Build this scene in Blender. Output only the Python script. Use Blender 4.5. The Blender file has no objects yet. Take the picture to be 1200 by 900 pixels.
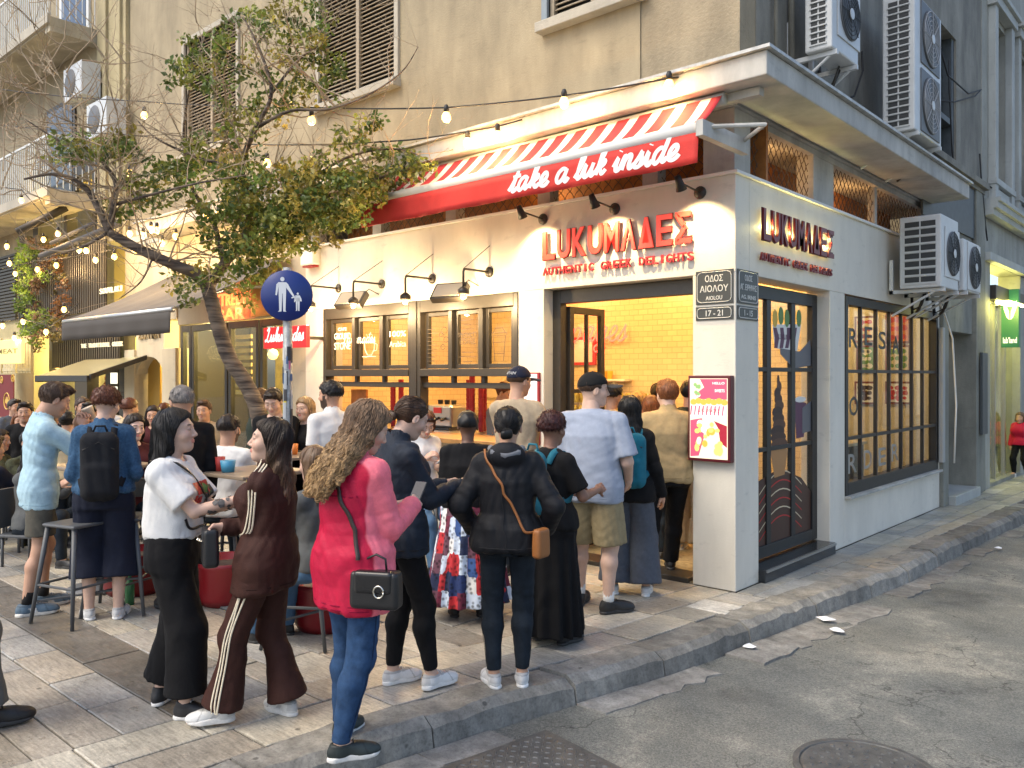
import bpy, bmesh, math, random
import numpy as np
from mathutils import Vector, Matrix, Euler
random.seed(7); RNG = np.random.default_rng(7)
SC = bpy.context.scene; COL = SC.collection
rad = math.radians

# ------------------------------------------------------------------ camera
FPX = 969.0
CAMP = (3.207, -6.350, 1.8)
FWD = (-0.6682, 0.7440); RGT = (0.7440, 0.6682)
cam = bpy.data.cameras.new('camera'); camo = bpy.data.objects.new('camera', cam); COL.objects.link(camo)
cam.sensor_fit = 'HORIZONTAL'; cam.sensor_width = 36.0; cam.lens = 36.0 * FPX / 1200.0
cam.shift_y = -10.0 / 1200.0
cam.clip_start = 0.05; cam.clip_end = 400
camo.location = CAMP
camo.rotation_euler = (rad(90), 0, math.atan2(RGT[1], RGT[0]))
SC.camera = camo

# ------------------------------------------------------------------ world, sun, exposure
W = bpy.data.worlds.new("World"); SC.world = W; W.use_nodes = True
nt = W.node_tree; nt.nodes.clear()
sky = nt.nodes.new('ShaderNodeTexSky'); sky.sky_type = 'NISHITA'; sky.sun_disc = False
SUN_EL, SUN_ROT = rad(52), rad(200)
sky.sun_elevation = SUN_EL; sky.sun_rotation = SUN_ROT
sky.air_density = 1.0; sky.dust_density = 3.0; sky.ozone_density = 1.0
bg = nt.nodes.new('ShaderNodeBackground'); bg.inputs[1].default_value = 0.115
wo = nt.nodes.new('ShaderNodeOutputWorld')
nt.links.new(sky.outputs[0], bg.inputs[0]); nt.links.new(bg.outputs[0], wo.inputs[0])
sl = bpy.data.lights.new('sun', 'SUN'); sl.energy = 0.7; sl.angle = rad(30); sl.color = (1.0, 0.91, 0.70)
so = bpy.data.objects.new('sun', sl); COL.objects.link(so)
sd = Vector((math.sin(SUN_ROT) * math.cos(SUN_EL), math.cos(SUN_ROT) * math.cos(SUN_EL), math.sin(SUN_EL)))
so.rotation_euler = sd.to_track_quat('Z', 'Y').to_euler(); so.location = (0, -5, 20)
SC.view_settings.view_transform = 'Standard'; SC.view_settings.look = 'None'
SC.view_settings.exposure = 1.42; SC.view_settings.gamma = 1.0
SC.cycles.max_bounces = 6; SC.cycles.transparent_max_bounces = 12
SC.cycles.sample_clamp_indirect = 4.0
SC.cycles.use_light_tree = True
try:
    SC.cycles.use_denoising = True
except Exception: pass

# ------------------------------------------------------------------ measuring helpers (photo pixel -> world point)
def pray(px, py):
    t = (px - 600) / FPX
    return (FWD[0] + t * RGT[0], FWD[1] + t * RGT[1], (440 - py) / FPX)
def pS(px, py, s):
    d = pray(px, py); return Vector([CAMP[i] + s * d[i] for i in range(3)])
def pY(px, py, y=0.0):
    d = pray(px, py); return pS(px, py, (y - CAMP[1]) / d[1])
def pX(px, py, x=0.0):
    d = pray(px, py); return pS(px, py, (x - CAMP[0]) / d[0])
def pG(px, py, z=0.0):
    d = pray(px, py); return pS(px, py, (z - CAMP[2]) / d[2])

# ------------------------------------------------------------------ materials
MATS = {}
def ncol(c): return (c[0], c[1], c[2], 1.0)
def mat(name, col=(.5, .5, .5), rough=.6, metal=0.0, var=0.0, vscale=8.0, bump=0.0, bscale=60.0, emit=None, estr=0.0,
        attr=None, spec=None, sheen=0.0, streak=False, detail=6.0, alpha=None, col2=None, coat=0.0, objvar=0.0):
    if name in MATS: return MATS[name]
    m = bpy.data.materials.new(name); m.use_nodes = True; MATS[name] = m
    t = m.node_tree; N = t.nodes; L = t.links
    b = N['Principled BSDF']
    b.inputs['Base Color'].default_value = ncol(col); b.inputs['Roughness'].default_value = rough
    b.inputs['Metallic'].default_value = metal
    if spec is not None: b.inputs['Specular IOR Level'].default_value = spec
    if sheen: b.inputs['Sheen Weight'].default_value = sheen
    if coat: b.inputs['Coat Weight'].default_value = coat
    tc = N.new('ShaderNodeTexCoord'); vec = tc.outputs['Object']
    if streak:
        mp = N.new('ShaderNodeMapping'); L.new(vec, mp.inputs[0]); mp.inputs['Scale'].default_value = (1, 1, .12); vec2 = mp.outputs[0]
    else: vec2 = vec
    src = None
    if attr:
        a = N.new('ShaderNodeAttribute'); a.attribute_name = attr; src = a.outputs['Color']
    if var > 0:
        n = N.new('ShaderNodeTexNoise'); n.inputs['Scale'].default_value = vscale; n.inputs['Detail'].default_value = detail
        n.inputs['Roughness'].default_value = .65
        L.new(vec2, n.inputs['Vector'])
        r = N.new('ShaderNodeMapRange'); r.inputs[1].default_value = .3; r.inputs[2].default_value = .7
        r.inputs[3].default_value = 0; r.inputs[4].default_value = 1; L.new(n.outputs[0], r.inputs[0])
        if col2 is not None:
            mx = N.new('ShaderNodeMixRGB'); L.new(r.outputs[0], mx.inputs[0])
            mx.inputs[1].default_value = ncol(col); mx.inputs[2].default_value = ncol(col2); L.new(mx.outputs[0], b.inputs['Base Color'])
        else:
            r.inputs[3].default_value = 1 - var; r.inputs[4].default_value = 1 + var
            mx = N.new('ShaderNodeVectorMath'); mx.operation = 'SCALE'
            if src is not None: L.new(src, mx.inputs[0])
            else: mx.inputs[0].default_value = col[:3]
            L.new(r.outputs[0], mx.inputs['Scale']); L.new(mx.outputs[0], b.inputs['Base Color'])
    elif src is not None: L.new(src, b.inputs['Base Color'])
    if bump > 0:
        n2 = N.new('ShaderNodeTexNoise'); n2.inputs['Scale'].default_value = bscale; n2.inputs['Detail'].default_value = 4
        L.new(vec, n2.inputs['Vector'])
        bp = N.new('ShaderNodeBump'); bp.inputs['Strength'].default_value = bump; bp.inputs['Distance'].default_value = .01
        L.new(n2.outputs[0], bp.inputs['Height']); L.new(bp.outputs[0], b.inputs['Normal'])
    if emit is not None:
        b.inputs['Emission Color'].default_value = ncol(emit); b.inputs['Emission Strength'].default_value = estr
    if alpha is not None: b.inputs['Alpha'].default_value = alpha
    return m
def cloth(name, col, rough=.85, var=.12, bump=.35, bscale=220, vscale=30, wr=.5, **k):
    if name in MATS: return MATS[name]
    k.setdefault('spec', .22); m = mat(name, col, rough, var=var, vscale=vscale, bump=bump, bscale=bscale, **k)
    t = m.node_tree; N = t.nodes; L = t.links; b = N['Principled BSDF']
    tc = N.new('ShaderNodeTexCoord'); mp = N.new('ShaderNodeMapping'); mp.inputs['Scale'].default_value = (1, 1, .5)
    mp.inputs['Rotation'].default_value = (.3, .5, .2); L.new(tc.outputs['Object'], mp.inputs[0])
    n = N.new('ShaderNodeTexNoise'); n.noise_type = 'RIDGED_MULTIFRACTAL'; n.inputs['Scale'].default_value = 7; n.inputs['Detail'].default_value = 2.0
    n.inputs['Distortion'].default_value = .6; L.new(mp.outputs[0], n.inputs['Vector'])
    bp = N.new('ShaderNodeBump'); bp.inputs['Strength'].default_value = wr; bp.inputs['Distance'].default_value = .022
    L.new(n.outputs[0], bp.inputs['Height'])
    old = b.inputs['Normal'].links
    if old: L.new(old[0].from_socket.node.outputs[0], b.inputs['Normal']); L.new(bp.outputs[0], old[0].from_socket.node.inputs['Normal'])
    else: L.new(bp.outputs[0], b.inputs['Normal'])
    return m
def glass(name='window glass', tint=(.9, .93, .92), refl=1.0, base=.06):
    if name in MATS: return MATS[name]
    m = bpy.data.materials.new(name); m.use_nodes = True; MATS[name] = m
    t = m.node_tree; N = t.nodes; L = t.links; N.remove(N['Principled BSDF'])
    tr = N.new('ShaderNodeBsdfTransparent'); tr.inputs[0].default_value = ncol(tint)
    gl = N.new('ShaderNodeBsdfGlossy'); gl.inputs['Roughness'].default_value = .02
    lw = N.new('ShaderNodeLayerWeight'); lw.inputs[0].default_value = .5
    pw = N.new('ShaderNodeMath'); pw.operation = 'POWER'; pw.inputs[1].default_value = 4.0; L.new(lw.outputs['Facing'], pw.inputs[0])
    mr = N.new('ShaderNodeMapRange'); mr.inputs[3].default_value = base * .6; mr.inputs[4].default_value = .75 * refl
    L.new(pw.outputs[0], mr.inputs[0])
    mx = N.new('ShaderNodeMixShader'); L.new(mr.outputs[0], mx.inputs[0]); L.new(tr.outputs[0], mx.inputs[1]); L.new(gl.outputs[0], mx.inputs[2])
    L.new(mx.outputs[0], N['Material Output'].inputs[0])
    return m

# ------------------------------------------------------------------ objects
def emp(name, loc=(0, 0, 0), rz=0.0):
    o = bpy.data.objects.new(name, None); o.location = loc; o.rotation_euler = (0, 0, rz); o.empty_display_size = .2
    COL.objects.link(o); return o
def tag(o, label=None, cat=None, group=None, kind=None):
    if label: o['label'] = label
    if cat: o['category'] = cat
    if group: o['group'] = group
    if kind: o['kind'] = kind
    return o
def thing(name, label, cat, loc=(0, 0, 0), rz=0.0, group=None):
    return tag(emp(name, loc, rz), label, cat, group)

class MB:
    def __init__(s): s.v = []; s.f = []; s.c = []; s.cc = None; s.uv = None
    def add(s, vs, fs):
        b = len(s.v); s.v.extend([tuple(v) for v in vs]); s.f.extend([tuple(i + b for i in f) for f in fs])
        if s.cc is not None: s.c.extend([s.cc] * len(vs))
        return s
    def box(s, x0, x1, y0, y1, z0, z1):
        if x0 > x1: x0, x1 = x1, x0
        if y0 > y1: y0, y1 = y1, y0
        if z0 > z1: z0, z1 = z1, z0
        return s.add([(x0, y0, z0), (x1, y0, z0), (x1, y1, z0), (x0, y1, z0), (x0, y0, z1), (x1, y0, z1), (x1, y1, z1), (x0, y1, z1)],
              [(0, 3, 2, 1), (4, 5, 6, 7), (0, 1, 5, 4), (1, 2, 6, 5), (2, 3, 7, 6), (3, 0, 4, 7)])
    def quad(s, *p): return s.add(p, [tuple(range(len(p)))])
    def prism(s, pts, ax, a, b):
        """polygon pts (2D) extruded on axis ax from a to b"""
        def P(u, v, w):
            return {'x': (w, u, v), 'y': (u, w, v), 'z': (u, v, w)}[ax]
        n = len(pts); vs = [P(u, v, a) for u, v in pts] + [P(u, v, b) for u, v in pts]
        fs = [tuple(range(n))[::-1], tuple(range(n, 2 * n))] + [(i, (i + 1) % n, n + (i + 1) % n, n + i) for i in range(n)]
        return s.add(vs, fs)
    def tube(s, pts, r, n=8, cap=True):
        pts = [Vector(p) for p in pts]; m = len(pts)
        rs = r if isinstance(r, (list, tuple)) else [r] * m
        up = None; vs = []
        for i, p in enumerate(pts):
            d = (pts[min(i + 1, m - 1)] - pts[max(i - 1, 0)])
            if d.length < 1e-9: d = Vector((0, 0, 1))
            d.normalize()
            if up is None:
                up = Vector((0, 0, 1)) if abs(d.z) < .9 else Vector((1, 0, 0))
            u = (up - d * up.dot(d))
            if u.length < 1e-6: u = d.orthogonal()
            u.normalize(); w = d.cross(u); up = u
            for k in range(n):
                a = 2 * math.pi * k / n
                vs.append(p + (u * math.cos(a) + w * math.sin(a)) * rs[i])
        fs = []
        for i in range(m - 1):
            for k in range(n):
                fs.append((i * n + k, i * n + (k + 1) % n, (i + 1) * n + (k + 1) % n, (i + 1) * n + k))
        if cap: fs.append(tuple(range(n))[::-1]); fs.append(tuple(range((m - 1) * n, m * n)))
        return s.add(vs, fs)
    def cyl(s, p, r, h, ax='z', n=16, r2=None):
        d = {'x': Vector((h, 0, 0)), 'y': Vector((0, h, 0)), 'z': Vector((0, 0, h))}[ax]
        return s.tube([p, Vector(p) + d], [r, r if r2 is None else r2], n)
    def lathe(s, prof, c=(0, 0, 0), n=20, ax='z'):
        vs = []; m = len(prof)
        for r, h in prof:
            for k in range(n):
                a = 2 * math.pi * k / n; u, w = r * math.cos(a), r * math.sin(a)
                q = {'z': (u, w, h), 'y': (u, h, w), 'x': (h, u, w)}[ax]
                vs.append((c[0] + q[0], c[1] + q[1], c[2] + q[2]))
        fs = [(i * n + k, i * n + (k + 1) % n, (i + 1) * n + (k + 1) % n, (i + 1) * n + k) for i in range(m - 1) for k in range(n)]
        fs.append(tuple(range(n))[::-1]); fs.append(tuple(range((m - 1) * n, m * n)))
        return s.add(vs, fs)
    def mesh(s, name, m=None, smooth=False):
        me = bpy.data.meshes.new(name); me.from_pydata(s.v, [], s.f); me.update()
        if m is not None: me.materials.append(m)
        if s.c and len(s.c) == len(s.v):
            a = me.color_attributes.new('tint', 'FLOAT_COLOR', 'POINT')
            a.data.foreach_set('color', np.array([(c[0], c[1], c[2], 1) for c in s.c], dtype=np.float32).ravel())
        bm = bmesh.new(); bm.from_mesh(me); bmesh.ops.recalc_face_normals(bm, faces=bm.faces); bm.to_mesh(me); bm.free()
        if smooth: me.polygons.foreach_set('use_smooth', [True] * len(me.polygons))
        return me
    def build(s, name, m, parent=None, smooth=False, bevel=0.0, loc=None, rot=None, kind=None, label=None):
        me = s.mesh(name, m, smooth)
        return mk(name, me, parent, bevel, loc, rot, kind, label)
def mk(name, me, parent=None, bevel=0.0, loc=None, rot=None, kind=None, label=None):
    o = bpy.data.objects.new(name, me); COL.objects.link(o)
    if parent is not None: o.parent = parent
    if loc is not None: o.location = loc
    if rot is not None: o.rotation_euler = rot
    if bevel > 0:
        b = o.modifiers.new('bevel', 'BEVEL'); b.width = bevel; b.segments = 2; b.limit_method = 'ANGLE'; b.angle_limit = rad(40)
        b.use_clamp_overlap = True
    if kind: o['kind'] = kind
    if label: o['label'] = label
    return o
def bx(name, m, parent, x0, x1, y0, y1, z0, z1, bevel=0.0, **k):
    return MB().box(x0, x1, y0, y1, z0, z1).build(name, m, parent, bevel=bevel, **k)
def copy_tree(o, parent=None, **kw):
    c = o.copy(); COL.objects.link(c)
    if parent is not None: c.parent = parent
    for k, v in kw.items(): setattr(c, k, v) if k in ('location', 'rotation_euler', 'scale') else c.__setitem__(k, v)
    for ch in list(o.children): copy_tree(ch, c)
    return c
def np_mesh(name, V, F, m=None, smooth=True, cols=None):
    """V (n,3), F (m,k) with k = 3 or 4"""
    me = bpy.data.meshes.new(name); V = np.asarray(V, np.float32); F = np.asarray(F, np.int32)
    k = F.shape[1] if len(F) else 4
    me.vertices.add(len(V)); me.vertices.foreach_set('co', V.ravel())
    me.loops.add(F.size); me.loops.foreach_set('vertex_index', F.ravel())
    me.polygons.add(len(F)); me.polygons.foreach_set('loop_start', np.arange(0, F.size, k, dtype=np.int32))
    try: me.polygons.foreach_set('loop_total', np.full(len(F), k, dtype=np.int32))
    except Exception: pass
    me.update(calc_edges=True)
    if smooth: me.polygons.foreach_set('use_smooth', np.ones(len(F), bool))
    if m is not None: me.materials.append(m)
    if cols is not None:
        a = me.color_attributes.new('tint', 'FLOAT_COLOR', 'POINT'); c = np.ones((len(V), 4), np.float32); c[:, :3] = cols
        a.data.foreach_set('color', c.ravel())
    me.validate(); return me

# text -> mesh (built-in font)
def text_mesh(txt, size=1.0, ext=.002, bold=0.0, sx=1.0, align='CENTER', space=1.0, shear=0.0, bev=0.0):
    cu = bpy.data.curves.new('t', 'FONT'); cu.body = txt; cu.size = size; cu.extrude = ext; cu.offset = bold
    cu.align_x = align; cu.align_y = 'CENTER'; cu.space_character = space; cu.shear = shear; cu.bevel_depth = bev; cu.resolution_u = 3
    o = bpy.data.objects.new('t', cu); COL.objects.link(o); o.scale = (sx, 1, 1)
    dg = bpy.context.evaluated_depsgraph_get(); dg.update()
    me = bpy.data.meshes.new_from_object(o.evaluated_get(dg)); COL.objects.unlink(o); bpy.data.objects.remove(o)
    for v in me.vertices: v.co.x *= sx
    me.name = 'lettering'; return me
def text(name, txt, m, parent, loc, face='y', size=.1, tilt=0.0, **k):
    """face 'y': reads when looking toward +y; 'x': reads when looking toward -x"""
    me = text_mesh(txt, size, **k); me.materials.clear(); me.materials.append(m)
    o = mk(name, me, parent, loc=loc, rot=(rad(90), tilt, 0) if face == 'y' else (rad(90), tilt, rad(90)))
    return o

# seven-ish handy materials
M_white = mat('white painted plaster', (.74, .73, .68), .55, var=.07, vscale=1.6, bump=.25, bscale=90)
M_black = mat('black painted steel', (.018, .018, .018), .45, bump=.1, bscale=300)
M_frame = mat('dark brown steel frame', (.035, .03, .024), .42, var=.15, vscale=20)
M_steel = mat('brushed steel', (.45, .45, .44), .32, metal=.9, var=.1, vscale=40)
M_glass = glass()
M_bulb = mat('lit bulb glass', (1, .8, .4), .3, emit=(1.0, .56, .11), estr=2.0)
M_cable = mat('black rubber cable', (.012, .012, .012), .6)
def lamp(loc, e, col=(1.0, .66, .22), r=.03, kind='POINT', parent=None, spot=None, rot=None):
    l = bpy.data.lights.new('lamp_light', kind); l.energy = e * 1.0; l.color = col
    if kind == 'AREA': l.size = r
    else: l.shadow_soft_size = r
    if spot: l.spot_size = spot; l.spot_blend = .6
    o = bpy.data.objects.new('lamp_light', l); COL.objects.link(o); o.location = loc
    if rot is not None: o.rotation_euler = rot
    if parent: o.parent = parent
    return o
# ------------------------------------------------------------------ signed-distance modelling (numpy surface nets)
def nets(F, o, h):
    S = F < 0
    c = [S[i:F.shape[0] - 1 + i, j:F.shape[1] - 1 + j, k:F.shape[2] - 1 + k] for i in (0, 1) for j in (0, 1) for k in (0, 1)]
    cnt = sum(x.astype(np.int8) for x in c); act = (cnt > 0) & (cnt < 8)
    idx = np.argwhere(act); n = len(idx)
    if n == 0: return np.zeros((0, 3)), np.zeros((0, 4), int)
    offs = np.array([(i, j, k) for i in (0, 1) for j in (0, 1) for k in (0, 1)])
    vals = np.stack([F[idx[:, 0] + a, idx[:, 1] + b, idx[:, 2] + cc] for a, b, cc in offs], 1)
    acc = np.zeros((n, 3)); w = np.zeros(n)
    for a in range(8):
        for b in range(a + 1, 8):
            dlt = offs[b] - offs[a]
            if np.abs(dlt).sum() != 1: continue
            fa, fb = vals[:, a], vals[:, b]; m = (fa < 0) != (fb < 0)
            t = np.where(m, fa / np.where(m, fa - fb, 1), 0)
            p = offs[a] + t[:, None] * dlt
            acc += p * m[:, None]; w += m
    V = (idx + acc / w[:, None]) * h + np.array(o)
    vid = -np.ones(act.shape, np.int64); vid[act] = np.arange(n)
    quads = []
    for ax in range(3):
        sl0 = [slice(None)] * 3; sl1 = [slice(None)] * 3; sl0[ax] = slice(0, -1); sl1[ax] = slice(1, None)
        d = S[tuple(sl0)] != S[tuple(sl1)]; e = np.argwhere(d)
        u, v = (ax + 1) % 3, (ax + 2) % 3
        ok = (e[:, u] >= 1) & (e[:, v] >= 1) & (e[:, u] < F.shape[u] - 1) & (e[:, v] < F.shape[v] - 1); e = e[ok]
        ins = S[e[:, 0], e[:, 1], e[:, 2]]
        def cell(du, dv):
            q = e.copy(); q[:, u] -= du; q[:, v] -= dv; return vid[q[:, 0], q[:, 1], q[:, 2]]
        q = np.stack([cell(1, 1), cell(0, 1), cell(0, 0), cell(1, 0)], 1)
        q[~ins] = q[~ins][:, ::-1]; quads.append(q)
    Q = np.concatenate(quads); Q = Q[(Q >= 0).all(1)]
    return V, Q
def grid_eval(fn, lo, hi, h):
    lo = np.array(lo, float) - 1.5 * h; hi = np.array(hi, float) + 1.5 * h
    ax = [np.arange(lo[i], hi[i] + h, h) for i in range(3)]
    G = np.stack(np.meshgrid(*ax, indexing='ij'), -1); sh = G.shape[:3]
    F = fn(G.reshape(-1, 3).astype(np.float32)).reshape(sh)
    F[0], F[-1], F[:, 0], F[:, -1], F[:, :, 0], F[:, :, -1] = 1, 1, 1, 1, 1, 1
    return nets(F, lo, h)
def smin(a, b, k):
    h = np.maximum(k - np.abs(a - b), 0) / k
    return np.minimum(a, b) - h * h * k * .25
def smax(a, b, k): return -smin(-a, -b, k)
def rcone(P, a, b, r1, r2):
    a = np.asarray(a, np.float32); b = np.asarray(b, np.float32); d = b - a
    t = np.clip(((P - a) @ d) / max(float(d @ d), 1e-9), 0, 1)
    return np.linalg.norm(P - a - t[:, None] * d, axis=1) - (r1 + (r2 - r1) * t)
def ell(P, c, r, R=None):
    q = P - np.asarray(c, np.float32)
    if R is not None: q = q @ np.asarray(R, np.float32)
    r = np.asarray(r, np.float32)
    k0 = np.linalg.norm(q / r, axis=1); k1 = np.linalg.norm(q / (r * r), axis=1)
    return k0 * (k0 - 1) / np.maximum(k1, 1e-6)
def rbox(P, c, b, rr, R=None):
    q = P - np.asarray(c, np.float32)
    if R is not None: q = q @ np.asarray(R, np.float32)
    q = np.abs(q) - (np.asarray(b, np.float32) - rr)
    return np.linalg.norm(np.maximum(q, 0), axis=1) + np.minimum(q.max(1), 0) - rr
def column(P, prof, yaw=0.0, k=.03):
    """prof rows: z, cx, cy, rx, ry   (z rising)"""
    pr = np.array(prof, float); z = P[:, 2]; zs = pr[:, 0]
    cx, cy, rx, ry = [np.interp(z, zs, pr[:, i]) for i in (1, 2, 3, 4)]
    x = P[:, 0] - cx; y = P[:, 1] - cy
    if yaw: c, s = math.cos(yaw), math.sin(yaw); x, y = c * x + s * y, -s * x + c * y
    pw = 2.3
    q = (np.abs(x / rx) ** pw + np.abs(y / ry) ** pw) ** (1 / pw)
    d = (q - 1) * np.minimum(rx, ry)
    return smax(smax(d, zs[0] - z, k), z - zs[-1], k)
def rotz(a): c, s = math.cos(a), math.sin(a); return np.array([[c, -s, 0], [s, c, 0], [0, 0, 1]])
def rotx(a): c, s = math.cos(a), math.sin(a); return np.array([[1, 0, 0], [0, c, -s], [0, s, c]])
def roty(a): c, s = math.cos(a), math.sin(a); return np.array([[c, 0, s], [0, 1, 0], [-s, 0, c]])
def folds(P, seed, A=.006, fr=38.0, stretch=(1, 1, .45)):
    r = np.random.default_rng(seed); Q = P * np.array(stretch, np.float32); out = 0
    for o in range(3):
        k1 = r.normal(size=3); k1 /= np.linalg.norm(k1); k2 = r.normal(size=3); k2 /= np.linalg.norm(k2)
        f = fr * (1.7 ** o)
        w = np.sin(Q @ (k1 * f).astype(np.float32) + 1.9 * np.sin(Q @ (k2 * f * .55).astype(np.float32) + r.uniform(0, 6)) + r.uniform(0, 6))
        out = out + (1 - 2 * np.abs(w)) * (.55 ** o)
    return out * A * .6
def join(parts):
    V = []; F = []; C = []; b = 0
    for p in parts:
        V.append(p[0]); F.append(np.asarray(p[1]) + b); b += len(p[0])
        if len(p) > 2 and p[2] is not None: C.append(p[2])
    return np.concatenate(V), np.concatenate(F), (np.concatenate(C) if len(C) == len(parts) else None)
def project(fn, P, off=0.0, it=3, e=.003):
    P = P.copy()
    for _ in range(it):
        d = fn(P.astype(np.float32)) - off
        g = np.stack([fn((P + np.eye(3)[i] * e).astype(np.float32)) for i in range(3)], 1) - (d + off)[:, None]
        n = np.linalg.norm(g, axis=1, keepdims=True); g = g / np.maximum(n, 1e-6)
        P -= g * np.clip(d, -.06, .06)[:, None]
    return P, g
def tubes(paths, r0, r1, n=3):
    """paths (S,M,3) -> quads"""
    S_, M_, _ = paths.shape
    d = np.gradient(paths, axis=1); d /= np.maximum(np.linalg.norm(d, axis=2, keepdims=True), 1e-6)
    ref = np.array([.31, .52, .79]); u = np.cross(d, ref); u /= np.maximum(np.linalg.norm(u, axis=2, keepdims=True), 1e-6); w = np.cross(d, u)
    rr = np.linspace(r0, r1, M_)[None, :, None]
    V = np.stack([paths + rr * (u * math.cos(2 * math.pi * k / n) + w * math.sin(2 * math.pi * k / n)) for k in range(n)], 2)
    base = (np.arange(S_ * M_) * n).reshape(S_, M_)
    F = []
    for k in range(n):
        a = base[:, :-1] + k; b = base[:, :-1] + (k + 1) % n; c = base[:, 1:] + (k + 1) % n; dd = base[:, 1:] + k
        F.append(np.stack([a, b, c, dd], -1).reshape(-1, 4))
    return V.reshape(-1, 3), np.concatenate(F)
def ribbon(fn, pts, width, off=.004, n=40, thick=.003, side=None):
    """strap that lies on the surface fn=0 along pts"""
    pts = np.array(pts, float); L = np.r_[0, np.cumsum(np.linalg.norm(np.diff(pts, axis=0), axis=1))]
    t = np.linspace(0, L[-1], n); C = np.stack([np.interp(t, L, pts[:, i]) for i in range(3)], 1)
    C, g = project(fn, C, off, 4)
    for _ in range(12): C[1:-1] = (C[:-2] + 2 * C[1:-1] + C[2:]) / 4
    T = np.gradient(C, axis=0); T /= np.maximum(np.linalg.norm(T, axis=1, keepdims=True), 1e-6)
    S = np.cross(T, g); S /= np.maximum(np.linalg.norm(S, axis=1, keepdims=True), 1e-6)
    a = C + S * width / 2; b = C - S * width / 2; G = g * thick
    V = np.concatenate([a, b, a + G, b + G]); F = []
    for i in range(n - 1):
        F += [(i, n + i, n + i + 1, i + 1), (2 * n + i, 2 * n + i + 1, 3 * n + i + 1, 3 * n + i), (i, i + 1, 2 * n + i + 1, 2 * n + i), (n + i, 3 * n + i, 3 * n + i + 1, n + i + 1)]
    return V, np.array(F)
# ------------------------------------------------------------------ people: continuous bodies, clothes as children
M_skin = mat('skin', (.6, .4, .3), .55, var=.06, vscale=40, bump=.08, bscale=300, attr='tint')
M_shoe = mat('shoe upper', (.8, .8, .8), .55, var=.06, vscale=60, attr='tint')
def head_sdf(fem=False, jaw=1.0):
    def fn(P):
        P = P.astype(np.float32)
        d = ell(P, (0, -.012, .026), (.0745, .094, .084))
        d = smin(d, ell(P, (0, .022, -.040), (.056 * jaw, .064, .074)), .035)
        d = smin(d, ell(P, (0, .052, -.098), (.024 * jaw, .024, .021)), .04)
        A = P.copy(); A[:, 0] = np.abs(A[:, 0])
        d = smin(d, ell(A, (.036, .050, -.030), (.027, .030, .028)), .02)
        d = smin(d, rcone(A, (0, .078, .022), (.038, .068, .024), .013, .012), .016)
        d = smax(d, -ell(A, (.031, .101, .004), (.019, .017, .012)), .012)
        d = smin(d, ell(A, (.030, .0735, .003), (.0145, .0135, .0125)), .004)
        d = smin(d, rcone(P, (0, .082, .010), (0, .1035, -.033), .0062, .0098), .012)
        d = smin(d, ell(A, (.0112, .091, -.039), (.008, .010, .007)), .008)
        d = smax(d, -ell(P, (0, .104, -.064), (.02, .006, .0022)), .003)
        d = smin(d, rcone(A, (0, .0875, -.0595), (.019, .078, -.064), .0052, .0035), .005)
        d = smin(d, rcone(A, (0, .0865, -.0705), (.016, .078, -.0665), .0062, .0035), .005)
        d = smin(d, ell(A, (.0765, -.006, -.008), (.009, .018, .031), rotx(rad(-12)) @ rotz(rad(-18))), .008)
        d = smax(d, -ell(A, (.086, -.001, -.006), (.006, .009, .017)), .004)
        nr = .047 if fem else .056
        d = smin(d, rcone(P, (0, -.022, -.05), (0, -.045, -.22), nr, nr + .004), .03)
        return d
    return fn
_HC = {}
def head_mesh(fem, jaw, h):
    k = (fem, jaw, h)
    if k not in _HC: _HC[k] = grid_eval(head_sdf(fem, jaw), (-.1, -.12, -.20), (.1, .13, .12), h)
    return _HC[k]
def face_cols(V, skin, lip, brow, eye=(.05, .03, .02), beard=0.0, shade=0.0):
    C = np.tile(np.array(skin, float), (len(V), 1)); x, y, z = np.abs(V[:, 0]), V[:, 1], V[:, 2]
    def mix(m, c): C[:] = C * (1 - m[:, None]) + np.array(c) * m[:, None]
    red = np.exp(-(((x - .04) / .022) ** 2 + ((z + .03) / .022) ** 2)) * (y > .03) * .35; mix(red, (skin[0] * 1.02, skin[1] * .72, skin[2] * .68))
    if beard > 0:
        m = ((z < -.045) & (z > -.125) & (y > -.005) & ~((x < .024) & (z > -.074) & (z < -.056))) | ((x < .03) & (z < -.048) & (z > -.058) & (y > .05)) | ((x > .052) & (z < .0) & (z > -.08) & (y > .0) & (y < .04))
        mix(m * beard, brow)
    mix(((x < .022 - np.abs(z + .065) * .6) & (z < -.0545) & (z > -.0765) & (y > .07)) * .85, lip)
    mix(((x > .013) & (x < .046) & (np.abs(z - (.026 + .05 * (x - .013) - 1.6 * (x - .013) ** 2 * 1.2)) < .0036) & (y > .05)) * .9, brow)
    e = ((x - .030) / .0125) ** 2 + ((z - .0025) / .0058) ** 2; ey = (y > .06)
    mix(((e < 1.5) & ey) * .5, (skin[0] * .3, skin[1] * .2, skin[2] * .2)); mix(((e < .62) & ey) * 1.0, (.5, .46, .43))
    mix((((x - .030) ** 2 + (z - .003) ** 2 < .0048 ** 2) & ey) * 1.0, eye)
    return C
_HD = {}
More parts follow.
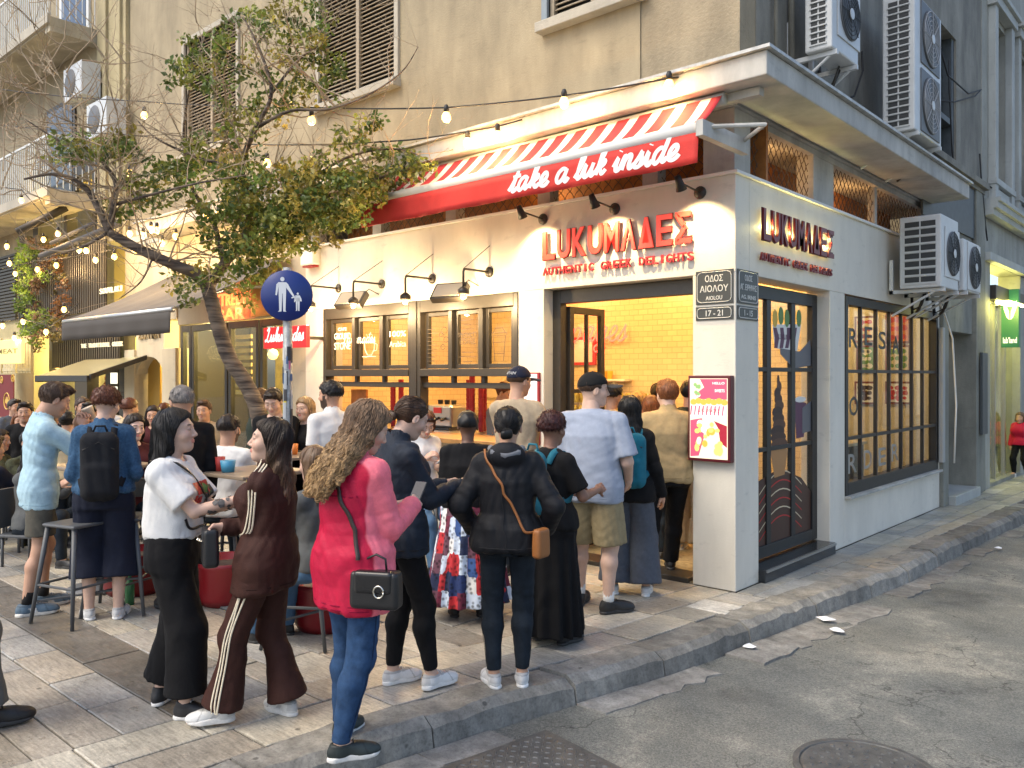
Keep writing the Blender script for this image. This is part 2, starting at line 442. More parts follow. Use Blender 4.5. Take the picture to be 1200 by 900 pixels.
def hand_mesh(pose, h):
    """wrist at origin, fingers along +y, palm faces -z, thumb on +x side"""
    k = (pose, h)
    if k in _HD: return _HD[k]
    curl = {'relax': (18, 28, 22), 'hold': (38, 48, 30), 'fist': (70, 80, 55), 'flat': (4, 8, 5), 'point': (60, 70, 40)}[pose]
    segs = []
    for i, (x, ln) in enumerate(((-.030, .82), (-.0105, .97), (.0095, 1.03), (.0285, .93))):
        p = np.array((x, .088 - abs(x) * .12, 0)); a = 0
        cl = curl if not (pose == 'point' and i == 3) else (5, 8, 5)
        yaw = -x * 4.5 * (0.6 if pose == 'hold' else 1)
        for j, L in enumerate((.041, .026, .021)):
            a += rad(cl[j] + (i - 1.5) * -2.0); d = np.array((-math.sin(-yaw) * math.cos(a) * .5, math.cos(a), -math.sin(a)))
            q = p + d * L * ln; segs.append((p, q, .0093 - .0009 * j, .0087 - .0009 * j)); p = q
    th = []
    p = np.array((.026, .022, -.006))
    for d, L, r in (((.62, .66, -.35), .042, .0125), ((.25, .85, -.45), .032, .0105), ((.05, .85, -.5), .026, .0095)):
        if pose in ('hold', 'fist'): d = (d[0] * .45, d[1], d[2] - .55)
        d = np.array(d); d /= np.linalg.norm(d); q = p + d * L; th.append((p, q, r, r - .0012)); p = q
    def fn(P):
        d = rbox(P, (0, .050, 0), (.041, .043, .0145), .0135)
        d = smin(d, rcone(P, (0, -.05, 0), (0, .02, 0), .0245, .027), .03)
        d = smin(d, ell(P, (.022, .032, -.008), (.017, .028, .014)), .015)
        f = None
        for s in segs:
            e = rcone(P, *s); f = e if f is None else np.minimum(f, e)
        d = smin(d, f, .008)
        t = None
        for s in th:
            e = rcone(P, *s); t = e if t is None else smin(t, e, .006)
        return smin(d, t, .010)
    _HD[k] = grid_eval(fn, (-.07, -.055, -.14), (.10, .20, .05), h); return _HD[k]
_SH = {}
def shoe_meshes(style, h=.006):
    if style in _SH: return _SH[style]
    chunky = 1.25 if style in ('chunky', 'runner') else 1.0
    flat = style == 'flat'
    top = .062 if flat else (.088 if style != 'high' else .105)
    def upper(P):
        d = ell(P, (0, .125, .030), (.046, .085, .044))
        d = smin(d, ell(P, (0, -.005, .042), (.037, .066, .052)), .04)
        if not flat: d = smin(d, rcone(P, (0, .105, .050), (0, .025, .082), .030, .032), .03)
        d = smin(d, rcone(P, (0, -.01, .05), (0, -.012, top), .036, .037), .03)
        d = smax(d, P[:, 2] - top + .10 * (P[:, 1] * (P[:, 1] < 0)), .008)
        return smax(d, .018 * chunky - P[:, 2], .004)
    def sole(P):
        y = P[:, 1]; w = np.interp(y, [-.075, -.04, .03, .11, .17, .21], [.030, .040, .037, .049, .043, .022])
        d = np.abs(P[:, 0] + .004 * np.sin(y * 20)) - w
        d = smax(d, np.abs(y - .067) - .142, .05)
        zt = (.026 + .004 * np.cos((y - .05) * 22)) * chunky
        return smax(smax(d, P[:, 2] - zt, .010), .001 + np.maximum(0, y - .13) * .12 - P[:, 2], .006)
    lace = MB()
    for i in range(4 if not flat else 0):
        y = .105 - i * .021; z = .071 + i * .0105
        lace.tube([(-.022, y, z - .006), (-.008, y + .003, z + .005), (.008, y - .003, z + .005), (.022, y, z - .006)], .0028, 5)
    r = (grid_eval(upper, (-.07, -.09, 0), (.07, .22, .12), h), grid_eval(sole, (-.07, -.1, -.005), (.07, .23, .05), h), lace)
    _SH[style] = r; return r

def ik(a, t, l1, l2, pole):
    a = np.array(a, float); t = np.array(t, float); v = t - a; L = np.linalg.norm(v)
    L2 = min(max(L, abs(l1 - l2) + .02), l1 + l2 - .004); v = v / max(L, 1e-6); t = a + v * L2
    x = (l1 * l1 - l2 * l2 + L2 * L2) / (2 * L2); hgt = math.sqrt(max(l1 * l1 - x * x, 0))
    p = np.array(pole, float); p = p - v * (p @ v); p /= max(np.linalg.norm(p), 1e-6)
    return a + v * x + p * hgt, t
def frame(d, up):
    y = np.array(d, float); y /= np.linalg.norm(y); z = np.array(up, float); z = z - y * (z @ y)
    z /= max(np.linalg.norm(z), 1e-6); x = np.cross(y, z); return np.stack([x, y, z], 1)

HAIRC = {'black': (.009, .008, .008), 'dark': (.022, .014, .010), 'brown': (.06, .032, .018), 'auburn': (.11, .035, .016), 'blond': (.36, .23, .11),
         'grey': (.20, .18, .165), 'red': (.20, .07, .025), 'lightbrown': (.15, .09, .05), 'darkred': (.05, .014, .012)}
def hair_mat(c):
    return mat('hair ' + c, HAIRC[c], .48, var=.3, vscale=120, attr='tint', spec=.35)

def hair_build(style, color, hm, size, seed, n=160, h=.007, L=.28, color2=None):
    """in head coordinates; hm maps to person coordinates"""
    r = np.random.default_rng(seed)
    ko = lambda P: np.sin(P @ np.array((90., 60., 20.), np.float32) + seed) * .002 + np.sin(P @ np.array((-40., 90., 50.), np.float32)) * .002
    def scalp(P, t=.012, face=.048, low=-.06):
        d = ell(P, (0, -.015, .030), (.0755 + t, .094 + t, .084 + t * 1.1)) + ko(P)
        x, y, z = P[:, 0], P[:, 1], P[:, 2]
        ax = np.abs(x)
        cut = smax(y - .030 - np.maximum(0, z - .03) * .9, z - face - y * .15, .012)   # <0 = keep
        cut = np.minimum(y - .025 - np.maximum(0, z - .02) * .5, 9)
        keep = np.minimum(cut, face + .012 - z) * 0
        facecut = smax(.022 + np.maximum(0, z) * .55 - y, z - face - .004 * np.cos(x * 60), .010)  # inside face region <0
        d = smax(d, -facecut, .008)
        return smax(d, low + np.maximum(0, y + .02) * 1.4 - z, .014)
    if style in ('short', 'fade', 'buzz', 'curlytop'):
        t = {'short': .014, 'fade': .010, 'buzz': .005, 'curlytop': .022}[style]
        def fn(P):
            d = scalp(P, t, .055, -.075)
            if style in ('fade', 'curlytop'):
                d = smax(d, -(scalp(P, t + .03, .055, -.3) + .0) * 0 + (.0 - P[:, 2]) * .8 - .02 + (t if style == 'fade' else .015), .02)
            if style == 'short': d = smin(d, ell(P, (.0, .052, .098), (.062, .048, .022)) + ko(P) * 1.5, .02)
            if style == 'curlytop': d = d + .006 * np.sin(P[:, 0] * 150) * np.sin(P[:, 1] * 140 + 1) * np.sin(P[:, 2] * 150)
            return smax(d, -ell(np.c_[np.abs(P[:, 0]), P[:, 1:]], (.082, .004, -.015), (.024, .026, .034)), .008)
        ln = .035; wav = .0015; flow_out = .6
    elif style in ('long', 'curly', 'bob', 'wavy'):
        w = {'long': 1.0, 'curly': 1.32, 'bob': 1.12, 'wavy': 1.12}[style]; LL = L
        def fn(P):
            d = scalp(P, .016 if style != 'curly' else .024, .058, -.07)
            z = P[:, 2]
            prof = [(-LL, 0, -.135, .060 * w, .026), (-LL * .75, 0, -.128, .098 * w, .040 * w), (-.14, 0, -.076, .100 * w, .052 * w), (-.05, 0, -.040, .095 * w, .072), (.03, 0, -.030, .088, .078), (.07, 0, -.03, .06, .06)]
            b = column(P, prof, 0, .03) + ko(P) * 1.5
            if style == 'curly': b = b + .008 * np.sin(P[:, 0] * 75 + 2 * np.sin(z * 40)) * np.sin(z * 62 + P[:, 0] * 30)
            fc = smax(-.012 + .15 * np.abs(P[:, 0]) - P[:, 1], z - .06, .01)      # keep face free
            b = smax(b, -fc, .012)
            return smin(d, b, .02)
        ln = LL + .12; wav = {'long': .003, 'curly': .013, 'bob': .004, 'wavy': .007}[style]; flow_out = .25
    elif style in ('bun', 'pony'):
        def fn(P):
            d = scalp(P, .009, .055, -.068)
            if style == 'bun': d = smin(d, ell(P, (0, -.118, -.035 if L < .2 else .03), (.034, .028, .033)) + ko(P) * 2, .012)
            else: d = smin(d, rcone(P, (0, -.11, .05), (0, -.13, -L), .024, .016) + ko(P) * 2, .02)
            return smax(d, -ell(np.c_[np.abs(P[:, 0]), P[:, 1:]], (.084, .004, -.012), (.02, .024, .034)), .008)
        ln = .10; wav = .001; flow_out = -.3
    V, F = grid_eval(fn, (-.16 if style == 'curly' else -.13, -.17, -.13 if style in ('short', 'fade', 'buzz', 'curlytop') else -L - .05), (.16 if style == 'curly' else .13, .13, .15), h)
    parts = []
    base = np.array(HAIRC[color]); c2 = np.array(HAIRC[color2]) if color2 else base * 1.9
    def ccol(V, extra=0):
        t = np.clip((-.02 - V[:, 2]) / .22, 0, 1)[:, None] if color2 else (np.zeros((len(V), 1)))
        return base * (1 - t) + c2 * t
    parts.append((V, F, ccol(V) * .8))
    if n > 0 and len(V):
        cand = V[(V[:, 2] > (-.02 if ln < .2 else .0))]
        if style in ('long', 'curly', 'bob', 'wavy') : cand = V[V[:, 2] > -.10]
        S = cand[r.integers(0, len(cand), n)]
        M_ = 8 if ln < .15 else 22; st = ln * r.uniform(.6, 1.0, n) / M_
        P = S.copy(); path = [P.copy()]; crown = np.array((0, -.05, .10))
        for i in range(M_ - 1):
            o = P - crown; o[:, 2] = 0; o /= np.maximum(np.linalg.norm(o, axis=1, keepdims=True), 1e-6)
            fl = np.tile((0, 0, -1.0), (n, 1)) + o * flow_out
            if style in ('bun', 'pony'): fl = np.array((0, -.11, -.0)) - P; fl /= np.maximum(np.linalg.norm(fl, axis=1, keepdims=True), 1e-6)
            if style == 'short': fl = np.where((P[:, 1:2] > .0) & (P[:, 2:3] > .06), np.array((.35, 1, .1)), fl)
            fl /= np.maximum(np.linalg.norm(fl, axis=1, keepdims=True), 1e-6)
            P = P + fl * st[:, None]; P, g = project(fn, P, .0015, 1); path.append(P.copy())
        path = np.stack(path, 1)
        ph = r.uniform(0, 6.28, n)[:, None]; fq = r.uniform(.8, 1.3, n)[:, None] * ({'curly': 1.5, 'wavy': .6}.get(style, .5)); tt = np.arange(M_)[None] * fq + ph
        amp = wav * np.linspace(.1, 1, M_)[None]
        if style in ('long', 'bob') : amp = amp * r.uniform(.3, 1.4, n)[:, None]
        path = path + np.stack([np.sin(tt) * amp, np.cos(tt) * amp * .8, np.cos(tt * .7 + 2) * amp * .4], -1)
        if style == 'curlytop': path = path + r.normal(size=(n, 1, 3)) * .004
        TV, TF = tubes(path, .0025 if style != 'curly' else .0036, .0010, 3)
        k = np.repeat(r.uniform(.55, 1.7, n), M_ * 3)[:, None]
        parts.append((TV, TF, ccol(TV) * k))
    V, F, C = join(parts)
    V = V * size @ hm[0].T + hm[1]
    return V, F, C

GLOB = {'people': []}
def person(label, pos, face, H=1.68, fem=False, skin=(.50, .31, .22), w=1.0, feet=None, hands=(None, None), hpose=('relax', 'relax'),
           pelvis=None, lean=(0, 0), twist=0.0, head=(0, 0), hair=None, brow=None, beard=0.0, top=None, bottom=None, shoes=None,
           group='people queueing and standing outside the corner shop', cap=None, res=.012, hres=.005, poles=(None, None), seat=None, armsoff=None, name='person', belly=0.0, bust=None, z0=0.0, raw=False):
    """face: degrees, 0 = looks away from the camera, 90 = to the photo's right, 180 = at the camera"""
    s = H / 1.70
    loc = Vector((pos[0], pos[1], z0))
    v = Vector((loc.x - CAMP[0], loc.y - CAMP[1])).normalized(); base = math.atan2(v.y, v.x) - math.pi / 2
    yaw = base - rad(face)
    # --- skeleton in local space (x right, y forward)
    tw = rad(twist); cT, sT = math.cos(tw), math.sin(tw)
    pel = np.array(pelvis if pelvis is not None else (0, 0, .93 * s), float)
    lx, ly = lean
    chest = pel + np.array((lx * .7, ly * .7, .30 * s)); neck = pel + np.array((lx, ly, .52 * s))
    sw = (.148 if fem else .176) * s * (1 + (w - 1) * .6)
    def rt(p): return np.array((p[0] * cT - p[1] * sT, p[0] * sT + p[1] * cT, p[2]))
    sh = [neck + rt((sx * sw, -.008, -.088 * s)) for sx in (-1, 1)]
    hp = [pel + np.array((sx * .088 * s * (1 + (w - 1) * .5), 0, -.04 * s)) for sx in (-1, 1)]
    if feet is None: feet = ((-.10, 0, 8), (.10, .02, -8))
    ank = [np.array((f[0], f[1], .085)) for f in feet]
    fyaw = [rad(f[2]) for f in feet]
    ul, ll = .418 * s, .398 * s
    knee = []
    for i in (0, 1):
        k, a = ik(hp[i], ank[i], ul, ll, (math.sin(-fyaw[i]) * .5 if seat is None else 0, 1, 0 if seat is None else .6)); knee.append(k); ank[i] = a if seat is None else a
    ua, fa = .285 * s, .245 * s
    elb = []; wr = []
    for i, sx in enumerate((-1, 1)):
        t = hands[i] if hands[i] is not None else sh[i] + np.array((sx * .050, .045, -.515 * s))
        pl = poles[i] if poles[i] is not None else (sx * .25, -.8, -.55)
        e, q = ik(sh[i], t, ua, fa, pl); elb.append(e); wr.append(q)
    hy, hpch = rad(head[0]), rad(head[1])
    hc = neck + np.array((0, .02 * s, 0)) + rotz(-hy) @ rotx(hpch) @ np.array((0, .012, .146 * s)) 
    HR = rotz(-hy) @ rotx(hpch); hm = (HR, hc)
    hs = 1.03 * (s ** .5) * (0.97 if fem else 1.02)
    # --- body sdf (coarse)
    thr, car = .078 * w * s, .053 * (1 + (w - 1) * .5) * s
    bu = bust if bust is not None else (.05 if fem else 0)
    hipw = (.170 if fem else .160) * w * s; waw = (.125 if fem else .145) * w * s; chw = (.150 if fem else .175) * (1 + (w - 1) * .8) * s
    def prof(pad, hem=None, flare=0.0, top_=None, loose=0.0):
        zb = pel[2] - .10 * s if hem is None else hem
        P0 = lambda z, r: [z, pel[0] + (neck[0] - pel[0]) * np.clip((z - pel[2]) / (.52 * s), 0, 1), pel[1] + (neck[1] - pel[1]) * np.clip((z - pel[2]) / (.52 * s), 0, 1)]
        rows = []
        for dz, rx, ry in ((-.10, hipw * .93, .108 * w * s), (-.02, hipw, .118 * w * s), (.06, hipw * .93, .112 * w * s), (.15, waw, (.098 + belly) * w * s), (.25, (waw + chw) / 2, (.104 + belly * .5) * w * s), (.34, chw, .112 * w * s), (.405, chw * .93, .103 * s), (.455, chw * .66, .082 * s), (.50, .068 * s, .060 * s)):
            z = pel[2] + dz * s
            lo = loose * max(0, 1 - abs(dz - .08) / .3) + (flare if dz < .12 else 0)
            r_ = P0(z, 0); rows.append([z, r_[1], r_[2], max(rx, waw * (1 + loose * 2)) + pad + lo, ry + pad + lo * .8] if loose else [z, r_[1], r_[2], rx + pad + lo, ry + pad + lo])
        rows = [r for r in rows if r[0] > zb + .01]
        f = rows[0]; rows = [[zb, f[1], f[2], f[3] + flare * .3, f[4] + flare * .3]] + rows
        return rows
    def torso(P, pad=0.0, **k):
        d = column(P, prof(pad, **k), tw * .6, .03 * s + .001)
        for i in (0, 1):
            d = smin(d, rcone(P, neck + np.array((0, -.012, -.045 * s)), sh[i] + np.array((0, 0, .006)), .046 * s + pad, .044 * s + pad), .04)
        if bu > 0:
            for sx in (-1, 1): d = smin(d, ell(P, chest + rt((sx * .068 * s, .075 * s, .035 * s)), (bu + .02 + pad, bu + .018 + pad, bu + .02 + pad)), .04)
        return d
    def endcut(d, P, a, b, pad):
        if pad <= 0: return d
        ax = (b - a) / np.linalg.norm(b - a); near = np.linalg.norm(P - b, axis=1) < .24
        return np.where(near, smax(d, (P - b) @ ax.astype(np.float32) - .012, .006), d)
    def arm(P, i, pad=0.0, t1=2.0, t0=0.0, flare=0.0, bulk=0.0):
        """t1: 1 = elbow, 2 = wrist"""
        f = (1 + (w - 1) * .6) * (0.92 if fem else 1.06) * s; pad = pad * .72
        a, e, q = sh[i], elb[i], wr[i]
        if t1 <= 1:
            b = a + (e - a) * t1; return endcut(rcone(P, a, b, .048 * f + pad, (.048 - .008 * t1) * f + pad + flare), P, a, b, pad)
        d = rcone(P, a, e, .047 * f + pad, .039 * f + pad + bulk)
        b = e + (q - e) * (t1 - 1)
        if pad > 0: de = np.linalg.norm(P - e, axis=1); d = d + .003 * np.sin(de * 150 + P[:, 2] * 30) * np.exp(-(de / .11) ** 2) + .003 * np.sin(((P - q) @ ((q - e) / np.linalg.norm(q - e))) * 130) * np.exp(-(np.linalg.norm(P - q, axis=1) / .08) ** 2)
        return endcut(smin(d, rcone(P, e, b, .039 * f + pad + bulk, (.039 - .012 * (t1 - 1)) * f + pad + flare + bulk * .5), .015), P, e, b, pad)
    def leg(P, i, pad=0.0, t1=2.0, flare=0.0, kneepad=0.0, straight=0.0):
        a, k, q = hp[i], knee[i], ank[i]
        if t1 <= 1:
            b = a + (k - a) * t1; return endcut(rcone(P, a, b, thr + pad, thr + (car - thr) * t1 + pad + flare), P, a, b, pad)
        d = rcone(P, a, k, thr + pad, car * 1.05 + pad + kneepad)
        b = k + (q - k) * (t1 - 1)
        if straight: return endcut(smin(d, rcone(P, k, b, car * 1.05 + pad + kneepad, car * 1.0 + pad + flare), .03), P, k, b, pad)
        if pad > 0: dk = np.linalg.norm(P - k, axis=1); dq = np.linalg.norm(P - q, axis=1); d = d + .004 * np.sin(dk * 110 + P[:, 0] * 40) * np.exp(-(dk / .12) ** 2)
        cf = k + (q - k) * .3 + np.array((0, -.018, 0)) * s
        d = smin(d, rcone(P, k, cf, car * .98 + pad + kneepad, car + pad), .03)
        return endcut(smin(d, rcone(P, cf, b, car + pad, .034 * s + pad + flare), .03), P, cf, b, pad)
    def body(P):
        d = torso(P)
        for i in (0, 1):
            d = smin(d, arm(P, i), .03); d = smin(d, leg(P, i), .035)
        for i in (0, 1):
            f0 = ank[i]; R = rotz(fyaw[i]); d = smin(d, rcone(P, f0 + np.array((0, 0, -.02)), f0 + R @ np.array((0, .12, -.055)), .032, .026), .02)
        nk = (.047 if fem else .056) * s
        return smin(d, rcone(P, neck + np.array((0, -.018, -.05)), hc + HR @ np.array((0, -.022, -.06)), nk + .004, nk - .002), .025)
    pts = np.array(sh + hp + elb + wr + knee + ank + [neck, pel]); m = .16 * w
    lo = pts.min(0) - m; hi = pts.max(0) + m; lo[2] = max(0.005, pts[:, 2].min() - .1); hi[2] = hc[2] - .02
    bres = min(res, .014) if (bottom and bottom.get('len', 2) < 1.8) or (top and top.get('sl', 2) < 1.5) else .02
    parts = []
    V, F = grid_eval(body, lo, hi, bres); parts.append((V, F, np.tile(skin, (len(V), 1))))
    V, F = head_mesh(fem, .92 if fem else 1.04, hres)
    lipc = (skin[0] * .95, skin[1] * .48, skin[2] * .5) if fem else (skin[0] * .85, skin[1] * .58, skin[2] * .58)
    parts.append((V * hs @ HR.T + hc, F, face_cols(V, skin, lipc, HAIRC[brow or (hair[1] if hair else 'dark')], beard=beard)))
    for i, sx in enumerate((-1, 1)):
        d = wr[i] - elb[i]; V, F = hand_mesh(hpose[i], max(hres * .8, .004) if hres < .007 else .006)
        V = V.copy(); F = F.copy()
        if i == 0: V[:, 0] *= -1; F = F[:, ::-1]
        V[:, 0] *= -1 if hands[i] is None else 1; 
        if hands[i] is None: F = F[:, ::-1]
        up = np.array((sx * 1.0, 0, .15)) if hands[i] is None else np.array(armsoff[i] if armsoff and armsoff[i] is not None else (sx * .5, -.3, -.2 if d[2] < .1 else .3))
        if hands[i] is not None and (armsoff is None or armsoff[i] is None): up = np.array((sx * .75, -.25, .35))
        R = frame(d, up); q = 1.0 * s * (.94 if fem else 1.04)
        # keep handedness
        parts.append((V * q @ R.T + wr[i] - d / np.linalg.norm(d) * .012, F, np.tile(np.array(skin) * (1.0, .95, .93), (len(V), 1))))
    V, F, C = join(parts)
    me = np_mesh(name, V, F, M_skin, True, C)
    o = mk(name, me); o.location = loc; o.rotation_euler = (0, 0, yaw)
    tag(o, label, 'person', group)
    ctx = dict(o=o, sh=sh, elb=elb, wr=wr, hp=hp, knee=knee, ank=ank, neck=neck, pel=pel, chest=chest, hc=hc, HR=HR, s=s, yaw=yaw, loc=loc, rt=rt, hipw=hipw, chw=chw, hm=hm, hs=hs)
    seed = abs(hash(label)) % 9973 if False else sum(ord(c) * (i + 3) for i, c in enumerate(label)) % 9973
    # --- bottom
    if bottom:
        b = dict(pad=.012, len=2.0, flare=.0, fold=.0035, kind='trousers'); b.update(bottom)
        def fb(P):
            if b['kind'] in ('skirt', 'culottes') and False: pass
            zt = pel[2] + b.get('waist', .13) * s
            if top: zt = min(zt, top.get('hem', pel[2] - .06 * s) + .022)
            d = smax(column(P, prof(min(b['pad'], (top or {}).get('pad', .014) - .004), hem=pel[2] - .10 * s), 0, .02), P[:, 2] - zt, .01)
            if b['kind'] == 'skirt':
                zb = b['hem']; th = np.arctan2(P[:, 1], P[:, 0]); t = np.clip((pel[2] - P[:, 2]) / max(pel[2] - zb, .1), 0, 1)
                pl = .022 * t * np.sin(th * 15 + 2 * np.sin(th * 3)) + .01 * t * np.sin(th * 7 + 1)
                c0 = (ank[0] + ank[1]) / 2
                cx = pel[0] + (c0[0] - pel[0]) * t; cy = pel[1] + (c0[1] - pel[1]) * t
                R_ = hipw * .93 + b['pad'] + b['flare'] * t
                q = np.hypot((P[:, 0] - cx), (P[:, 1] - cy) * 1.12) - R_ - pl
                q = smax(smax(q * .9, zb - P[:, 2], .01), P[:, 2] - pel[2] - .02, .03); d = smin(d, q, .03)
            else:
                l = [leg(P, i, b['pad'], b['len'], b['flare'], b.get('knee', 0), b.get('straight', 0)) for i in (0, 1)]
                if b['kind'] == 'culottes' or b.get('seam'): l = [smax(l[0], P[:, 0] - pel[0] + .002, .01), smax(l[1], pel[0] + .002 - P[:, 0], .01)]
                d = smin(smin(l[0], d, .04), smin(l[1], d, .04), .015)
                zc = b.get('cut')
                if zc: d = smax(d, zc - P[:, 2], .006)
            return d + folds(P, seed, b['fold'], b.get('fr', 34), b.get('st', (1, 1, .6)))
        lo2 = np.minimum.reduce([*hp, *knee, *ank, pel]) - .15 * w - b['flare']; hi2 = np.maximum.reduce([*hp, *knee, *ank, pel]) + .15 * w + b['flare']
        lo2[2] = max(.01, lo2[2]); hi2[2] = max(hi2[2], pel[2] + .16 * s)
        if b['kind'] == 'skirt': lo2[:2] -= .1; hi2[:2] += .1; lo2[2] = b['hem'] - .02
        V, F = grid_eval(fb, lo2, hi2, res)
        me = np_mesh('trousers', V, F, b['mat']); nm = b.get('name', {'trousers': 'trousers', 'skirt': 'skirt', 'culottes': 'culottes'}[b['kind']])
        ctx['bottom'] = mk(nm, me, o); ctx['fb'] = fb
        if b.get('uv'):
            uvl = me.uv_layers.new(name='UVMap'); li = np.zeros(len(me.loops), np.int32); me.loops.foreach_get('vertex_index', li)
            U = np.stack([np.arctan2(V[:, 1] - pel[1], V[:, 0] - pel[0]) / (2 * math.pi) + .5, V[:, 2]], 1)[li]; uvl.data.foreach_set('uv', U.astype(np.float32).ravel())
    # --- top
    if top:
        top = dict(top); top['loose'] = top.get('loose', 0) * .6; top['bulk'] = top.get('bulk', .004) * .6; t = dict(pad=.014, sl=2.0, hem=pel[2] - .06 * s, flare=.010, loose=.0, fold=.0036, slflare=.004, neckr=.062, neckz=.0, bulk=.004); t.update(top)
        def ft(P):
            d = torso(P, t['pad'], hem=t['hem'], flare=t['flare'], loose=t['loose'])
            if bottom and t['hem'] < pel[2] - .05: 
                for i in (0, 1): 
                    if pelvis is None: d = smin(d, smax(leg(P, i, t['pad'] + .012, .6), t['hem'] - P[:, 2], .01), .05)
            for i in (0, 1): d = smin(d, arm(P, i, t['pad'], t['sl'], flare=t['slflare'], bulk=t['bulk']), .022)
            d = d + .0018 * np.sin(P[:, 2] * 50 + 2.5 * np.sin(P[:, 0] * 14 + seed) + 1.5 * np.sin(P[:, 1] * 17)) * np.exp(-((P[:, 2] - pel[2] - .10 * s) / (.12 * s)) ** 2) + folds(P, seed + 5, t['fold'], t.get('fr', 30), t.get('st', (1, 1, .7)))
            # neckline
            if t.get('collar'):
                ax0 = neck + np.array((0, -.012, -.03)); ax1 = neck + np.array((0, .012, t['collar'] * s + .01))
                d = smin(d, smax(rcone(P, ax0, ax1, .078 * s, .070 * s), P[:, 2] - ax1[2] + (P[:, 1] - neck[1]) * .5, .006), .015)
            rr = t['neckr'] * s
            cz = neck[2] + t['neckz']
            cutd = rcone(P, (neck[0], neck[1] + .012, cz - .015), (neck[0], neck[1] + .03, cz + .3), rr, rr + .02)
            d = smax(d, -cutd, .008) if not t.get('collar') else smax(d, -rcone(P, neck + np.array((0, .0, -.0)), neck + np.array((0, .02, .3)), .060 * s, .062 * s), .006)
            if t.get('hood'):
                hcz = neck + np.array((0, -.085, -.015)); hd = ell(P, hcz, (.115 * s, .062, .075)); hd = smax(hd, -ell(P, hcz + np.array((0, .05, .07)), (.075, .06, .07)), .015)
                d = smin(d, hd + folds(P, seed + 9, .004, 40), .02)
            return d
        ap = np.array(sh + elb + wr + [neck, pel]); lo2 = ap.min(0) - .17 * w - t['loose'] - t['flare']; hi2 = ap.max(0) + .17 * w + t['loose'] + t['flare']
        if t['sl'] <= 1: ap = np.array(sh + elb + [neck, pel]); lo2 = ap.min(0) - .17 * w - t['loose']; hi2 = ap.max(0) + .17 * w + t['loose']
        lo2[2] = min(lo2[2], t['hem'] - .01); lo2[2] = max(lo2[2], t['hem'] - .25 if t['sl'] > 1 else t['hem'] - .01); hi2[2] = neck[2] + .12
        V, F = grid_eval(ft, lo2, hi2, res)
        me = np_mesh('top', V, F, t['mat'], True, t['cols'](V, ctx) if t.get('cols') else None)
        if t.get('mat2'):
            me.materials.append(t['mat2']); cen = np.array([V[q].mean(0) for q in F[:, :]]) if False else V[F].mean(1)
            me.polygons.foreach_set('material_index', t['sel'](cen, ctx).astype(np.int32))
        ctx['top'] = mk(t.get('name', 'shirt'), me, o); ctx['ft'] = ft
    # --- shoes
    if shoes:
        st = shoes.get('style', 'low'); u, so_, lc = shoe_meshes(st)
        q = (.92 if fem else 1.04) * (s ** .5)
        key = (st, shoes['up'], shoes['sole'])
        if key not in _SH:
            cu = np.tile(np.array(shoes['up'], float), (len(u[0]), 1))
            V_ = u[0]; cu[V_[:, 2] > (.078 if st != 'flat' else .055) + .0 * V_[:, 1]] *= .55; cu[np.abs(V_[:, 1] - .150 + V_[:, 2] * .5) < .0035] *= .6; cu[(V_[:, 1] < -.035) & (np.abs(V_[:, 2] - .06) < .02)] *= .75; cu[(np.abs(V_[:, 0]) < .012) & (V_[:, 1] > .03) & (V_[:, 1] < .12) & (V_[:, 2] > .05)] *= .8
            if shoes.get('toe'): cu[(u[0][:, 1] > .155)] = shoes['toe']
            if shoes.get('stripe') is not None:
                V_ = u[0]; m_ = (np.abs(V_[:, 1] - .045 + (V_[:, 2] - .04) * .8) < .018) & (V_[:, 2] > .028) & (V_[:, 2] < .065); cu[m_] = shoes['stripe']
            me_u = np_mesh('shoe', u[0], u[1], M_shoe, True, cu)
            me_s = np_mesh('sole', so_[0], so_[1], mat('shoe sole %s' % (shoes['sole'],), shoes['sole'], .6, var=.1, vscale=50))
            me_l = lc.mesh('lace', mat('shoe lace %s' % (shoes.get('lace', shoes['sole']),), shoes.get('lace', shoes['sole']), .8), True) if lc.v and hres < .007 else None
            _SH[key] = (me_u, me_s, me_l)
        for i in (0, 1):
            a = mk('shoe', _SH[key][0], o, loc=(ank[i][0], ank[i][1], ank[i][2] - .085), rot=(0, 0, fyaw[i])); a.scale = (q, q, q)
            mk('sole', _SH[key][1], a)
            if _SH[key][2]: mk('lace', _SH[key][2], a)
            if shoes.get('sock'):
                MB().tube([ank[i] + np.array((0, 0, -.02)), ank[i] + (knee[i] - ank[i]) * shoes.get('sockh', .16)], [.040 * s, .043 * s], 12).build('sock', cloth('sock cloth %s' % (shoes['sock'],), shoes['sock']), o, True)
    # --- hair / cap
    if hair:
        hk = dict(n=120, h=.008, L=.28); hk.update(hair[2] if len(hair) > 2 else {}); hk['n'] = int(hk['n'] * (2.4 if hk['n'] >= 240 else 1.3))
        V, F, C = hair_build(hair[0], hair[1], hm, hs, seed, **hk)
        ctx['hair'] = mk('hair', np_mesh('hair', V, F, hair_mat(hair[1]), True, C), o)
    if cap:
        yc = rad(cap.get('yaw', 0))
        def fc(P):
            d = ell(P, (0, -.013, .032), (.090, .110, .098)); return smax(d, .034 + P[:, 1] * .12 - P[:, 2], .008)
        V, F = grid_eval(fc, (-.12, -.14, 0), (.12, .13, .14), .006)
        R2 = HR @ rotz(yc); c = mk('cap', np_mesh('cap', V * hs @ R2.T + hc, F, cap['mat']), o)
        def fv(P):
            d = ell(P, (0, .135, .028), (.072, .075, .012)); return smax(d, -ell(P, (0, -.013, .03), (.085, .105, .2)), .004)
        V, F = grid_eval(lambda P: fv(np.c_[P[:, 0], P[:, 1], P[:, 2] + 3.0 * P[:, 0] ** 2]), (-.09, .03, -.02), (.09, .22, .06), .005)
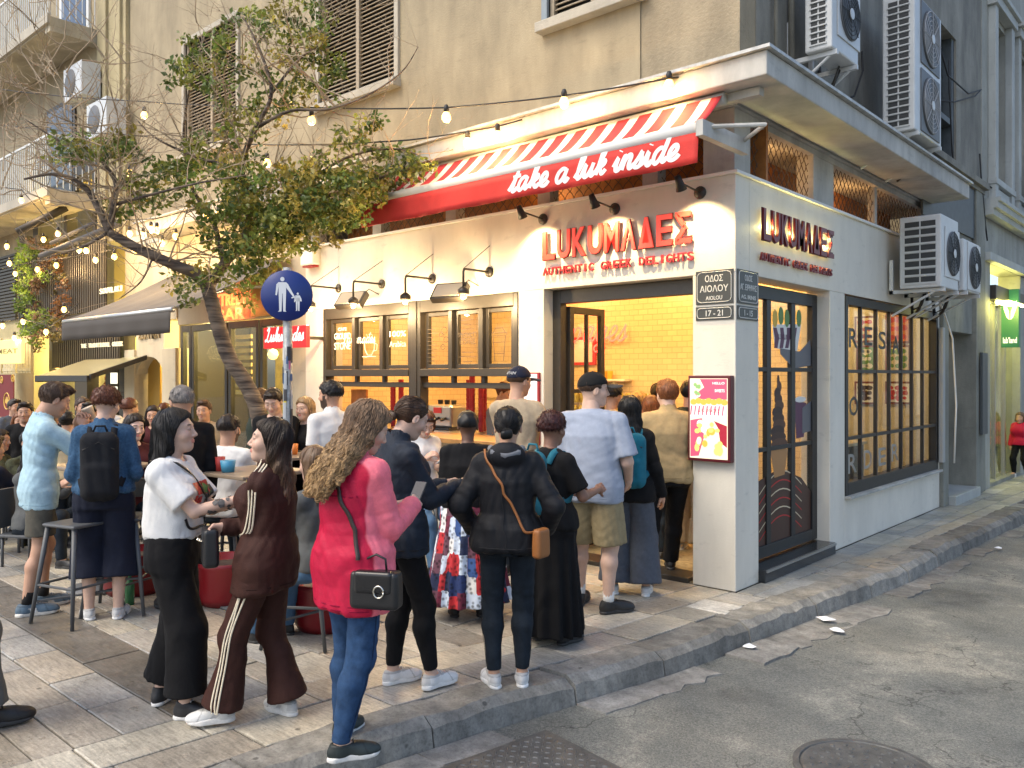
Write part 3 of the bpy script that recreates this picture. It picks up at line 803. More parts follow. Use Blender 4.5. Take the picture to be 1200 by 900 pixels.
        mk('brim', np_mesh('brim', V * hs @ R2.T + hc, F, cap.get('brim', cap['mat'])), c)
        MB().lathe([(.0001, -.004), (.007, -.003), (.007, .002), (.0001, .005)], (0, 0, 0), 8).build('button', cap['mat'], c, loc=hc + R2 @ np.array((0, -.013, .130)) * hs)
    GLOB['people'].append(ctx)
    return ctx
def worldpt(ctx, p):
    return ctx['loc'] + Matrix.Rotation(ctx['yaw'], 3, 'Z') @ Vector(p)
def on(ctx, V, F, name, m, parent=None, cols=None, smooth=True):
    return mk(name, np_mesh(name, V, F, m, smooth, cols), parent or ctx['o'])
def strap(ctx, pts, width, m, name='strap', off=.006, fn=None, parent=None, n=40, thick=.003):
    V, F = ribbon(fn or ctx['ft'], pts, width, off, n, thick); return on(ctx, V, F, name, m, parent, smooth=False)
def carried(ctx, name, label, cat, p=(0, 0, 0), rz=0.0, group=None):
    """a bag or phone: its own thing, placed in the person's frame"""
    wp = worldpt(ctx, p); return thing(name, label, cat, wp, ctx['yaw'] + rad(rz), group)
# ------------------------------------------------------------------ street: road, gutter, kerb, pavement
def kerb_x(y):       # outer (road side) edge of the kerb
    return float(np.interp(y, [-8, -3.75, -2.9, -2.47, -1.6, -.73, .26, 1.18, 1.95, 3.78, 6.27, 20], [-.35, -.035, .115, .22, .40, .49, .60, .715, .80, .83, .945, 1.5]))
def asphalt():
    m = mat('worn asphalt', (.075, .077, .076), .82); t = m.node_tree; N = t.nodes; L = t.links; b = N['Principled BSDF']
    tc = N.new('ShaderNodeTexCoord')
    def noise(sc, det, ro=.6):
        n = N.new('ShaderNodeTexNoise'); n.inputs['Scale'].default_value = sc; n.inputs['Detail'].default_value = det; n.inputs['Roughness'].default_value = ro
        L.new(tc.outputs['Object'], n.inputs['Vector']); return n.outputs[0]
    def ramp(src, pts):
        r = N.new('ShaderNodeValToRGB'); L.new(src, r.inputs[0]); e = r.color_ramp.elements
        e[0].position, e[0].color = pts[0][0], (*pts[0][1], 1); e[1].position, e[1].color = pts[-1][0], (*pts[-1][1], 1)
        for p, c in pts[1:-1]: q = e.new(p); q.color = (*c, 1)
        return r.outputs[0]
    base = ramp(noise(.9, 9, .68), [(.34, (.085, .088, .085)), (.46, (.15, .155, .145)), (.53, (.18, .183, .168)), (.60, (.27, .265, .235)), (.68, (.16, .165, .158))])
    sp = ramp(noise(70, 5, .8), [(.35, (.55, .55, .55)), (.5, (.95, .95, .95)), (.62, (1.35, 1.34, 1.3))])
    fine = ramp(noise(260, 2), [(.3, (.55, .55, .55)), (.7, (1.4, 1.4, 1.35))])
    mx = N.new('ShaderNodeMixRGB'); mx.blend_type = 'MULTIPLY'; mx.inputs[0].default_value = 1; L.new(base, mx.inputs[1]); L.new(sp, mx.inputs[2])
    mx2 = N.new('ShaderNodeMixRGB'); mx2.blend_type = 'MULTIPLY'; mx2.inputs[0].default_value = 1; L.new(mx.outputs[0], mx2.inputs[1]); L.new(fine, mx2.inputs[2])
    # cracks
    vo = N.new('ShaderNodeTexVoronoi'); vo.feature = 'DISTANCE_TO_EDGE'; vo.inputs['Scale'].default_value = 1.3
    wn = N.new('ShaderNodeTexNoise'); wn.inputs['Scale'].default_value = 4; wn.inputs['Detail'].default_value = 6; L.new(tc.outputs['Object'], wn.inputs['Vector'])
    va = N.new('ShaderNodeVectorMath'); va.operation = 'MULTIPLY_ADD'; L.new(wn.outputs['Color'], va.inputs[0]); va.inputs[1].default_value = (.5, .5, .5); L.new(tc.outputs['Object'], va.inputs[2])
    L.new(va.outputs[0], vo.inputs['Vector'])
    cr = ramp(vo.outputs['Distance'], [(.0, (.35, .35, .35)), (.012, (1, 1, 1))])
    gate = ramp(noise(.8, 3), [(.46, (1, 1, 1)), (.54, (0, 0, 0))])
    mg = N.new('ShaderNodeMixRGB'); L.new(gate, mg.inputs[0]); L.new(cr, mg.inputs[1]); mg.inputs[2].default_value = (1, 1, 1, 1)
    mx3 = N.new('ShaderNodeMixRGB'); mx3.blend_type = 'MULTIPLY'; mx3.inputs[0].default_value = 1; L.new(mx2.outputs[0], mx3.inputs[1]); L.new(mg.outputs[0], mx3.inputs[2])
    L.new(mx3.outputs[0], b.inputs['Base Color'])
    bp = N.new('ShaderNodeBump'); bp.inputs['Strength'].default_value = .9; bp.inputs['Distance'].default_value = .008
    L.new(noise(140, 4, .8), bp.inputs['Height']); L.new(bp.outputs[0], b.inputs['Normal'])
    return m
def stone(name, rough=.42, st=7):
    """paving stone: per-slab tint attribute, long marble streaks and grime"""
    m = mat(name, (.3, .3, .3), rough); t = m.node_tree; N = t.nodes; L = t.links; b = N['Principled BSDF']
    tc = N.new('ShaderNodeTexCoord'); at = N.new('ShaderNodeAttribute'); at.attribute_name = 'tint'
    def noise(sc, det, stretch=None, ro=.6):
        n = N.new('ShaderNodeTexNoise'); n.inputs['Scale'].default_value = sc; n.inputs['Detail'].default_value = det; n.inputs['Roughness'].default_value = ro
        if stretch:
            mp = N.new('ShaderNodeMapping'); mp.inputs['Scale'].default_value = stretch; mp.inputs['Rotation'].default_value = (0, 0, .12); L.new(tc.outputs['Object'], mp.inputs[0]); L.new(mp.outputs[0], n.inputs['Vector'])
        else: L.new(tc.outputs['Object'], n.inputs['Vector'])
        return n.outputs[0]
    def mr(src, a, b_, c, d):
        r = N.new('ShaderNodeMapRange'); r.inputs[1].default_value = a; r.inputs[2].default_value = b_; r.inputs[3].default_value = c; r.inputs[4].default_value = d; L.new(src, r.inputs[0]); return r.outputs[0]
    def mul(x, y):
        k = N.new('ShaderNodeMath'); k.operation = 'MULTIPLY'; L.new(x, k.inputs[0]); L.new(y, k.inputs[1]); return k.outputs[0]
    f = mul(mul(mr(noise(9, 7, (1, st, 1)), .35, .65, .72, 1.22), mr(noise(1.7, 6), .35, .65, .72, 1.18)), mr(noise(55, 4, None, .8), .30, .55, .62, 1.06))
    vg = N.new('ShaderNodeTexVoronoi'); vg.inputs['Scale'].default_value = 4.2; L.new(tc.outputs['Object'], vg.inputs['Vector']); f = mul(f, mr(vg.outputs['Distance'], .045, .075, .38, 1))
    sc = N.new('ShaderNodeVectorMath'); sc.operation = 'SCALE'; L.new(at.outputs['Color'], sc.inputs[0]); L.new(f, sc.inputs['Scale']); L.new(sc.outputs[0], b.inputs['Base Color'])
    L.new(mr(noise(6, 5), .3, .7, rough - .12, rough + .25), b.inputs['Roughness'])
    bp = N.new('ShaderNodeBump'); bp.inputs['Strength'].default_value = .35; bp.inputs['Distance'].default_value = .006
    L.new(noise(60, 6, (1, 1 + st * .3, 1)), bp.inputs['Height']); L.new(bp.outputs[0], b.inputs['Normal'])
    return m
M_asph = asphalt(); M_pave = stone('paving stone', .36); M_kerb = stone('kerb stone', .7, 1.3)
ZR = -.15
# road surface: gently uneven sheet, far beyond the view
n = 90
xs = np.r_[np.linspace(-.9, 5, n), np.linspace(5.5, 60, 14)]; ys = np.r_[np.linspace(-60, -8.2, 8), np.linspace(-8, 12, 140), np.linspace(13, 90, 20)]
X, Y = np.meshgrid(xs, ys, indexing='ij'); Z = ZR + .006 * np.sin(X * 2.1 + np.sin(Y * 1.3)) + .005 * np.sin(Y * 2.7 + X) + RNG.normal(size=X.shape) * .0012
V = np.stack([X, Y, Z], -1).reshape(-1, 3); a = np.arange(len(xs) * len(ys)).reshape(len(xs), len(ys))
F = np.stack([a[:-1, :-1], a[1:, :-1], a[1:, 1:], a[:-1, 1:]], -1).reshape(-1, 4)
tag(mk('road', np_mesh('road', V, F, M_asph)), kind='structure')
tag(bx('ground', mat('packed earth', (.12, .11, .1), .9), None, -70, 90, -80, 110, -.9, -.25), kind='structure')
# pavement bed (dark mortar) as a sheet under the slabs
mb = MB(); ysb = [-8.5, -6, -3.75, -2.9, -2.47, -1.6, -.73, .26, 1.18, 1.95, 3.78, 6.27, 20, 45]
for i in range(len(ysb) - 1):
    y0, y1 = ysb[i], ysb[i + 1]; x0, x1 = kerb_x(y0) - .1, kerb_x(y1) - .1
    mb.add([(-45, y0, -.012), (x0, y0, -.012), (x1, y1, -.012), (-45, y1, -.012), (-45, y0, -.24), (x0, y0, -.24), (x1, y1, -.24), (-45, y1, -.24)],
           [(0, 1, 2, 3), (4, 7, 6, 5), (1, 5, 6, 2)] + ([(0, 4, 5, 1)] if i == 0 else []))
pav = mb.build('pavement', mat('mortar bed', (.07, .066, .06), .9, var=.3, vscale=14, bump=.5, bscale=50)); pav['kind'] = 'structure'

slabs = []
def slab_tint(kind, r):
    g = r.uniform(1.12, 1.5)
    if kind == 'dark': c = (.105, .098, .088)
    else:
        c = r.choice([(.235, .215, .185), (.24, .235, .225), (.19, .19, .185), (.27, .255, .22), (.34, .325, .29), (.20, .195, .18), (.16, .165, .165)], p=[.22, .21, .15, .18, .09, .11, .04])
    return tuple(np.array(c) * g * (1.16, 1.12, 1.04))
r = np.random.default_rng(11)
def slab(poly, tint, zt):
    """bevelled slab from a 2D polygon (counter-clockwise)"""
    P = np.array(poly); c = P.mean(0); q = c + (P - c) * (1 - .010 / np.maximum(np.linalg.norm(P - c, axis=1), .05))[:, None]; n = len(P)
    vs = [(x, y, -.02) for x, y in P] + [(x, y, zt - .004) for x, y in P] + [(x, y, zt) for x, y in q]
    fs = [tuple(range(2 * n, 3 * n))] + [(i, (i + 1) % n, n + (i + 1) % n, n + i) for i in range(n)] + [(n + i, n + (i + 1) % n, 2 * n + (i + 1) % n, 2 * n + i) for i in range(n)]
    slabs.append((c, vs, fs, tint))
G_ = .005
# open square: courses along x
y = -7.6; k = 0
while y < 0:
    wdt = r.choice([.18, .22, .27, .34]); kind = 'n'
    if -4.30 < y + .1 < -3.95: kind = 'dark'; wdt = .36
    if y + wdt > -.06: wdt = -y
    yc = y + wdt / 2
    xa, xb = kerb_x(y) - .92, kerb_x(y + wdt) - .92; x = min(xa, xb); first = True
    while x > -21:
        L_ = r.uniform(.42, .78) if kind == 'n' else r.uniform(.9, 1.6)
        tn = slab_tint(kind, r); zt = r.normal() * .0015
        slab([(x - L_ + G_, y + G_), ((xa if first else x) - G_, y + G_), ((xb if first else x) - G_, y + wdt - G_), (x - L_ + G_, y + wdt - G_)], tn, zt); x -= L_; first = False
    y += wdt
# band along the kerb (two courses running with the kerb) and in front of the right facade
y = -7.8
for course in range(2):
    y = -7.8 + course * .21
    while y < 0.0:
        L_ = r.uniform(.45, .8); y1 = min(y + L_, 0.0)
        a0, a1 = kerb_x(y) - .30, kerb_x(y1) - .30
        w0 = w1 = .31
        if y1 - y > .08:
            slab([(a0 - w0 * (course + 1) + G_, y + G_), (a0 - w0 * course - G_, y + G_), (a1 - w1 * course - G_, y1 - G_), (a1 - w1 * (course + 1) + G_, y1 - G_)], slab_tint('n', r), r.normal() * .0015)
        y = y1
y = 0.0
while y < 26:
    L_ = r.uniform(.55, .9); y1 = y + L_; xi0, xi1 = kerb_x(y) - .28, kerb_x(y1) - .28
    cuts = [0.0, .5, 1.0] if y < 3.2 else [0, .36, .7, 1.0]
    for a_, b_ in zip(cuts[:-1], cuts[1:]):
        m_ = y + L_ * r.uniform(.35, .65)
        for ya, yb in (((y, m_), (m_, y1)) if r.random() < .35 else ((y, y1),)):
            f0 = (ya - y) / L_; f1 = (yb - y) / L_; e0 = xi0 + (xi1 - xi0) * f0; e1 = xi0 + (xi1 - xi0) * f1
            slab([(.004 + e0 * a_ + G_, ya + G_), (.004 + e0 * b_ - G_, ya + G_), (.004 + e1 * b_ - G_, yb - G_), (.004 + e1 * a_ + G_, yb - G_)], tuple(np.array(slab_tint('n', r)) * (.9, .95, 1.0)), r.normal() * .0015)
    y = y1
# one pale replacement slab at the corner
slab([(-.08, -.66), (.25, -.66), (.25, -.38), (-.08, -.38)], (.55, .53, .48), .009)
def in_view(c):
    dx, dy = c[0] - CAMP[0], c[1] - CAMP[1]; f = dx * FWD[0] + dy * FWD[1]; t = dx * RGT[0] + dy * RGT[1]
    return f > 3.3 and abs(t / f) < .68
def dist(c): return math.hypot(c[0] - CAMP[0], c[1] - CAMP[1])
slabs.sort(key=lambda s: (not in_view(s[0]), dist(s[0])))
for c, vs, fs, tn in slabs[:300]:
    b = MB(); b.cc = tn; b.add(vs, fs); b.build('paving_slab', M_pave, pav)
b = MB()
for c, vs, fs, tn in slabs[300:]:
    b.cc = tn; b.add(vs, fs)
b.build('paving_slabs', M_pave, pav, kind='stuff')

# kerb stones
kerb = thing('kerb', None, None, (0, 0, 0)); kerb['kind'] = 'structure'
jy = [-7.4, -6.6, -5.9, -5.1, -4.35, -3.42, -2.46, -1.72, -.74, .22, 1.15, 1.92, 2.8, 3.7]
while jy[-1] < 26: jy.append(jy[-1] + r.uniform(.8, 1.05))
for a_, b_ in zip(jy[:-1], jy[1:]):
    ns = 10; vs = []; tint = tuple(np.array((.20, .192, .17)) * r.uniform(.75, 1.25)); rr = r.normal() * .006
    for i in range(ns + 1):
        y = a_ + .006 + (b_ - a_ - .012) * i / ns; xo = kerb_x(y); e = .008 * math.sin(y * 9) + r.normal() * .006
        ed = .02 if 0 < i < ns else .035
        z = rr + r.normal() * .005; xt = .285
        vs += [(xo - xt, y, -.25), (xo - xt, y, z), (xo - .045 - ed + e, y, z + .002), (xo - .012 + e * .5, y, z - .03 - ed * .5), (xo + .02 + r.normal() * .004, y, -.25)]
    fs = []
    for i in range(ns):
        for k in range(4): fs.append((i * 5 + k, (i + 1) * 5 + k, (i + 1) * 5 + k + 1, i * 5 + k + 1))
    fs += [(0, 1, 2, 3, 4), tuple(ns * 5 + k for k in (4, 3, 2, 1, 0))]
    b = MB(); b.cc = tint; b.add(vs, fs); b.build('kerb_stone', M_kerb, kerb)
# cracked concrete gutter slabs at the foot of the kerb
gut = thing('gutter', None, None); gut['kind'] = 'structure'
M_gut = stone('gutter concrete', .8, 1.2)
y = -6.5
while y < 16:
    L_ = r.uniform(.25, .6); y1 = y + L_
    if r.random() < (.85 if y < 3 else .6):
        n = 5; a0 = [kerb_x(y + L_ * i / n) + .012 for i in range(n + 1)]; wd = [.20 + r.normal() * .018 + (.10 if -1.4 < y < .6 else 0) for _ in range(n + 1)]
        inn = [(a0[i], y + L_ * i / n + (.006 if i == 0 else -.006 if i == n else 0)) for i in range(n + 1)]
        out = [(a0[i] + wd[i], y + L_ * i / n + r.normal() * .003) for i in range(n + 1)]
        poly = inn[::-1] + out; poly = [(p[0], p[1]) for p in poly]
        area = sum(poly[i][0] * poly[(i + 1) % len(poly)][1] - poly[(i + 1) % len(poly)][0] * poly[i][1] for i in range(len(poly)))
        if area < 0: poly = poly[::-1]
        b = MB(); b.cc = tuple(np.array((.19, .185, .17)) * r.uniform(.75, 1.25)); zt = ZR + .013 + r.normal() * .002
        N_ = len(poly); b.add([(p[0], p[1], ZR - .03) for p in poly] + [(p[0], p[1], zt) for p in poly], [tuple(range(N_, 2 * N_))] + [(i, (i + 1) % N_, N_ + (i + 1) % N_, N_ + i) for i in range(N_)])
        b.build('gutter_slab', M_gut, gut)
    y = y1
# manhole covers
M_iron = mat('cast iron', (.10, .102, .10), .55, metal=.35, var=.35, vscale=12, bump=.3, bscale=120)
mc = thing('manhole_cover', 'square iron cover with raised tread pattern beside the kerb', 'manhole cover', (*(Vector(pG(625, 861, ZR)) + Vector((.40, -.44, 0))).to_2d(), ZR + .014), rad(-9))
bx('frame', M_iron, mc, -.44, .44, -.44, .44, -.02, .006, bevel=.004)
bx('plate', M_iron, mc, -.40, .40, -.40, .40, .008, .014, bevel=.003)
b = MB()
for i in range(19):
    for j in range(19):
        x, y = -.37 + i * .041, -.37 + j * .041; a_ = .7 if (i + j) % 2 else -.7; c, s = math.cos(a_), math.sin(a_)
        b.add([(x - c * .014 - s * .004, y - s * .014 + c * .004, .0135), (x + c * .014 - s * .004, y + s * .014 + c * .004, .0135), (x + c * .014 + s * .004, y + s * .014 - c * .004, .0135), (x - c * .014 + s * .004, y - s * .014 - c * .004, .0135),
               (x - c * .010, y - s * .010, .019), (x + c * .010, y + s * .010, .019)], [(0, 1, 5, 4), (3, 4, 5, 2), (0, 4, 3), (1, 2, 5)])
b.build('tread', M_iron, mc, kind='stuff')
mh = thing('manhole_cover', 'round iron manhole cover sunk in the asphalt', 'manhole cover', (*pG(1014, 905, ZR).to_2d(), ZR + .014))
MB().lathe([(.001, -.02), (.34, -.02), (.34, .006), (.31, .007), (.305, -.002), (.001, -.002)], n=36).build('frame', M_iron, mh)
MB().lathe([(.001, -.01), (.30, -.01), (.30, .004), (.29, .007), (.001, .007)], n=36).build('plate', M_iron, mh)
b = MB()
for ring in range(1, 7):
    R_ = ring * .042; q = max(6, int(R_ * 90))
    for i in range(q):
        a_ = 2 * math.pi * i / q + ring; x, y = R_ * math.cos(a_), R_ * math.sin(a_); s_ = .010
        c, s = math.cos(a_ + .5), math.sin(a_ + .5)
        b.add([(x + (u * c - v * s) * s_, y + (u * s + v * c) * s_ * .8, .0065 + w) for w, m_ in ((0, 1), (.006, .75)) for u, v in ((-m_, -m_), (m_, -m_), (m_, m_), (-m_, m_))], [(4, 5, 6, 7), (0, 1, 5, 4), (1, 2, 6, 5), (2, 3, 7, 6), (3, 0, 4, 7)])
b.build('tread', M_iron, mh, kind='stuff')
# litter in the gutter
M_paper = mat('crumpled tissue', (.75, .76, .78), .8)
for lb, px, py in (('upper of two crumpled white tissues in the gutter', 968, 726), ('lower of two crumpled white tissues in the gutter', 980, 739), ('small white paper scrap at the kerb foot', 878, 758), ('small white paper scrap in the far gutter', 1170, 643)):
    p = pG(px, py, ZR + .03); b = MB(); rr = random.Random(px); k = .075 if px < 1000 and px > 900 else .05
    pts = [(math.cos(a_) * k * rr.uniform(.6, 1.2), math.sin(a_) * k * rr.uniform(.5, .9), rr.uniform(0, .012)) for a_ in [i * .785 for i in range(8)]]
    b.add(pts + [(0, 0, .028), (k * .3, k * .2, .02)], [(i, (i + 1) % 8, 8 if i < 5 else 9) for i in range(8)] + [(5, 9, 8), (0, 8, 9)])
    tag(b.build('paper_scrap', M_paper, loc=p), lb, 'litter')
# ------------------------------------------------------------------ lettering helpers
SCR = {'t': (.72, [[(0, .1), (.2, .5), (.4, 1.2), (.5, 1.75)], [(.5, 1.75), (.4, 1.0), (.33, .3), (.42, .0), (.6, .05), (.75, .3)], [(.12, 1.12), (.82, 1.2)]]),
 'a': (1.08, [[(.80, .88), (.5, 1.0), (.2, .75), (.13, .3), (.33, .0), (.6, .2), (.78, .65), (.82, .97)], [(.82, .97), (.76, .4), (.86, .03), (1.0, .08), (1.12, .3)]]),
 'k': (.92, [[(0, .1), (.25, .6), (.5, 1.5), (.48, 1.95), (.33, 1.9), (.28, 1.2), (.22, 0)], [(.27, .45), (.45, .85), (.68, .95), (.7, .7), (.45, .5), (.3, .48)], [(.42, .5), (.58, .15), (.75, 0), (.95, .28)]]),
 'e': (.80, [[(0, .2), (.35, .35), (.6, .65), (.52, .95), (.3, .95), (.13, .6), (.18, .15), (.43, 0), (.68, .1), (.85, .33)]]),
 'l': (.60, [[(0, .1), (.3, .7), (.5, 1.5), (.45, 1.95), (.3, 1.85), (.22, 1.2), (.2, .4), (.3, .02), (.48, .05), (.65, .3)]]),
 'u': (1.02, [[(0, .3), (.18, .97), (.16, .4), (.3, .02), (.5, .1), (.7, .6), (.76, .97)], [(.76, .97), (.71, .4), (.8, .03), (.95, .1), (1.07, .3)]]),
 'i': (.52, [[(0, .3), (.18, .95), (.15, .4), (.25, .02), (.4, .05), (.55, .3)], [(.22, 1.33), (.24, 1.40)]]),
 'n': (.98, [[(0, .3), (.12, .85), (.2, .95), (.2, .5), (.16, 0)], [(.2, .5), (.35, .85), (.55, .98), (.66, .8), (.62, .3), (.72, .02), (.88, .08), (1.0, .3)]]),
 's': (.74, [[(0, .1), (.3, .7), (.42, 1.05), (.44, .75), (.55, .4), (.45, .05), (.2, .0), (.08, .15)], [(.45, .05), (.76, .3)]]),
 'd': (1.12, [[(.80, .88), (.5, 1.0), (.2, .75), (.13, .3), (.33, .0), (.6, .2), (.82, .8), (.95, 1.9)], [(.95, 1.9), (.82, .9), (.78, .25), (.9, .02), (1.03, .08), (1.15, .3)]]),
 'm': (1.4, [[(0, .3), (.12, .85), (.2, .95), (.2, .5), (.16, 0)], [(.2, .5), (.35, .9), (.5, .95), (.56, .7), (.54, 0)], [(.56, .5), (.72, .9), (.9, .95), (.98, .7), (.96, .25), (1.05, .02), (1.2, .08), (1.4, .3)]]),
 'L': (1.15, [[(.05, 1.5), (.3, 1.9), (.55, 1.8), (.5, 1.2), (.35, .3), (.05, .0), (.0, .2), (.4, .15), (.8, -.05), (1.1, .2)]]),
 'p': (1.0, [[(0, .3), (.2, .95), (.15, .2), (.05, -.7)], [(.18, .5), (.4, .95), (.7, .85), (.7, .3), (.45, 0), (.2, .15)]]),
 'g': (1.05, [[(.80, .88), (.5, 1.0), (.2, .75), (.13, .3), (.33, .0), (.6, .2), (.8, .9)], [(.8, .9), (.7, -.3), (.4, -.7), (.15, -.4), (.5, -.1), (1.1, .3)]]),
 ' ': (.62, [])}
def crom(p, n=5):
    p = [Vector((a[0], a[1])) for a in p]; o = []
    for i in range(len(p) - 1):
        a, b, c, d = p[max(i - 1, 0)], p[i], p[i + 1], p[min(i + 2, len(p) - 1)]
        for k in range(n):
            t = k / n; o.append(.5 * (2 * b + (c - a) * t + (2 * a - 5 * b + 4 * c - d) * t * t + (3 * b - a - 3 * c + d) * t ** 3))
    return o + [p[-1]]
def script(txt, h, r=.105, shear=.32, n=6):
    """returns MB of flattened tubes in x/z plane, origin at text start, and the width"""
    mb = MB(); x = 0
    for ch in txt:
        w, st = SCR[ch]
        for s_ in st:
            mb.tube([((x + q.x + q.y * shear) * h, 0, q.y * h) for q in crom(s_, 4)], r * h, n)
        x += w
    mb.v = [(a, b * .05, c) for a, b, c in mb.v]
    return mb, x * h
def fit_text(name, ch, m, parent, x0, x1, z0, z1, y, ext=.02, face='y', bold=.012, smooth=False):
    me = text_mesh(ch, 1.0, ext, bold); co = np.empty(len(me.vertices) * 3); me.vertices.foreach_get('co', co); co = co.reshape(-1, 3)
    lo, hi = co.min(0), co.max(0); co[:, 0] = x0 + (co[:, 0] - lo[0]) / max(hi[0] - lo[0], 1e-6) * (x1 - x0); co[:, 1] = z0 + (co[:, 1] - lo[1]) / max(hi[1] - lo[1], 1e-6) * (z1 - z0)
    V = np.stack([co[:, 0], y - co[:, 2], co[:, 1]], 1) if face == 'y' else np.stack([y + co[:, 2], co[:, 0], co[:, 1]], 1)
    me.vertices.foreach_set('co', V.ravel()); me.materials.clear(); me.materials.append(m); me.update()
    return mk(name, me, parent)

# ------------------------------------------------------------------ the corner building
def plaster(name, col, grime=.25, rough=.8, bump=.5, sc=50, warm=None):
    m = mat(name, col, rough); t = m.node_tree; N = t.nodes; L = t.links; b = N['Principled BSDF']; tc = N.new('ShaderNodeTexCoord')
    def noise(s_, det, st=None):
        n = N.new('ShaderNodeTexNoise'); n.inputs['Scale'].default_value = s_; n.inputs['Detail'].default_value = det; n.inputs['Roughness'].default_value = .65
        mp = N.new('ShaderNodeMapping'); mp.inputs['Scale'].default_value = st or (1, 1, 1); L.new(tc.outputs['Object'], mp.inputs[0]); L.new(mp.outputs[0], n.inputs['Vector']); return n.outputs[0]
    def mr(src, a, b_, c, d):
        r_ = N.new('ShaderNodeMapRange'); r_.inputs[1].default_value = a; r_.inputs[2].default_value = b_; r_.inputs[3].default_value = c; r_.inputs[4].default_value = d; L.new(src, r_.inputs[0]); return r_.outputs[0]
    f1 = mr(noise(2.2, 8, (1.3, 1.3, .4)), .35, .68, 1 - grime, 1 + grime * .35); f2 = mr(noise(.7, 5), .35, .65, 1 - grime * .6, 1 + grime * .3)
    k0 = N.new('ShaderNodeMath'); k0.operation = 'MULTIPLY'; L.new(f1, k0.inputs[0]); L.new(f2, k0.inputs[1])
    k = N.new('ShaderNodeMath'); k.operation = 'MULTIPLY'; L.new(k0.outputs[0], k.inputs[0]); L.new(mr(noise(4.5, 9, (1, 1, 2.6)), .58, .68, 1, .87), k.inputs[1])
    s_ = N.new('ShaderNodeVectorMath'); s_.operation = 'SCALE'; s_.inputs[0].default_value = col; L.new(k.outputs[0], s_.inputs['Scale']); L.new(s_.outputs[0], b.inputs['Base Color'])
    bp = N.new('ShaderNodeBump'); bp.inputs['Strength'].default_value = bump; bp.inputs['Distance'].default_value = .012; L.new(noise(sc, 5), bp.inputs['Height']); L.new(bp.outputs[0], b.inputs['Normal'])
    return m
M_up = plaster('beige stucco', (.37, .305, .195), .24); M_up2 = plaster('rough beige render', (.335, .275, .18), .28, bump=1.0, sc=28)
M_grey = plaster('grey stained render', (.24, .228, .19), .4); M_ledge = plaster('weathered ledge paint', (.50, .49, .45), .30, bump=.2)
M_wall = plaster('cream shop paint', (.70, .66, .565), .10, .6, .18, 70); M_tile = None
def tile_mat(name, col, scale=1.0, brick=(.15, .075), rough=.25, mortar=(.5, .41, .26)):
    m = mat(name, col, rough); t = m.node_tree; N = t.nodes; L = t.links; b = N['Principled BSDF']
    tc = N.new('ShaderNodeTexCoord'); sp = N.new('ShaderNodeSeparateXYZ'); L.new(tc.outputs['Object'], sp.inputs[0])
    ad = N.new('ShaderNodeMath'); L.new(sp.outputs[0], ad.inputs[0]); L.new(sp.outputs[1], ad.inputs[1])
    cb = N.new('ShaderNodeCombineXYZ'); L.new(ad.outputs[0], cb.inputs[0]); L.new(sp.outputs[2], cb.inputs[1])
    br = N.new('ShaderNodeTexBrick'); br.inputs['Scale'].default_value = 1; br.inputs['Brick Width'].default_value = brick[0]; br.inputs['Row Height'].default_value = brick[1]
    br.inputs['Mortar Size'].default_value = .004; br.inputs['Color1'].default_value = ncol(col); br.inputs['Color2'].default_value = ncol([c * .9 for c in col]); br.inputs['Mortar'].default_value = ncol(mortar)
    L.new(cb.outputs[0], br.inputs['Vector']); L.new(br.outputs[0], b.inputs['Base Color'])
    bp = N.new('ShaderNodeBump'); bp.inputs['Distance'].default_value = .004; bp.inputs['Strength'].default_value = .6; bp.invert = True; L.new(br.outputs['Fac'], bp.inputs['Height']); L.new(bp.outputs[0], b.inputs['Normal'])
    return m
M_tile = tile_mat('cream metro tiles', (.74, .60, .36))
B = thing('corner_building', 'cream corner shop building with beige stucco upper floor and wide ledge', 'building')
T = .30
w = MB()
w.box(-6.19, 0, 0, .25, 2.66, 3.48)                   # front fascia
w.box(-.25, 0, .25, 5.97, 2.66, 3.48)                 # side fascia
w.box(-6.19, -5.78, 0, T, 0, 2.66)
w.box(-5.78, -2.41, .02, T, 0, 1.08)
w.box(-2.41, -2.07, 0, T, 0, 2.66)
w.box(-.40, 0, 0, .43, 0, 2.66)
w.box(-T, 0, 2.05, 2.46, 0, 2.66)
w.box(-T, 0, 2.46, 5.87, 0, .50)
w.box(-T, 0, 5.87, 5.97, 0, 2.66)
w.build('wall', M_wall, B, bevel=.006)
MB().box(-6.2, .03, -.03, .30, 3.48, 3.505).box(-.30, .03, .30, 5.98, 3.48, 3.505).build('coping', M_white, B)
# interior of the shop
mi = MB().box(-6.15, -.6, 3.2, 3.3, 0, 3.3)
mi.build('tiled_wall', M_tile, B)
MB().box(-6.19, -6.15, .3, 3.2, 0, 3.3).build('inner_wall', M_tile, B)
M_pl = mat('warm interior paint', (.66, .58, .42), .7)
MB().box(-2.6, -.3, 6.15, 6.25, 0, 3.3).box(-2.7, -2.6, 3.3, 6.25, 0, 3.3).build('inner_wall', M_pl, B)
MB().box(-6.19, -.25, .25, 6.2, 3.3, 3.38).build('ceiling', mat('shop ceiling', (.55, .48, .36), .8), B)
MB().box(-6.15, -.02, .02, 6.15, -.03, .012).build('floor', mat('patterned shop floor', (.42, .34, .2), .35, var=.4, vscale=24, col2=(.10, .08, .05)), B)
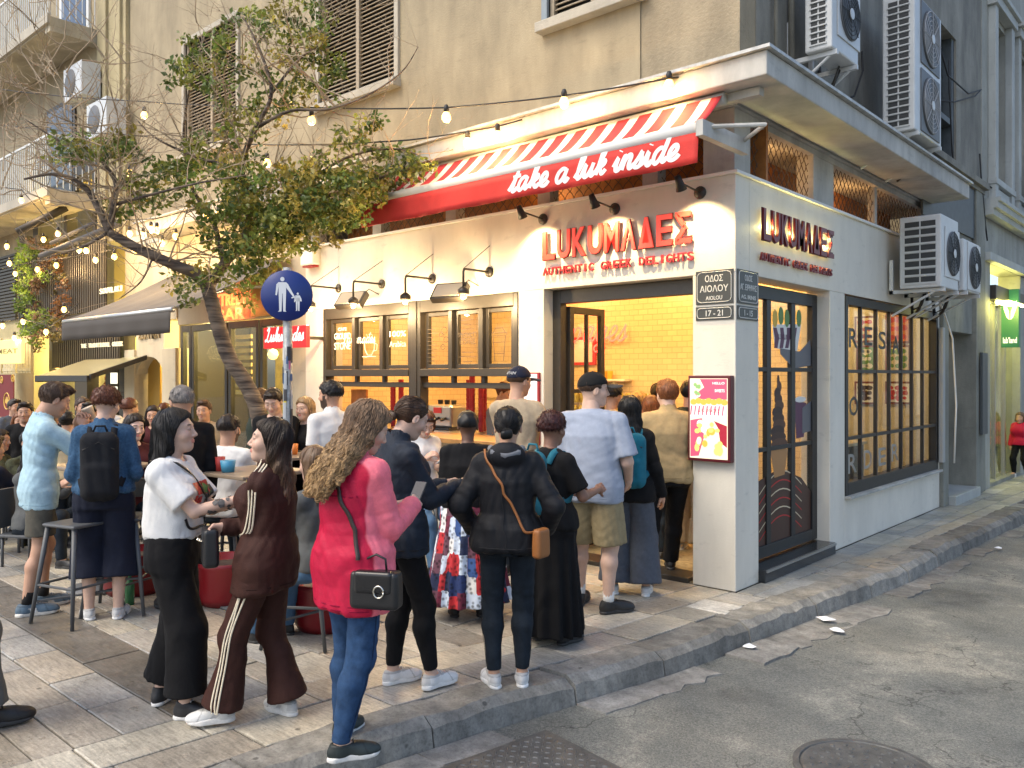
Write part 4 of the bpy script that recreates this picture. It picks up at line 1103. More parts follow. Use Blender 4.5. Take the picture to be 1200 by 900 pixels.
# upper storey, with recessed window openings (front)
def wall_open(x0, x1, z0, z1, y0, y1, ops, m):
    """wall along x with rectangular openings (ox0, ox1, oz0, oz1)"""
    xs_ = sorted({x0, x1, *[o[0] for o in ops], *[o[1] for o in ops]})
    for a, b_ in zip(xs_[:-1], xs_[1:]):
        zz = [z0]; c = (a + b_) / 2
        for o in sorted(ops, key=lambda q: q[2]):
            if o[0] < c < o[1]: zz += [o[2], o[3]]
        zz.append(z1)
        for i in range(0, len(zz), 2):
            if zz[i + 1] - zz[i] > 1e-4: m.box(a, b_, y0, y1, zz[i], zz[i + 1])
    return m
OPS = [(-5.88, -4.36, 5.30, 7.1), (-9.55, -7.95, 5.30, 7.1), (-2.02, -.95, 5.30, 7.1)]
wall_open(-11.6, -2.06, 4.24, 12, .02, .32, OPS, MB()).build('upper_wall', M_up, B)
wall_open(-2.06, .02, 4.24, 12, .035, .32, OPS, MB()).build('upper_wall', M_up2, B)
M_trim = plaster('pale window trim', (.46, .42, .34), .2)
M_slat = mat('weathered shutter slats', (.33, .27, .19), .7, var=.25, vscale=30)
for i, (a, b_, c, d) in enumerate(OPS):
    wd = emp('window'); wd.parent = B
    MB().box(a - .09, b_ + .09, -.10, .14, c - .10, c).build('sill', M_trim, wd, bevel=.008)
    MB().box(a - .07, a, -.015, .14, c, d).box(b_, b_ + .07, -.015, .14, c, d).box(a - .07, b_ + .07, -.015, .14, d, d + .08).build('frame', M_trim if i < 2 else mat('blue grey frame paint', (.22, .26, .29), .6), wd)
    s_ = MB(); z = c + .02
    while z < d - .02:
        s_.add([(a, .05, z), (b_, .05, z), (b_, .085, z + .034), (a, .085, z + .034), (a, .062, z - .003), (b_, .062, z - .003), (b_, .097, z + .031), (a, .097, z + .031)], [(0, 1, 2, 3), (7, 6, 5, 4), (0, 4, 5, 1), (3, 2, 6, 7)]); z += .052
    s_.box(a, a + .05, .04, .1, c, d).box(b_ - .05, b_, .04, .1, c, d).box((a + b_) / 2 - .03, (a + b_) / 2 + .03, .035, .1, c, d)
    s_.build('shutter_slats', M_slat, wd, kind='stuff')
    bx('shutter_back', mat('dark room', (.02, .018, .015), .9), wd, a, b_, .14, .2, c, d)
# right flank upper wall
RO = [(4.3, 6.7, 4.75, 6.6)]
m_ = MB()
for (a, b_, c, d) in [(.32, 4.3, 4.24, 12), (4.3, 6.7, 4.24, 4.75), (4.3, 6.7, 6.6, 12), (6.7, 8.15, 3.9, 12)]: m_.box(-.30, .03, a, b_, c, d)
m_.build('side_upper_wall', M_grey, B)
wn = emp('window'); wn.parent = B
M_dk = mat('dark grey joinery', (.055, .065, .07), .5, var=.2, vscale=12)
MB().box(-.2, .0, 4.3, 4.42, 4.75, 6.6).box(-.2, 0, 6.58, 6.7, 4.75, 6.6).box(-.2, 0, 5.45, 5.55, 4.75, 6.6).box(-.2, 0, 4.42, 5.45, 5.35, 5.43).box(-.2, 0, 5.55, 6.58, 5.35, 5.43).build('frame', M_dk, wn)
bx('glass', glass(), wn, -.12, -.11, 4.42, 6.58, 4.75, 6.6); bx('room', M_dk, wn, -.29, -.22, 4.3, 6.7, 4.75, 6.6)
MB().box(.03, .16, 4.2, 8.1, 4.66, 4.75).box(.03, .10, 4.2, 8.1, 4.60, 4.66).build('sill', M_grey, wn)
MB().box(.032, .06, 5.0, 8.0, 3.86, 4.60).build('dark_panel', M_dk, B)
MB().tube([(.07, .95, 4.25), (.07, .95, 8.5)], .03, 8).tube([(.07, .62, 4.25), (.07, .62, 8.5)], .018, 8).build('drain_pipe', M_grey, B, True)
# ledge
bx('floor_slab', M_ledge, B, -11.6, .0, .005, 6.2, 4.052, 4.23); bx('rear_wall', M_up, B, -11.6, 0, 7.9, 8.1, 0, 12); lg = MB(); prof = [(-10.2, -.49), (.50, -.49), (.50, 5.4), (.03, 5.4), (.03, .0), (-10.2, .0)]
lg.prism(prof, 'z', 4.05, 4.235); lg.build('ledge', M_ledge, B, bevel=.01)
MB().prism([(-10.22, -.53), (.54, -.53), (.54, 5.43), (.44, 5.43), (.44, -.43), (-10.22, -.43)], 'z', 4.237, 4.262).build('ledge_flashing', mat('zinc flashing', (.42, .42, .40), .5, metal=.3, var=.3, vscale=10), B)
# posts and lattice grilles between fascia and ledge
M_org = mat('orange timber board', (.34, .13, .03), .6, var=.3, vscale=9)
M_lat = mat('rusty grille wire', (.10, .065, .04), .7, var=.4, vscale=30)
MB().box(-6.1, -.02, .62, .66, 3.40, 4.05).box(-.66, -.62, .66, 5.9, 3.40, 4.05).build('inner_board', M_org, B)
for q in [(x, x + .16, .06, .2) for x in (-6.15, -4.85, -3.55, -2.2, -.95)] + [(-.32, -.03, .04, .33), (-.22, -.05, 1.75, 2.28), (-.16, -.08, 3.62, 3.70), (-.22, -.05, 5.3, 5.95)]: bx('post', M_ledge, B, *q, 3.507, 4.046)
MB().box(-6.1, -.33, .02, .2, 3.99, 4.048).box(-.2, -.04, .34, 5.3, 3.99, 4.048).build('lintel', M_ledge, B)
def lattice(horizontal, a, b_, z0, z1, off, st=.115):
    mb = MB(); H_ = z1 - z0; n = int((b_ - a + H_) / st)
    for i in range(-int(H_ / st) - 1, n + 1):
        for sgn in (1, -1):
            u0 = a + i * st; p = []
            for k in range(13):
                z = z0 + H_ * k / 12; u = u0 + (H_ * k / 12) * .9 if sgn > 0 else u0 + H_ * .9 - (H_ * k / 12) * .9
                u += .010 * math.sin(k * 2.6 + (0 if sgn > 0 else 1.5))
                if a <= u <= b_: p.append((u, z))
            if len(p) > 1:
                o = .004 if sgn > 0 else -.004
                mb.tube([(u, off + o, z) if horizontal else (off + o, u, z) for u, z in p], .0042, 4, cap=False)
    return mb
for i, (a, b_) in enumerate(((-5.99, -4.85), (-4.69, -3.55), (-3.39, -2.2), (-2.04, -.95), (-.79, -.32))):
    lattice(True, a, b_, 3.505, 3.99, .10).build('lattice_grille', M_lat, B)
for a, b_ in ((.33, 1.75), (2.28, 3.62), (3.70, 5.3)): lattice(False, a, b_, 3.505, 3.99, -.10).build('lattice_grille', M_lat, B)
lamp((-.38, 1.4, 3.8), 1.8, (1, .55, .2), .1, parent=B); lamp((-.38, 3.6, 3.75), 2.5, (1, .55, .2), .1, parent=B); lamp((-2.4, .4, 3.8), 2, (1, .6, .25), .1, parent=B)
# ---- serving windows (front)
def sash(parent, a, b_, z0, z1, y, wd=.045, name='sash'):
    f = MB().box(a, a + wd, y, y + .05, z0, z1).box(b_ - wd, b_, y, y + .05, z0, z1).box(a + wd, b_ - wd, y, y + .05, z0, z0 + wd).box(a + wd, b_ - wd, y, y + .05, z1 - wd, z1).build(name, M_frame, parent, bevel=.003)
    bx('pane', M_glass, f, a + wd, b_ - wd, y + .022, y + .028, z0 + wd, z1 - wd); return f
for a, b_, cuts in ((-5.78, -4.04, (-5.72, -5.16, -4.62, -4.10)), (-3.96, -2.41, (-3.90, -3.42, -2.95, -2.47))):
    sw_ = emp('serving_window'); sw_.parent = B
    fr = MB().box(a, a + .06, -.01, .12, 1.14, 2.655).box(b_ - .06, b_, -.01, .12, 1.14, 2.655).box(a + .06, b_ - .06, -.01, .12, 2.52, 2.655).box(a + .06, b_ - .06, -.02, .12, 1.79, 1.875).box(a + .06, b_ - .06, .03, .10, 1.66, 1.72)
    for c in cuts[1:-1]: fr.box(c - .03, c + .03, .0, .11, 1.875, 2.52).box(c - .025, c + .025, .04, .09, 1.72, 1.79)
    fr.build('frame', M_frame, sw_, bevel=.004)
    for c, d in zip(cuts[:-1], cuts[1:]): sash(sw_, c + .035, d - .035, 1.88, 2.515, .045)
    bx('counter_top', mat('varnished counter wood', (.38, .20, .07), .35, var=.3, vscale=6, streak=False), sw_, a, b_, -.32, .34, 1.085, 1.135, bevel=.006)
bx('window_post', M_frame, B, -4.04, -3.96, -.02, .14, .0, 2.655, bevel=.004)
M_wt = mat('white window lettering', (.78, .78, .74), .6); M_gt = mat('dark window lettering', (.12, .09, .06), .6)
wl = thing('window_lettering', 'white coffee lettering and cup outline stuck on the left serving window', 'sign', (0, .036, 0))
fit_text('lettering', 'GROUND', M_wt, wl, -5.60, -5.26, 2.26, 2.34, 0, .001); fit_text('lettering', 'STONE', M_wt, wl, -5.60, -5.26, 2.13, 2.22, 0, .001)
fit_text('lettering', 'CAFE', M_wt, wl, -5.52, -5.34, 2.37, 2.41, 0, .001)
fit_text('lettering', '100%', M_wt, wl, -4.50, -4.20, 2.26, 2.33, 0, .001); fit_text('lettering', 'Arabica', M_wt, wl, -4.50, -4.20, 2.14, 2.21, 0, .001, bold=0)
s_, ww = script('Lukumades', .07, .09); s_.build('lettering', M_wt, wl, loc=(-5.42, -.004, 2.2))
c = MB(); c.tube([(-4.98, 0, 2.22), (-4.97, 0, 2.12), (-4.92, 0, 2.05), (-4.84, 0, 2.05), (-4.79, 0, 2.12), (-4.78, 0, 2.22), (-4.98, 0, 2.22)], .005, 5).tube([(-4.78, 0, 2.19), (-4.73, 0, 2.18), (-4.74, 0, 2.11), (-4.80, 0, 2.10)], .005, 5).tube([(-5.02, 0, 2.03), (-4.76, 0, 2.03)], .005, 5)
for k in range(3): c.tube([(-4.93 + k * .05, 0, 2.25), (-4.92 + k * .05, 0, 2.28), (-4.94 + k * .05, 0, 2.31)], .003, 4)
c.build('cup_outline', M_wt, wl)
wl = thing('window_lettering', 'thin dark menu lettering and takeaway cup drawing on the right serving window', 'sign', (0, .036, 0))
fit_text('lettering', 'SPECIALTY', M_gt, wl, -3.33, -3.03, 2.22, 2.27, 0, .001, bold=0); fit_text('lettering', 'COFFEE', M_gt, wl, -3.30, -3.06, 2.14, 2.19, 0, .001, bold=0)
c = MB(); rr = random.Random(3)
for k in range(9): L_ = rr.uniform(.10, .2); c.box(-3.83, -3.83 + L_, -.001, 0, 1.96 + k * .045, 1.966 + k * .045)
for k in range(10):
    if k in (3, 4): continue
    L_ = rr.uniform(.05, .13); c.box(-3.18 - L_, -3.18 + L_, -.001, 0, 1.95 + k * .05, 1.956 + k * .05)
for u, v, q in ((-3.55, 2.3, .05), (-3.52, 2.2, .04), (-3.57, 2.12, .035), (-3.6, 2.26, .03)): c.tube([(u + q * math.cos(a_), 0, v + q * .8 * math.sin(a_)) for a_ in np.linspace(0, 6.28, 14)], .003, 4)
c.build('menu_lines', M_gt, wl)
c = MB(); c.tube([(-2.80, 0, 2.22), (-2.77, 0, 1.95), (-2.65, 0, 1.95), (-2.62, 0, 2.22), (-2.80, 0, 2.22)], .004, 5).tube([(-2.82, 0, 2.22), (-2.82, 0, 2.25), (-2.60, 0, 2.25), (-2.60, 0, 2.22)], .004, 5).tube([(-2.80, 0, 2.25), (-2.76, 0, 2.30), (-2.66, 0, 2.30), (-2.62, 0, 2.25)], .004, 5).tube([(-2.79, 0, 2.15), (-2.63, 0, 2.15)], .004, 5).tube([(-2.775, 0, 2.03), (-2.645, 0, 2.03)], .004, 5)
c.build('cup_outline', M_gt, wl)
# ---- front doorway
dr = emp('doorway'); dr.parent = B
MB().box(-2.07, -1.97, .14, .24, 0, 2.655).box(-.44, -.401, .14, .24, 0, 2.655).box(-1.97, -.44, .14, .24, 2.52, 2.655).build('frame', M_frame, dr, bevel=.004)
bx('threshold', M_frame, dr, -1.97, -.44, -.02, .26, .0, .045, bevel=.006)
lf = emp('door'); lf.parent = B
y0, y1 = .26, .86
MB().box(-1.99, -1.94, y0, y0 + .07, .03, 2.5).box(-1.99, -1.94, y1 - .07, y1, .03, 2.5).box(-1.99, -1.94, y0 + .07, y1 - .07, 2.43, 2.5).box(-1.99, -1.94, y0 + .07, y1 - .07, .03, .3).box(-1.985, -1.945, y0 + .29, y0 + .32, .3, 2.43).box(-1.985, -1.945, y0 + .07, y1 - .07, 1.62, 1.66).box(-1.985, -1.945, y0 + .07, y1 - .07, .98, 1.02).build('frame', M_frame, lf, bevel=.003)
bx('pane', M_glass, lf, -1.968, -1.962, y0 + .07, y1 - .07, .3, 2.43)
MB().tube([(-1.93, y1 - .03, 1.0), (-1.90, y1 - .03, 1.0), (-1.90, y1 - .03, 1.35), (-1.93, y1 - .03, 1.35)], .01, 8).build('handle', M_steel, lf, True)
# ---- glazed side door with printed stickers
sd_ = emp('door'); sd_.parent = B
ym = [pX(897, 400, -.15).y, pX(902, 400, -.15).y, pX(926, 400, -.15).y, pX(930.5, 400, -.15).y]
f = MB().box(-.19, -.13, .43, .56, .13, 2.62).box(-.19, -.13, 1.93, 2.05, .13, 2.62).box(-.19, -.13, .56, 1.93, 2.50, 2.62).box(-.19, -.13, .56, 1.93, .13, .24)
f.box(-.18, -.135, ym[0], ym[1], .24, 2.5).box(-.18, -.135, ym[2], ym[3], .24, 2.5)
for z in (1.835, 1.10): f.box(-.178, -.137, .56, 1.93, z, z + .04)
f.build('frame', M_black, sd_, bevel=.003); bx('pane', M_glass, sd_, -.161, -.155, .56, 1.93, .24, 2.5)
MB().box(-.30, .06, .43, 2.05, .0, .115).build('door_step', mat('black granite', (.02, .022, .024), .18), B, bevel=.006)
bx('step_nosing', M_steel, B, .06, .075, .45, 2.03, .09, .112)
# stickers on the side door (flat print)
st = thing('window_sticker', 'sticker of a hand holding a striped box of green topped doughnuts', 'sticker', (-.150, 0, 0))
def poly_x(pts, m, par, x=0.0, name='print'):
    n = len(pts); c0 = np.mean(pts, 0); b = MB(); b.add([(x, p[0], p[1]) for p in pts], [tuple(range(n))]); return b.build(name, m, par)
def disc(cy, cz, ry, rz, n=18, a0=0): return [(cy + ry * math.cos(a0 + 2 * math.pi * k / n), cz + rz * math.sin(a0 + 2 * math.pi * k / n)) for k in range(n)]
def flatc(n, c, r=.5): return mat('print ' + n, c, r)
P_wh, P_pu, P_gr, P_ye, P_gy, P_bn, P_cr, P_or, P_rd, P_pk = [flatc(*a) for a in (('white', (.7, .68, .62)), ('plum', (.10, .03, .07)), ('green', (.10, .22, .05)), ('yellow', (.62, .40, .05)), ('grey', (.13, .13, .14)), ('brown', (.06, .025, .015)), ('cream', (.6, .5, .33)), ('orange', (.55, .17, .03)), ('red', (.45, .02, .02)), ('pink', (.65, .07, .14)))]
def PX(px, py, x=-.15):
    p = pX(px, py, x); return (p.y, p.z)
poly_x([PX(905, 380), PX(939, 380), PX(934, 412), PX(908, 408)], P_wh, st)
for k in range(4): b = MB(); poly_x([PX(906 + k * 8, 384), PX(910 + k * 8, 384), PX(913 + k * 6.4, 396), PX(911 + k * 6.4, 408), PX(907 + k * 6.4, 408), PX(908 + k * 7, 396)], P_pu, st, .001)
fit_text('lettering', 'LUKUMADES', P_pu, st, PX(912, 394)[0], PX(932, 394)[0], PX(920, 398)[1], PX(920, 392)[1], .002, .0005, 'x', .0)
for k in range(5): poly_x(disc(*PX(908 + k * 7, 373 - (k % 2) * 3), .06, .085), P_gr if k % 3 else P_ye, st, .0015 + k * .0002)
poly_x([PX(914, 408), PX(937, 412), PX(949, 398), PX(952, 428), PX(930, 432), PX(914, 415)], P_gy, st, .0018)
st = thing('window_sticker', 'sticker of a tall brown ice cream cone on the side door', 'sticker', (-.150, 0, 0))
for k in range(11): f = k / 10; poly_x(disc(*PX(912 + 1.2 * math.sin(k * 2.1), 446 + 74 * f), .03 + .15 * f ** .8, .055), flatc('brown %d' % (k % 3), [(.05, .02, .012), (.085, .035, .018), (.035, .014, .01)][k % 3]), st, .0003 * k)
poly_x([PX(902, 524), PX(923, 526), PX(919, 556), PX(907, 560)], flatc('cone', (.40, .20, .07)), st, .0034)
st = thing('window_sticker', 'sticker of a hand holding a small dark drink cup', 'sticker', (-.150, 0, 0))
poly_x([PX(931, 470), PX(945, 472), PX(942, 512), PX(933, 514)], P_pu, st); poly_x(disc(*PX(938, 468), .14, .03), P_wh, st, .0012); poly_x([PX(940, 478), PX(950, 470), PX(950, 505), PX(940, 508)], P_gy, st, .0016)
st = thing('window_sticker', 'brown sticker with curved cream stripes at the foot of the side door', 'sticker', (-.150, 0, 0))
poly_x([(.56, .24), (1.93, .24), (1.93, .62), (1.7, .78), (1.2, .92), (.8, .85), (.56, .8)], P_bn, st)
for k in range(6):
    q = [(.75 + .95 * t, .28 + k * .085 + .18 * math.sin(t * 3.1)) for t in np.linspace(0, 1, 12)]
    poly_x([(a, min(b_, .9)) for a, b_ in q] + [(a, min(b_ + .012, .91)) for a, b_ in q[::-1]], P_cr if k % 2 else P_rd, st, .001 + .0003 * k)
# ---- side display window
sw_ = emp('display_window'); sw_.parent = B
f = MB().box(-.09, .012, 2.46, 2.53, .53, 2.64).box(-.09, .012, 5.79, 5.87, .53, 2.64).box(-.09, .012, 2.53, 5.79, 2.55, 2.64).box(-.09, .012, 2.53, 5.79, .53, .66)
f.build('frame', M_black, sw_, bevel=.003); g = MB()
for px in (1009.5, 1027.5, 1043, 1057, 1069.5, 1082): y = pX(px, 440, 0).y; g.box(-.035, .004, y - .014, y + .014, .66, 2.55)
for z in (1.845, 1.13): g.box(-.032, .001, 2.53, 5.79, z - .018, z + .018)
g.build('mullions', M_black, sw_, kind=None); bx('pane', M_glass, sw_, -.066, -.06, 2.53, 5.79, .66, 2.55)
MB().box(-.09, .07, 2.46, 5.87, .50, .53).build('sill', M_ledge, sw_, bevel=.004)
wl = thing('window_lettering', 'grey letters spelling order across the side display window', 'sign')
for ch, px, py in (('R', 1000, 396), ('E', 1018, 394), ('S', 1034, 399), ('A', 1050, 404), ('O', 1000.5, 476), ('R', 999, 543), ('D', 1017, 538), ('E', 1034, 535), ('R', 1049, 530)):
    p = pX(px, py, -.055); fit_text('letter', ch, flatc('window letter', (.09, .10, .09)) if py < 500 else flatc('pale window letter', (.32, .32, .29)), wl, p.y - .13, p.y + .13, p.z - .105, p.z + .105, -.056, .001, 'x', .01)
# framed posters on the far inner wall
M_red_f = mat('dark red frame', (.16, .03, .02), .4)
for i, (u0, v0, u1, v1, c1, c2, lb) in enumerate(((1001, 371, 1026, 401, P_cr, P_rd, 'framed poster of red sweets, upper left of the display wall'), (1003, 405, 1026, 436, P_gr, P_wh, 'framed green and white poster under the red sweets one'), (1037, 368, 1067, 402, P_or, P_rd, 'framed orange poster, upper right of the display wall'), (1037, 405, 1067, 436, P_cr, P_gr, 'framed poster with a green band below the orange poster'), (1001, 447, 1026, 474, P_wh, P_bn, 'framed white poster with black drawings, lower left'), (1037, 447, 1068, 474, P_wh, P_rd, 'framed poster of red portraits, lower right'))):
    a = pY(u0, v0, 6.1); b_ = pY(u1, v1, 6.1)
    t_ = thing('framed_poster', lb, 'poster', (a.x, 6.14, b_.z)); W_ = b_.x - a.x; H_ = a.z - b_.z
    bx('frame', M_red_f, t_, 0, W_, -.03, .0, 0, H_); bx('print', c1, t_, .03, W_ - .03, -.035, -.031, .03, H_ - .03)
    mb = MB(); rr = random.Random(i)
    for k in range(3):
        for j in range(3):
            u, v = .09 + (W_ - .18) * k / 2, .09 + (H_ - .18) * j / 2; s_ = rr.uniform(.03, .055)
            mb.add([(u + s_ * math.cos(q), -.0365, v + s_ * rr.uniform(.6, 1.1) * math.sin(q)) for q in np.linspace(0, 5.5, 7)], [tuple(range(7))])
    mb.build('motifs', c2, t_)
# display counter seen low through the side window
t_ = thing('display_counter', 'dark display counter standing behind the side window', 'counter', (-1.5, 2.9, 0))
bx('cabinet', flatc('cabinet', (.07, .06, .055)), t_, 0, 1.1, .5, 1.3, .02, .95, bevel=.01); bx('worktop', P_cr, t_, -.03, 1.13, .47, 1.33, .951, .99, bevel=.006)

# ---- raised lettering signs
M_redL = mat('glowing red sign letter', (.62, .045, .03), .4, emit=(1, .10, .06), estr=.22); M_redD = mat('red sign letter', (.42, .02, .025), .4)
M_letside = mat('dark letter edge', (.10, .02, .02), .5)
def sign(label, face, a, b_, z0, z1, zs0, zs1, mL, mS, dst=.05):
    t_ = thing('shop_sign', label, 'sign'); W_ = b_ - a; n = 9; cw = W_ / n; sgn = 1
    for i, ch in enumerate('LUKUM\u0391\u0394\u0395\u03a3'):
        x0 = a + i * cw + cw * .07; x1 = x0 + cw * .84; bow = .0
        hh = 1 if True else 1
        base = -dst if face == 'y' else dst
        fit_text('letter', ch, mL, t_, x0, x1, z0, z1, base, .007, face, .022)
        # raised neon line on each letter
        fit_text('letter_edge', ch, M_letside, t_, x0 - .007, x1 + .007, z0 - .007, z1 + .007, (-dst + .012) if face == 'y' else dst - .012, .004, face, .045)
    words = 'AUTHENTIC GREEK DELIGHTS'; cw = W_ / len(words)
    for i, ch in enumerate(words):
        if ch != ' ':
            x0 = a + i * cw + cw * (.08 if ch != 'I' else .36); x1 = a + (i + 1) * cw - cw * (.08 if ch != 'I' else .36); fit_text('letter', ch, mS, t_, x0, x1, zs0, zs1, (-.028) if face == 'y' else .028, .010, face, .02)
    return t_
sg1 = sign('red raised shop name with small subtitle on the cream front, lit by spotlights', 'y', -2.06, -.37, 2.94, 3.215, 2.79, 2.865, M_redL, M_redD)
sg2 = sign('dark red raised shop name with yellow back glow on the grey side wall', 'x', .40, 2.03, 2.975, 3.25, 2.80, 2.87, mat('dark red letter', (.16, .012, .015), .4), mat('dark red small letter', (.2, .015, .02), .4))
for k in range(5): lamp((.014, .55 + k * .33, 3.11), 1.7, (1, .85, .3), .008, parent=sg2)
for k in range(9):
    b = MB(); cx = .49 + k * .181; b.box(.045, .075, cx - .04, cx + .04, 3.07, 3.15)
# ---- street name plates
M_plate = mat('dark enamel plate', (.045, .048, .045), .4); M_plt = mat('plate white paint', (.62, .62, .58), .5)
def plate(label, face, a, b_, z0, z1, lines, off):
    t_ = thing('street_name_plate', label, 'street sign')
    (bx('plate', M_plate, t_, a, b_, -off - .012, -off, z0, z1, bevel=.002) if face == 'y' else bx('plate', M_plate, t_, off, off + .012, a, b_, z0, z1, bevel=.002))
    fo = -off - .0135 if face == 'y' else off + .0135
    n = .035 if z1 - z0 > .2 else .025; i = .015
    p = [(a + i + n, z0 + i), (b_ - i - n, z0 + i), (b_ - i - n * .3, z0 + i + n * .3), (b_ - i, z0 + i + n), (b_ - i, z1 - i - n), (b_ - i - n * .3, z1 - i - n * .3), (b_ - i - n, z1 - i), (a + i + n, z1 - i), (a + i + n * .3, z1 - i - n * .3), (a + i, z1 - i - n), (a + i, z0 + i + n), (a + i + n * .3, z0 + i + n * .3), (a + i + n, z0 + i)]
    MB().tube([(u, fo, v) if face == 'y' else (fo, u, v) for u, v in p], .0035, 4).build('border', M_plt, t_)
    for s_, u0, u1, v0, v1 in lines: fit_text('lettering', s_, M_plt, t_, a + (b_ - a) * u0, a + (b_ - a) * u1, z0 + (z1 - z0) * v0, z0 + (z1 - z0) * v1, fo, .001, face, .01)
    return t_
plate('dark plate reading odos aiolou high on the front of the corner pillar', 'y', -.365, -.018, 2.405, 2.69, [('\u039f\u0394\u039f\u03a3', .26, .74, .66, .86), ('\u0391\u0399\u039f\u039b\u039f\u03a5', .12, .88, .36, .56), ('AIOLOU', .28, .72, .12, .24)], .0)
plate('small dark plate reading 17 to 21 on the front of the corner pillar', 'y', -.365, -.018, 2.27, 2.385, [('17 - 21', .28, .74, .28, .72)], .0)
plate('dark plate reading odos agias irinis round the corner on the side wall', 'x', .02, .40, 2.405, 2.69, [('\u039f\u0394\u039f\u03a3', .32, .68, .68, .86), ('\u0391\u0393. \u0395\u0399\u03a1\u0397\u039d\u0397\u03a3', .10, .90, .40, .58), ('AG. IRINIS', .14, .86, .14, .26)], .0)
plate('small dark plate reading 1 to 15 round the corner on the side wall', 'x', .02, .40, 2.27, 2.385, [('1 - 15', .3, .7, .28, .72)], .0)
# ---- light box menu on the corner pillar
t_ = thing('light_box', 'lit pink and yellow menu light box on the corner pillar', 'sign')
bx('housing', mat('dark red casing', (.10, .01, .015), .35), t_, -.405, -.012, -.07, 0, 1.075, 1.80, bevel=.006)
def em(n, c, s_): return mat('lit ' + n, [v * .3 for v in c], .4, emit=c, estr=s_ * .42)
bx('screen', em('pale yellow', (1, .88, .62), 1.1), t_, -.385, -.035, -.074, -.071, 1.10, 1.775)
def poly_y(pts, m, y, name='picture'): b = MB(); b.add([(p[0], y, p[1]) for p in pts], [tuple(range(len(pts)))]); return b.build(name, m, t_)
E_pk, E_rd, E_or, E_ye, E_wh, E_gn = em('pink', (.85, .12, .22), .8), em('red', (.55, .03, .06), .7), em('orange', (1, .5, .08), 1.0), em('yellow', (1, .75, .18), 1.2), em('white', (1, .93, .82), 1.4), em('green', (.35, .6, .2), .8)
poly_y([(-.29, 1.77), (-.04, 1.77), (-.04, 1.60), (-.29, 1.60), (-.335, 1.64), (-.25, 1.70)], E_pk, -.0750)
for k in range(7): poly_y(disc(-.35 + k * .048, 1.575 + .01 * (k % 2), .030, .026), E_or, -.0756 - k * .0003)
poly_y([(-.38, 1.55), (-.04, 1.55), (-.04, 1.46), (-.38, 1.46)], E_wh, -.0752)
for k in range(9): poly_y([(-.375 + k * .037, 1.545), (-.36 + k * .037, 1.545), (-.37 + k * .037, 1.465), (-.382 + k * .037, 1.465)], mat('lit thin plum', (.3, .05, .1), .4, emit=(.3, .05, .1), estr=.6), -.0757)
poly_y([(-.38, 1.42), (-.27, 1.44), (-.25, 1.28), (-.30, 1.12), (-.38, 1.11)], E_pk, -.0751); poly_y([(-.16, 1.42), (-.04, 1.38), (-.04, 1.20), (-.10, 1.24), (-.12, 1.36)], E_rd, -.0751)
rr = random.Random(5)
for k in range(26):
    u, v = rr.uniform(-.32, -.09), rr.uniform(1.13, 1.40); poly_y(disc(u, v, rr.uniform(.018, .035), rr.uniform(.016, .034), 12), rr.choice([E_or, E_ye, E_wh, E_ye]), -.0760 - k * .00025)
for k in range(8): poly_y(disc(-.355 + rr.uniform(0, .06), 1.62 + rr.uniform(0, .13), .018, .016, 10), rr.choice([E_ye, E_gn, E_wh]), -.0762 - k * .0003)
fit_text('lettering', 'LUKUMADES', E_rd, t_, -.31, -.11, 1.49, 1.52, -.078, .0005, 'y', .0); fit_text('lettering', 'HELLO', E_wh, t_, -.17, -.06, 1.725, 1.745, -.077, .0005); fit_text('lettering', 'SWEETS', E_wh, t_, -.15, -.06, 1.66, 1.685, -.077, .0005)
# ---- white poster with a red frame between window and door
t_ = thing('wall_poster', 'blank white poster in a red frame between the serving window and door', 'poster')
bx('frame', flatc('poster frame red', (.28, .012, .02), .4), t_, -2.40, -2.11, -.025, 0, 1.10, 1.83, bevel=.003); bx('sheet', mat('lit white sheet', (.8, .8, .8), .5, emit=(.95, .95, 1), estr=.2), t_, -2.385, -2.135, -.029, -.026, 1.115, 1.815)

# ---- kitchen behind the serving windows
M_cup = mat('dark red paper cup', (.28, .015, .03), .5); M_ss = mat('stainless bench', (.5, .5, .48), .28, metal=.9)
t_ = thing('kitchen_bench', 'long steel back bench along the tiled kitchen wall', 'bench', (0, 0, 0))
bx('cabinet', M_ss, t_, -5.9, -2.2, 2.55, 3.19, .02, 1.20, bevel=.01); bx('worktop', M_ss, t_, -5.95, -2.15, 2.5, 3.195, 1.202, 1.25, bevel=.01)
r_ = np.random.default_rng(4)
cupm = MB().lathe([(.028, 0), (.036, .11), (.038, .115), (.036, .115)], n=10).mesh('cup', M_cup, True)
xx = [(-5.05, .55), (-4.95, .6), (-3.62, .55), (-3.52, .6), (-3.72, .6), (-3.57, .7)]
for i, (x, y) in enumerate(xx):
    t_ = thing('cup_stack', ('tall stack of dark red paper cups, ' + ('leftmost in the left serving window', 'second in the left serving window', 'second from the post in the right serving window', 'furthest right in the right serving window', 'nearest the post in the right serving window', 'rearmost in the right serving window')[i]), 'cups', (x, y, 1.25 if False else 1.14), 0, 'cup stacks behind the serving windows')
    for k in range(9 + i % 3): mk('cup', cupm, t_, loc=(0, 0, .0 + k * .055))
t_ = thing('worktop_unit', 'steel worktop just inside the serving windows', 'worktop'); bx('worktop', M_ss, t_, -5.75, -2.45, .34, .95, 1.09, 1.135, bevel=.005); bx('cabinet', M_ss, t_, -5.75, -2.45, .36, .9, .05, 1.088)
p = pY(524, 497, .75)
t_ = thing('coffee_machine', 'chrome coffee machine with red badge on the worktop', 'coffee machine', (p.x, .75, 1.137))
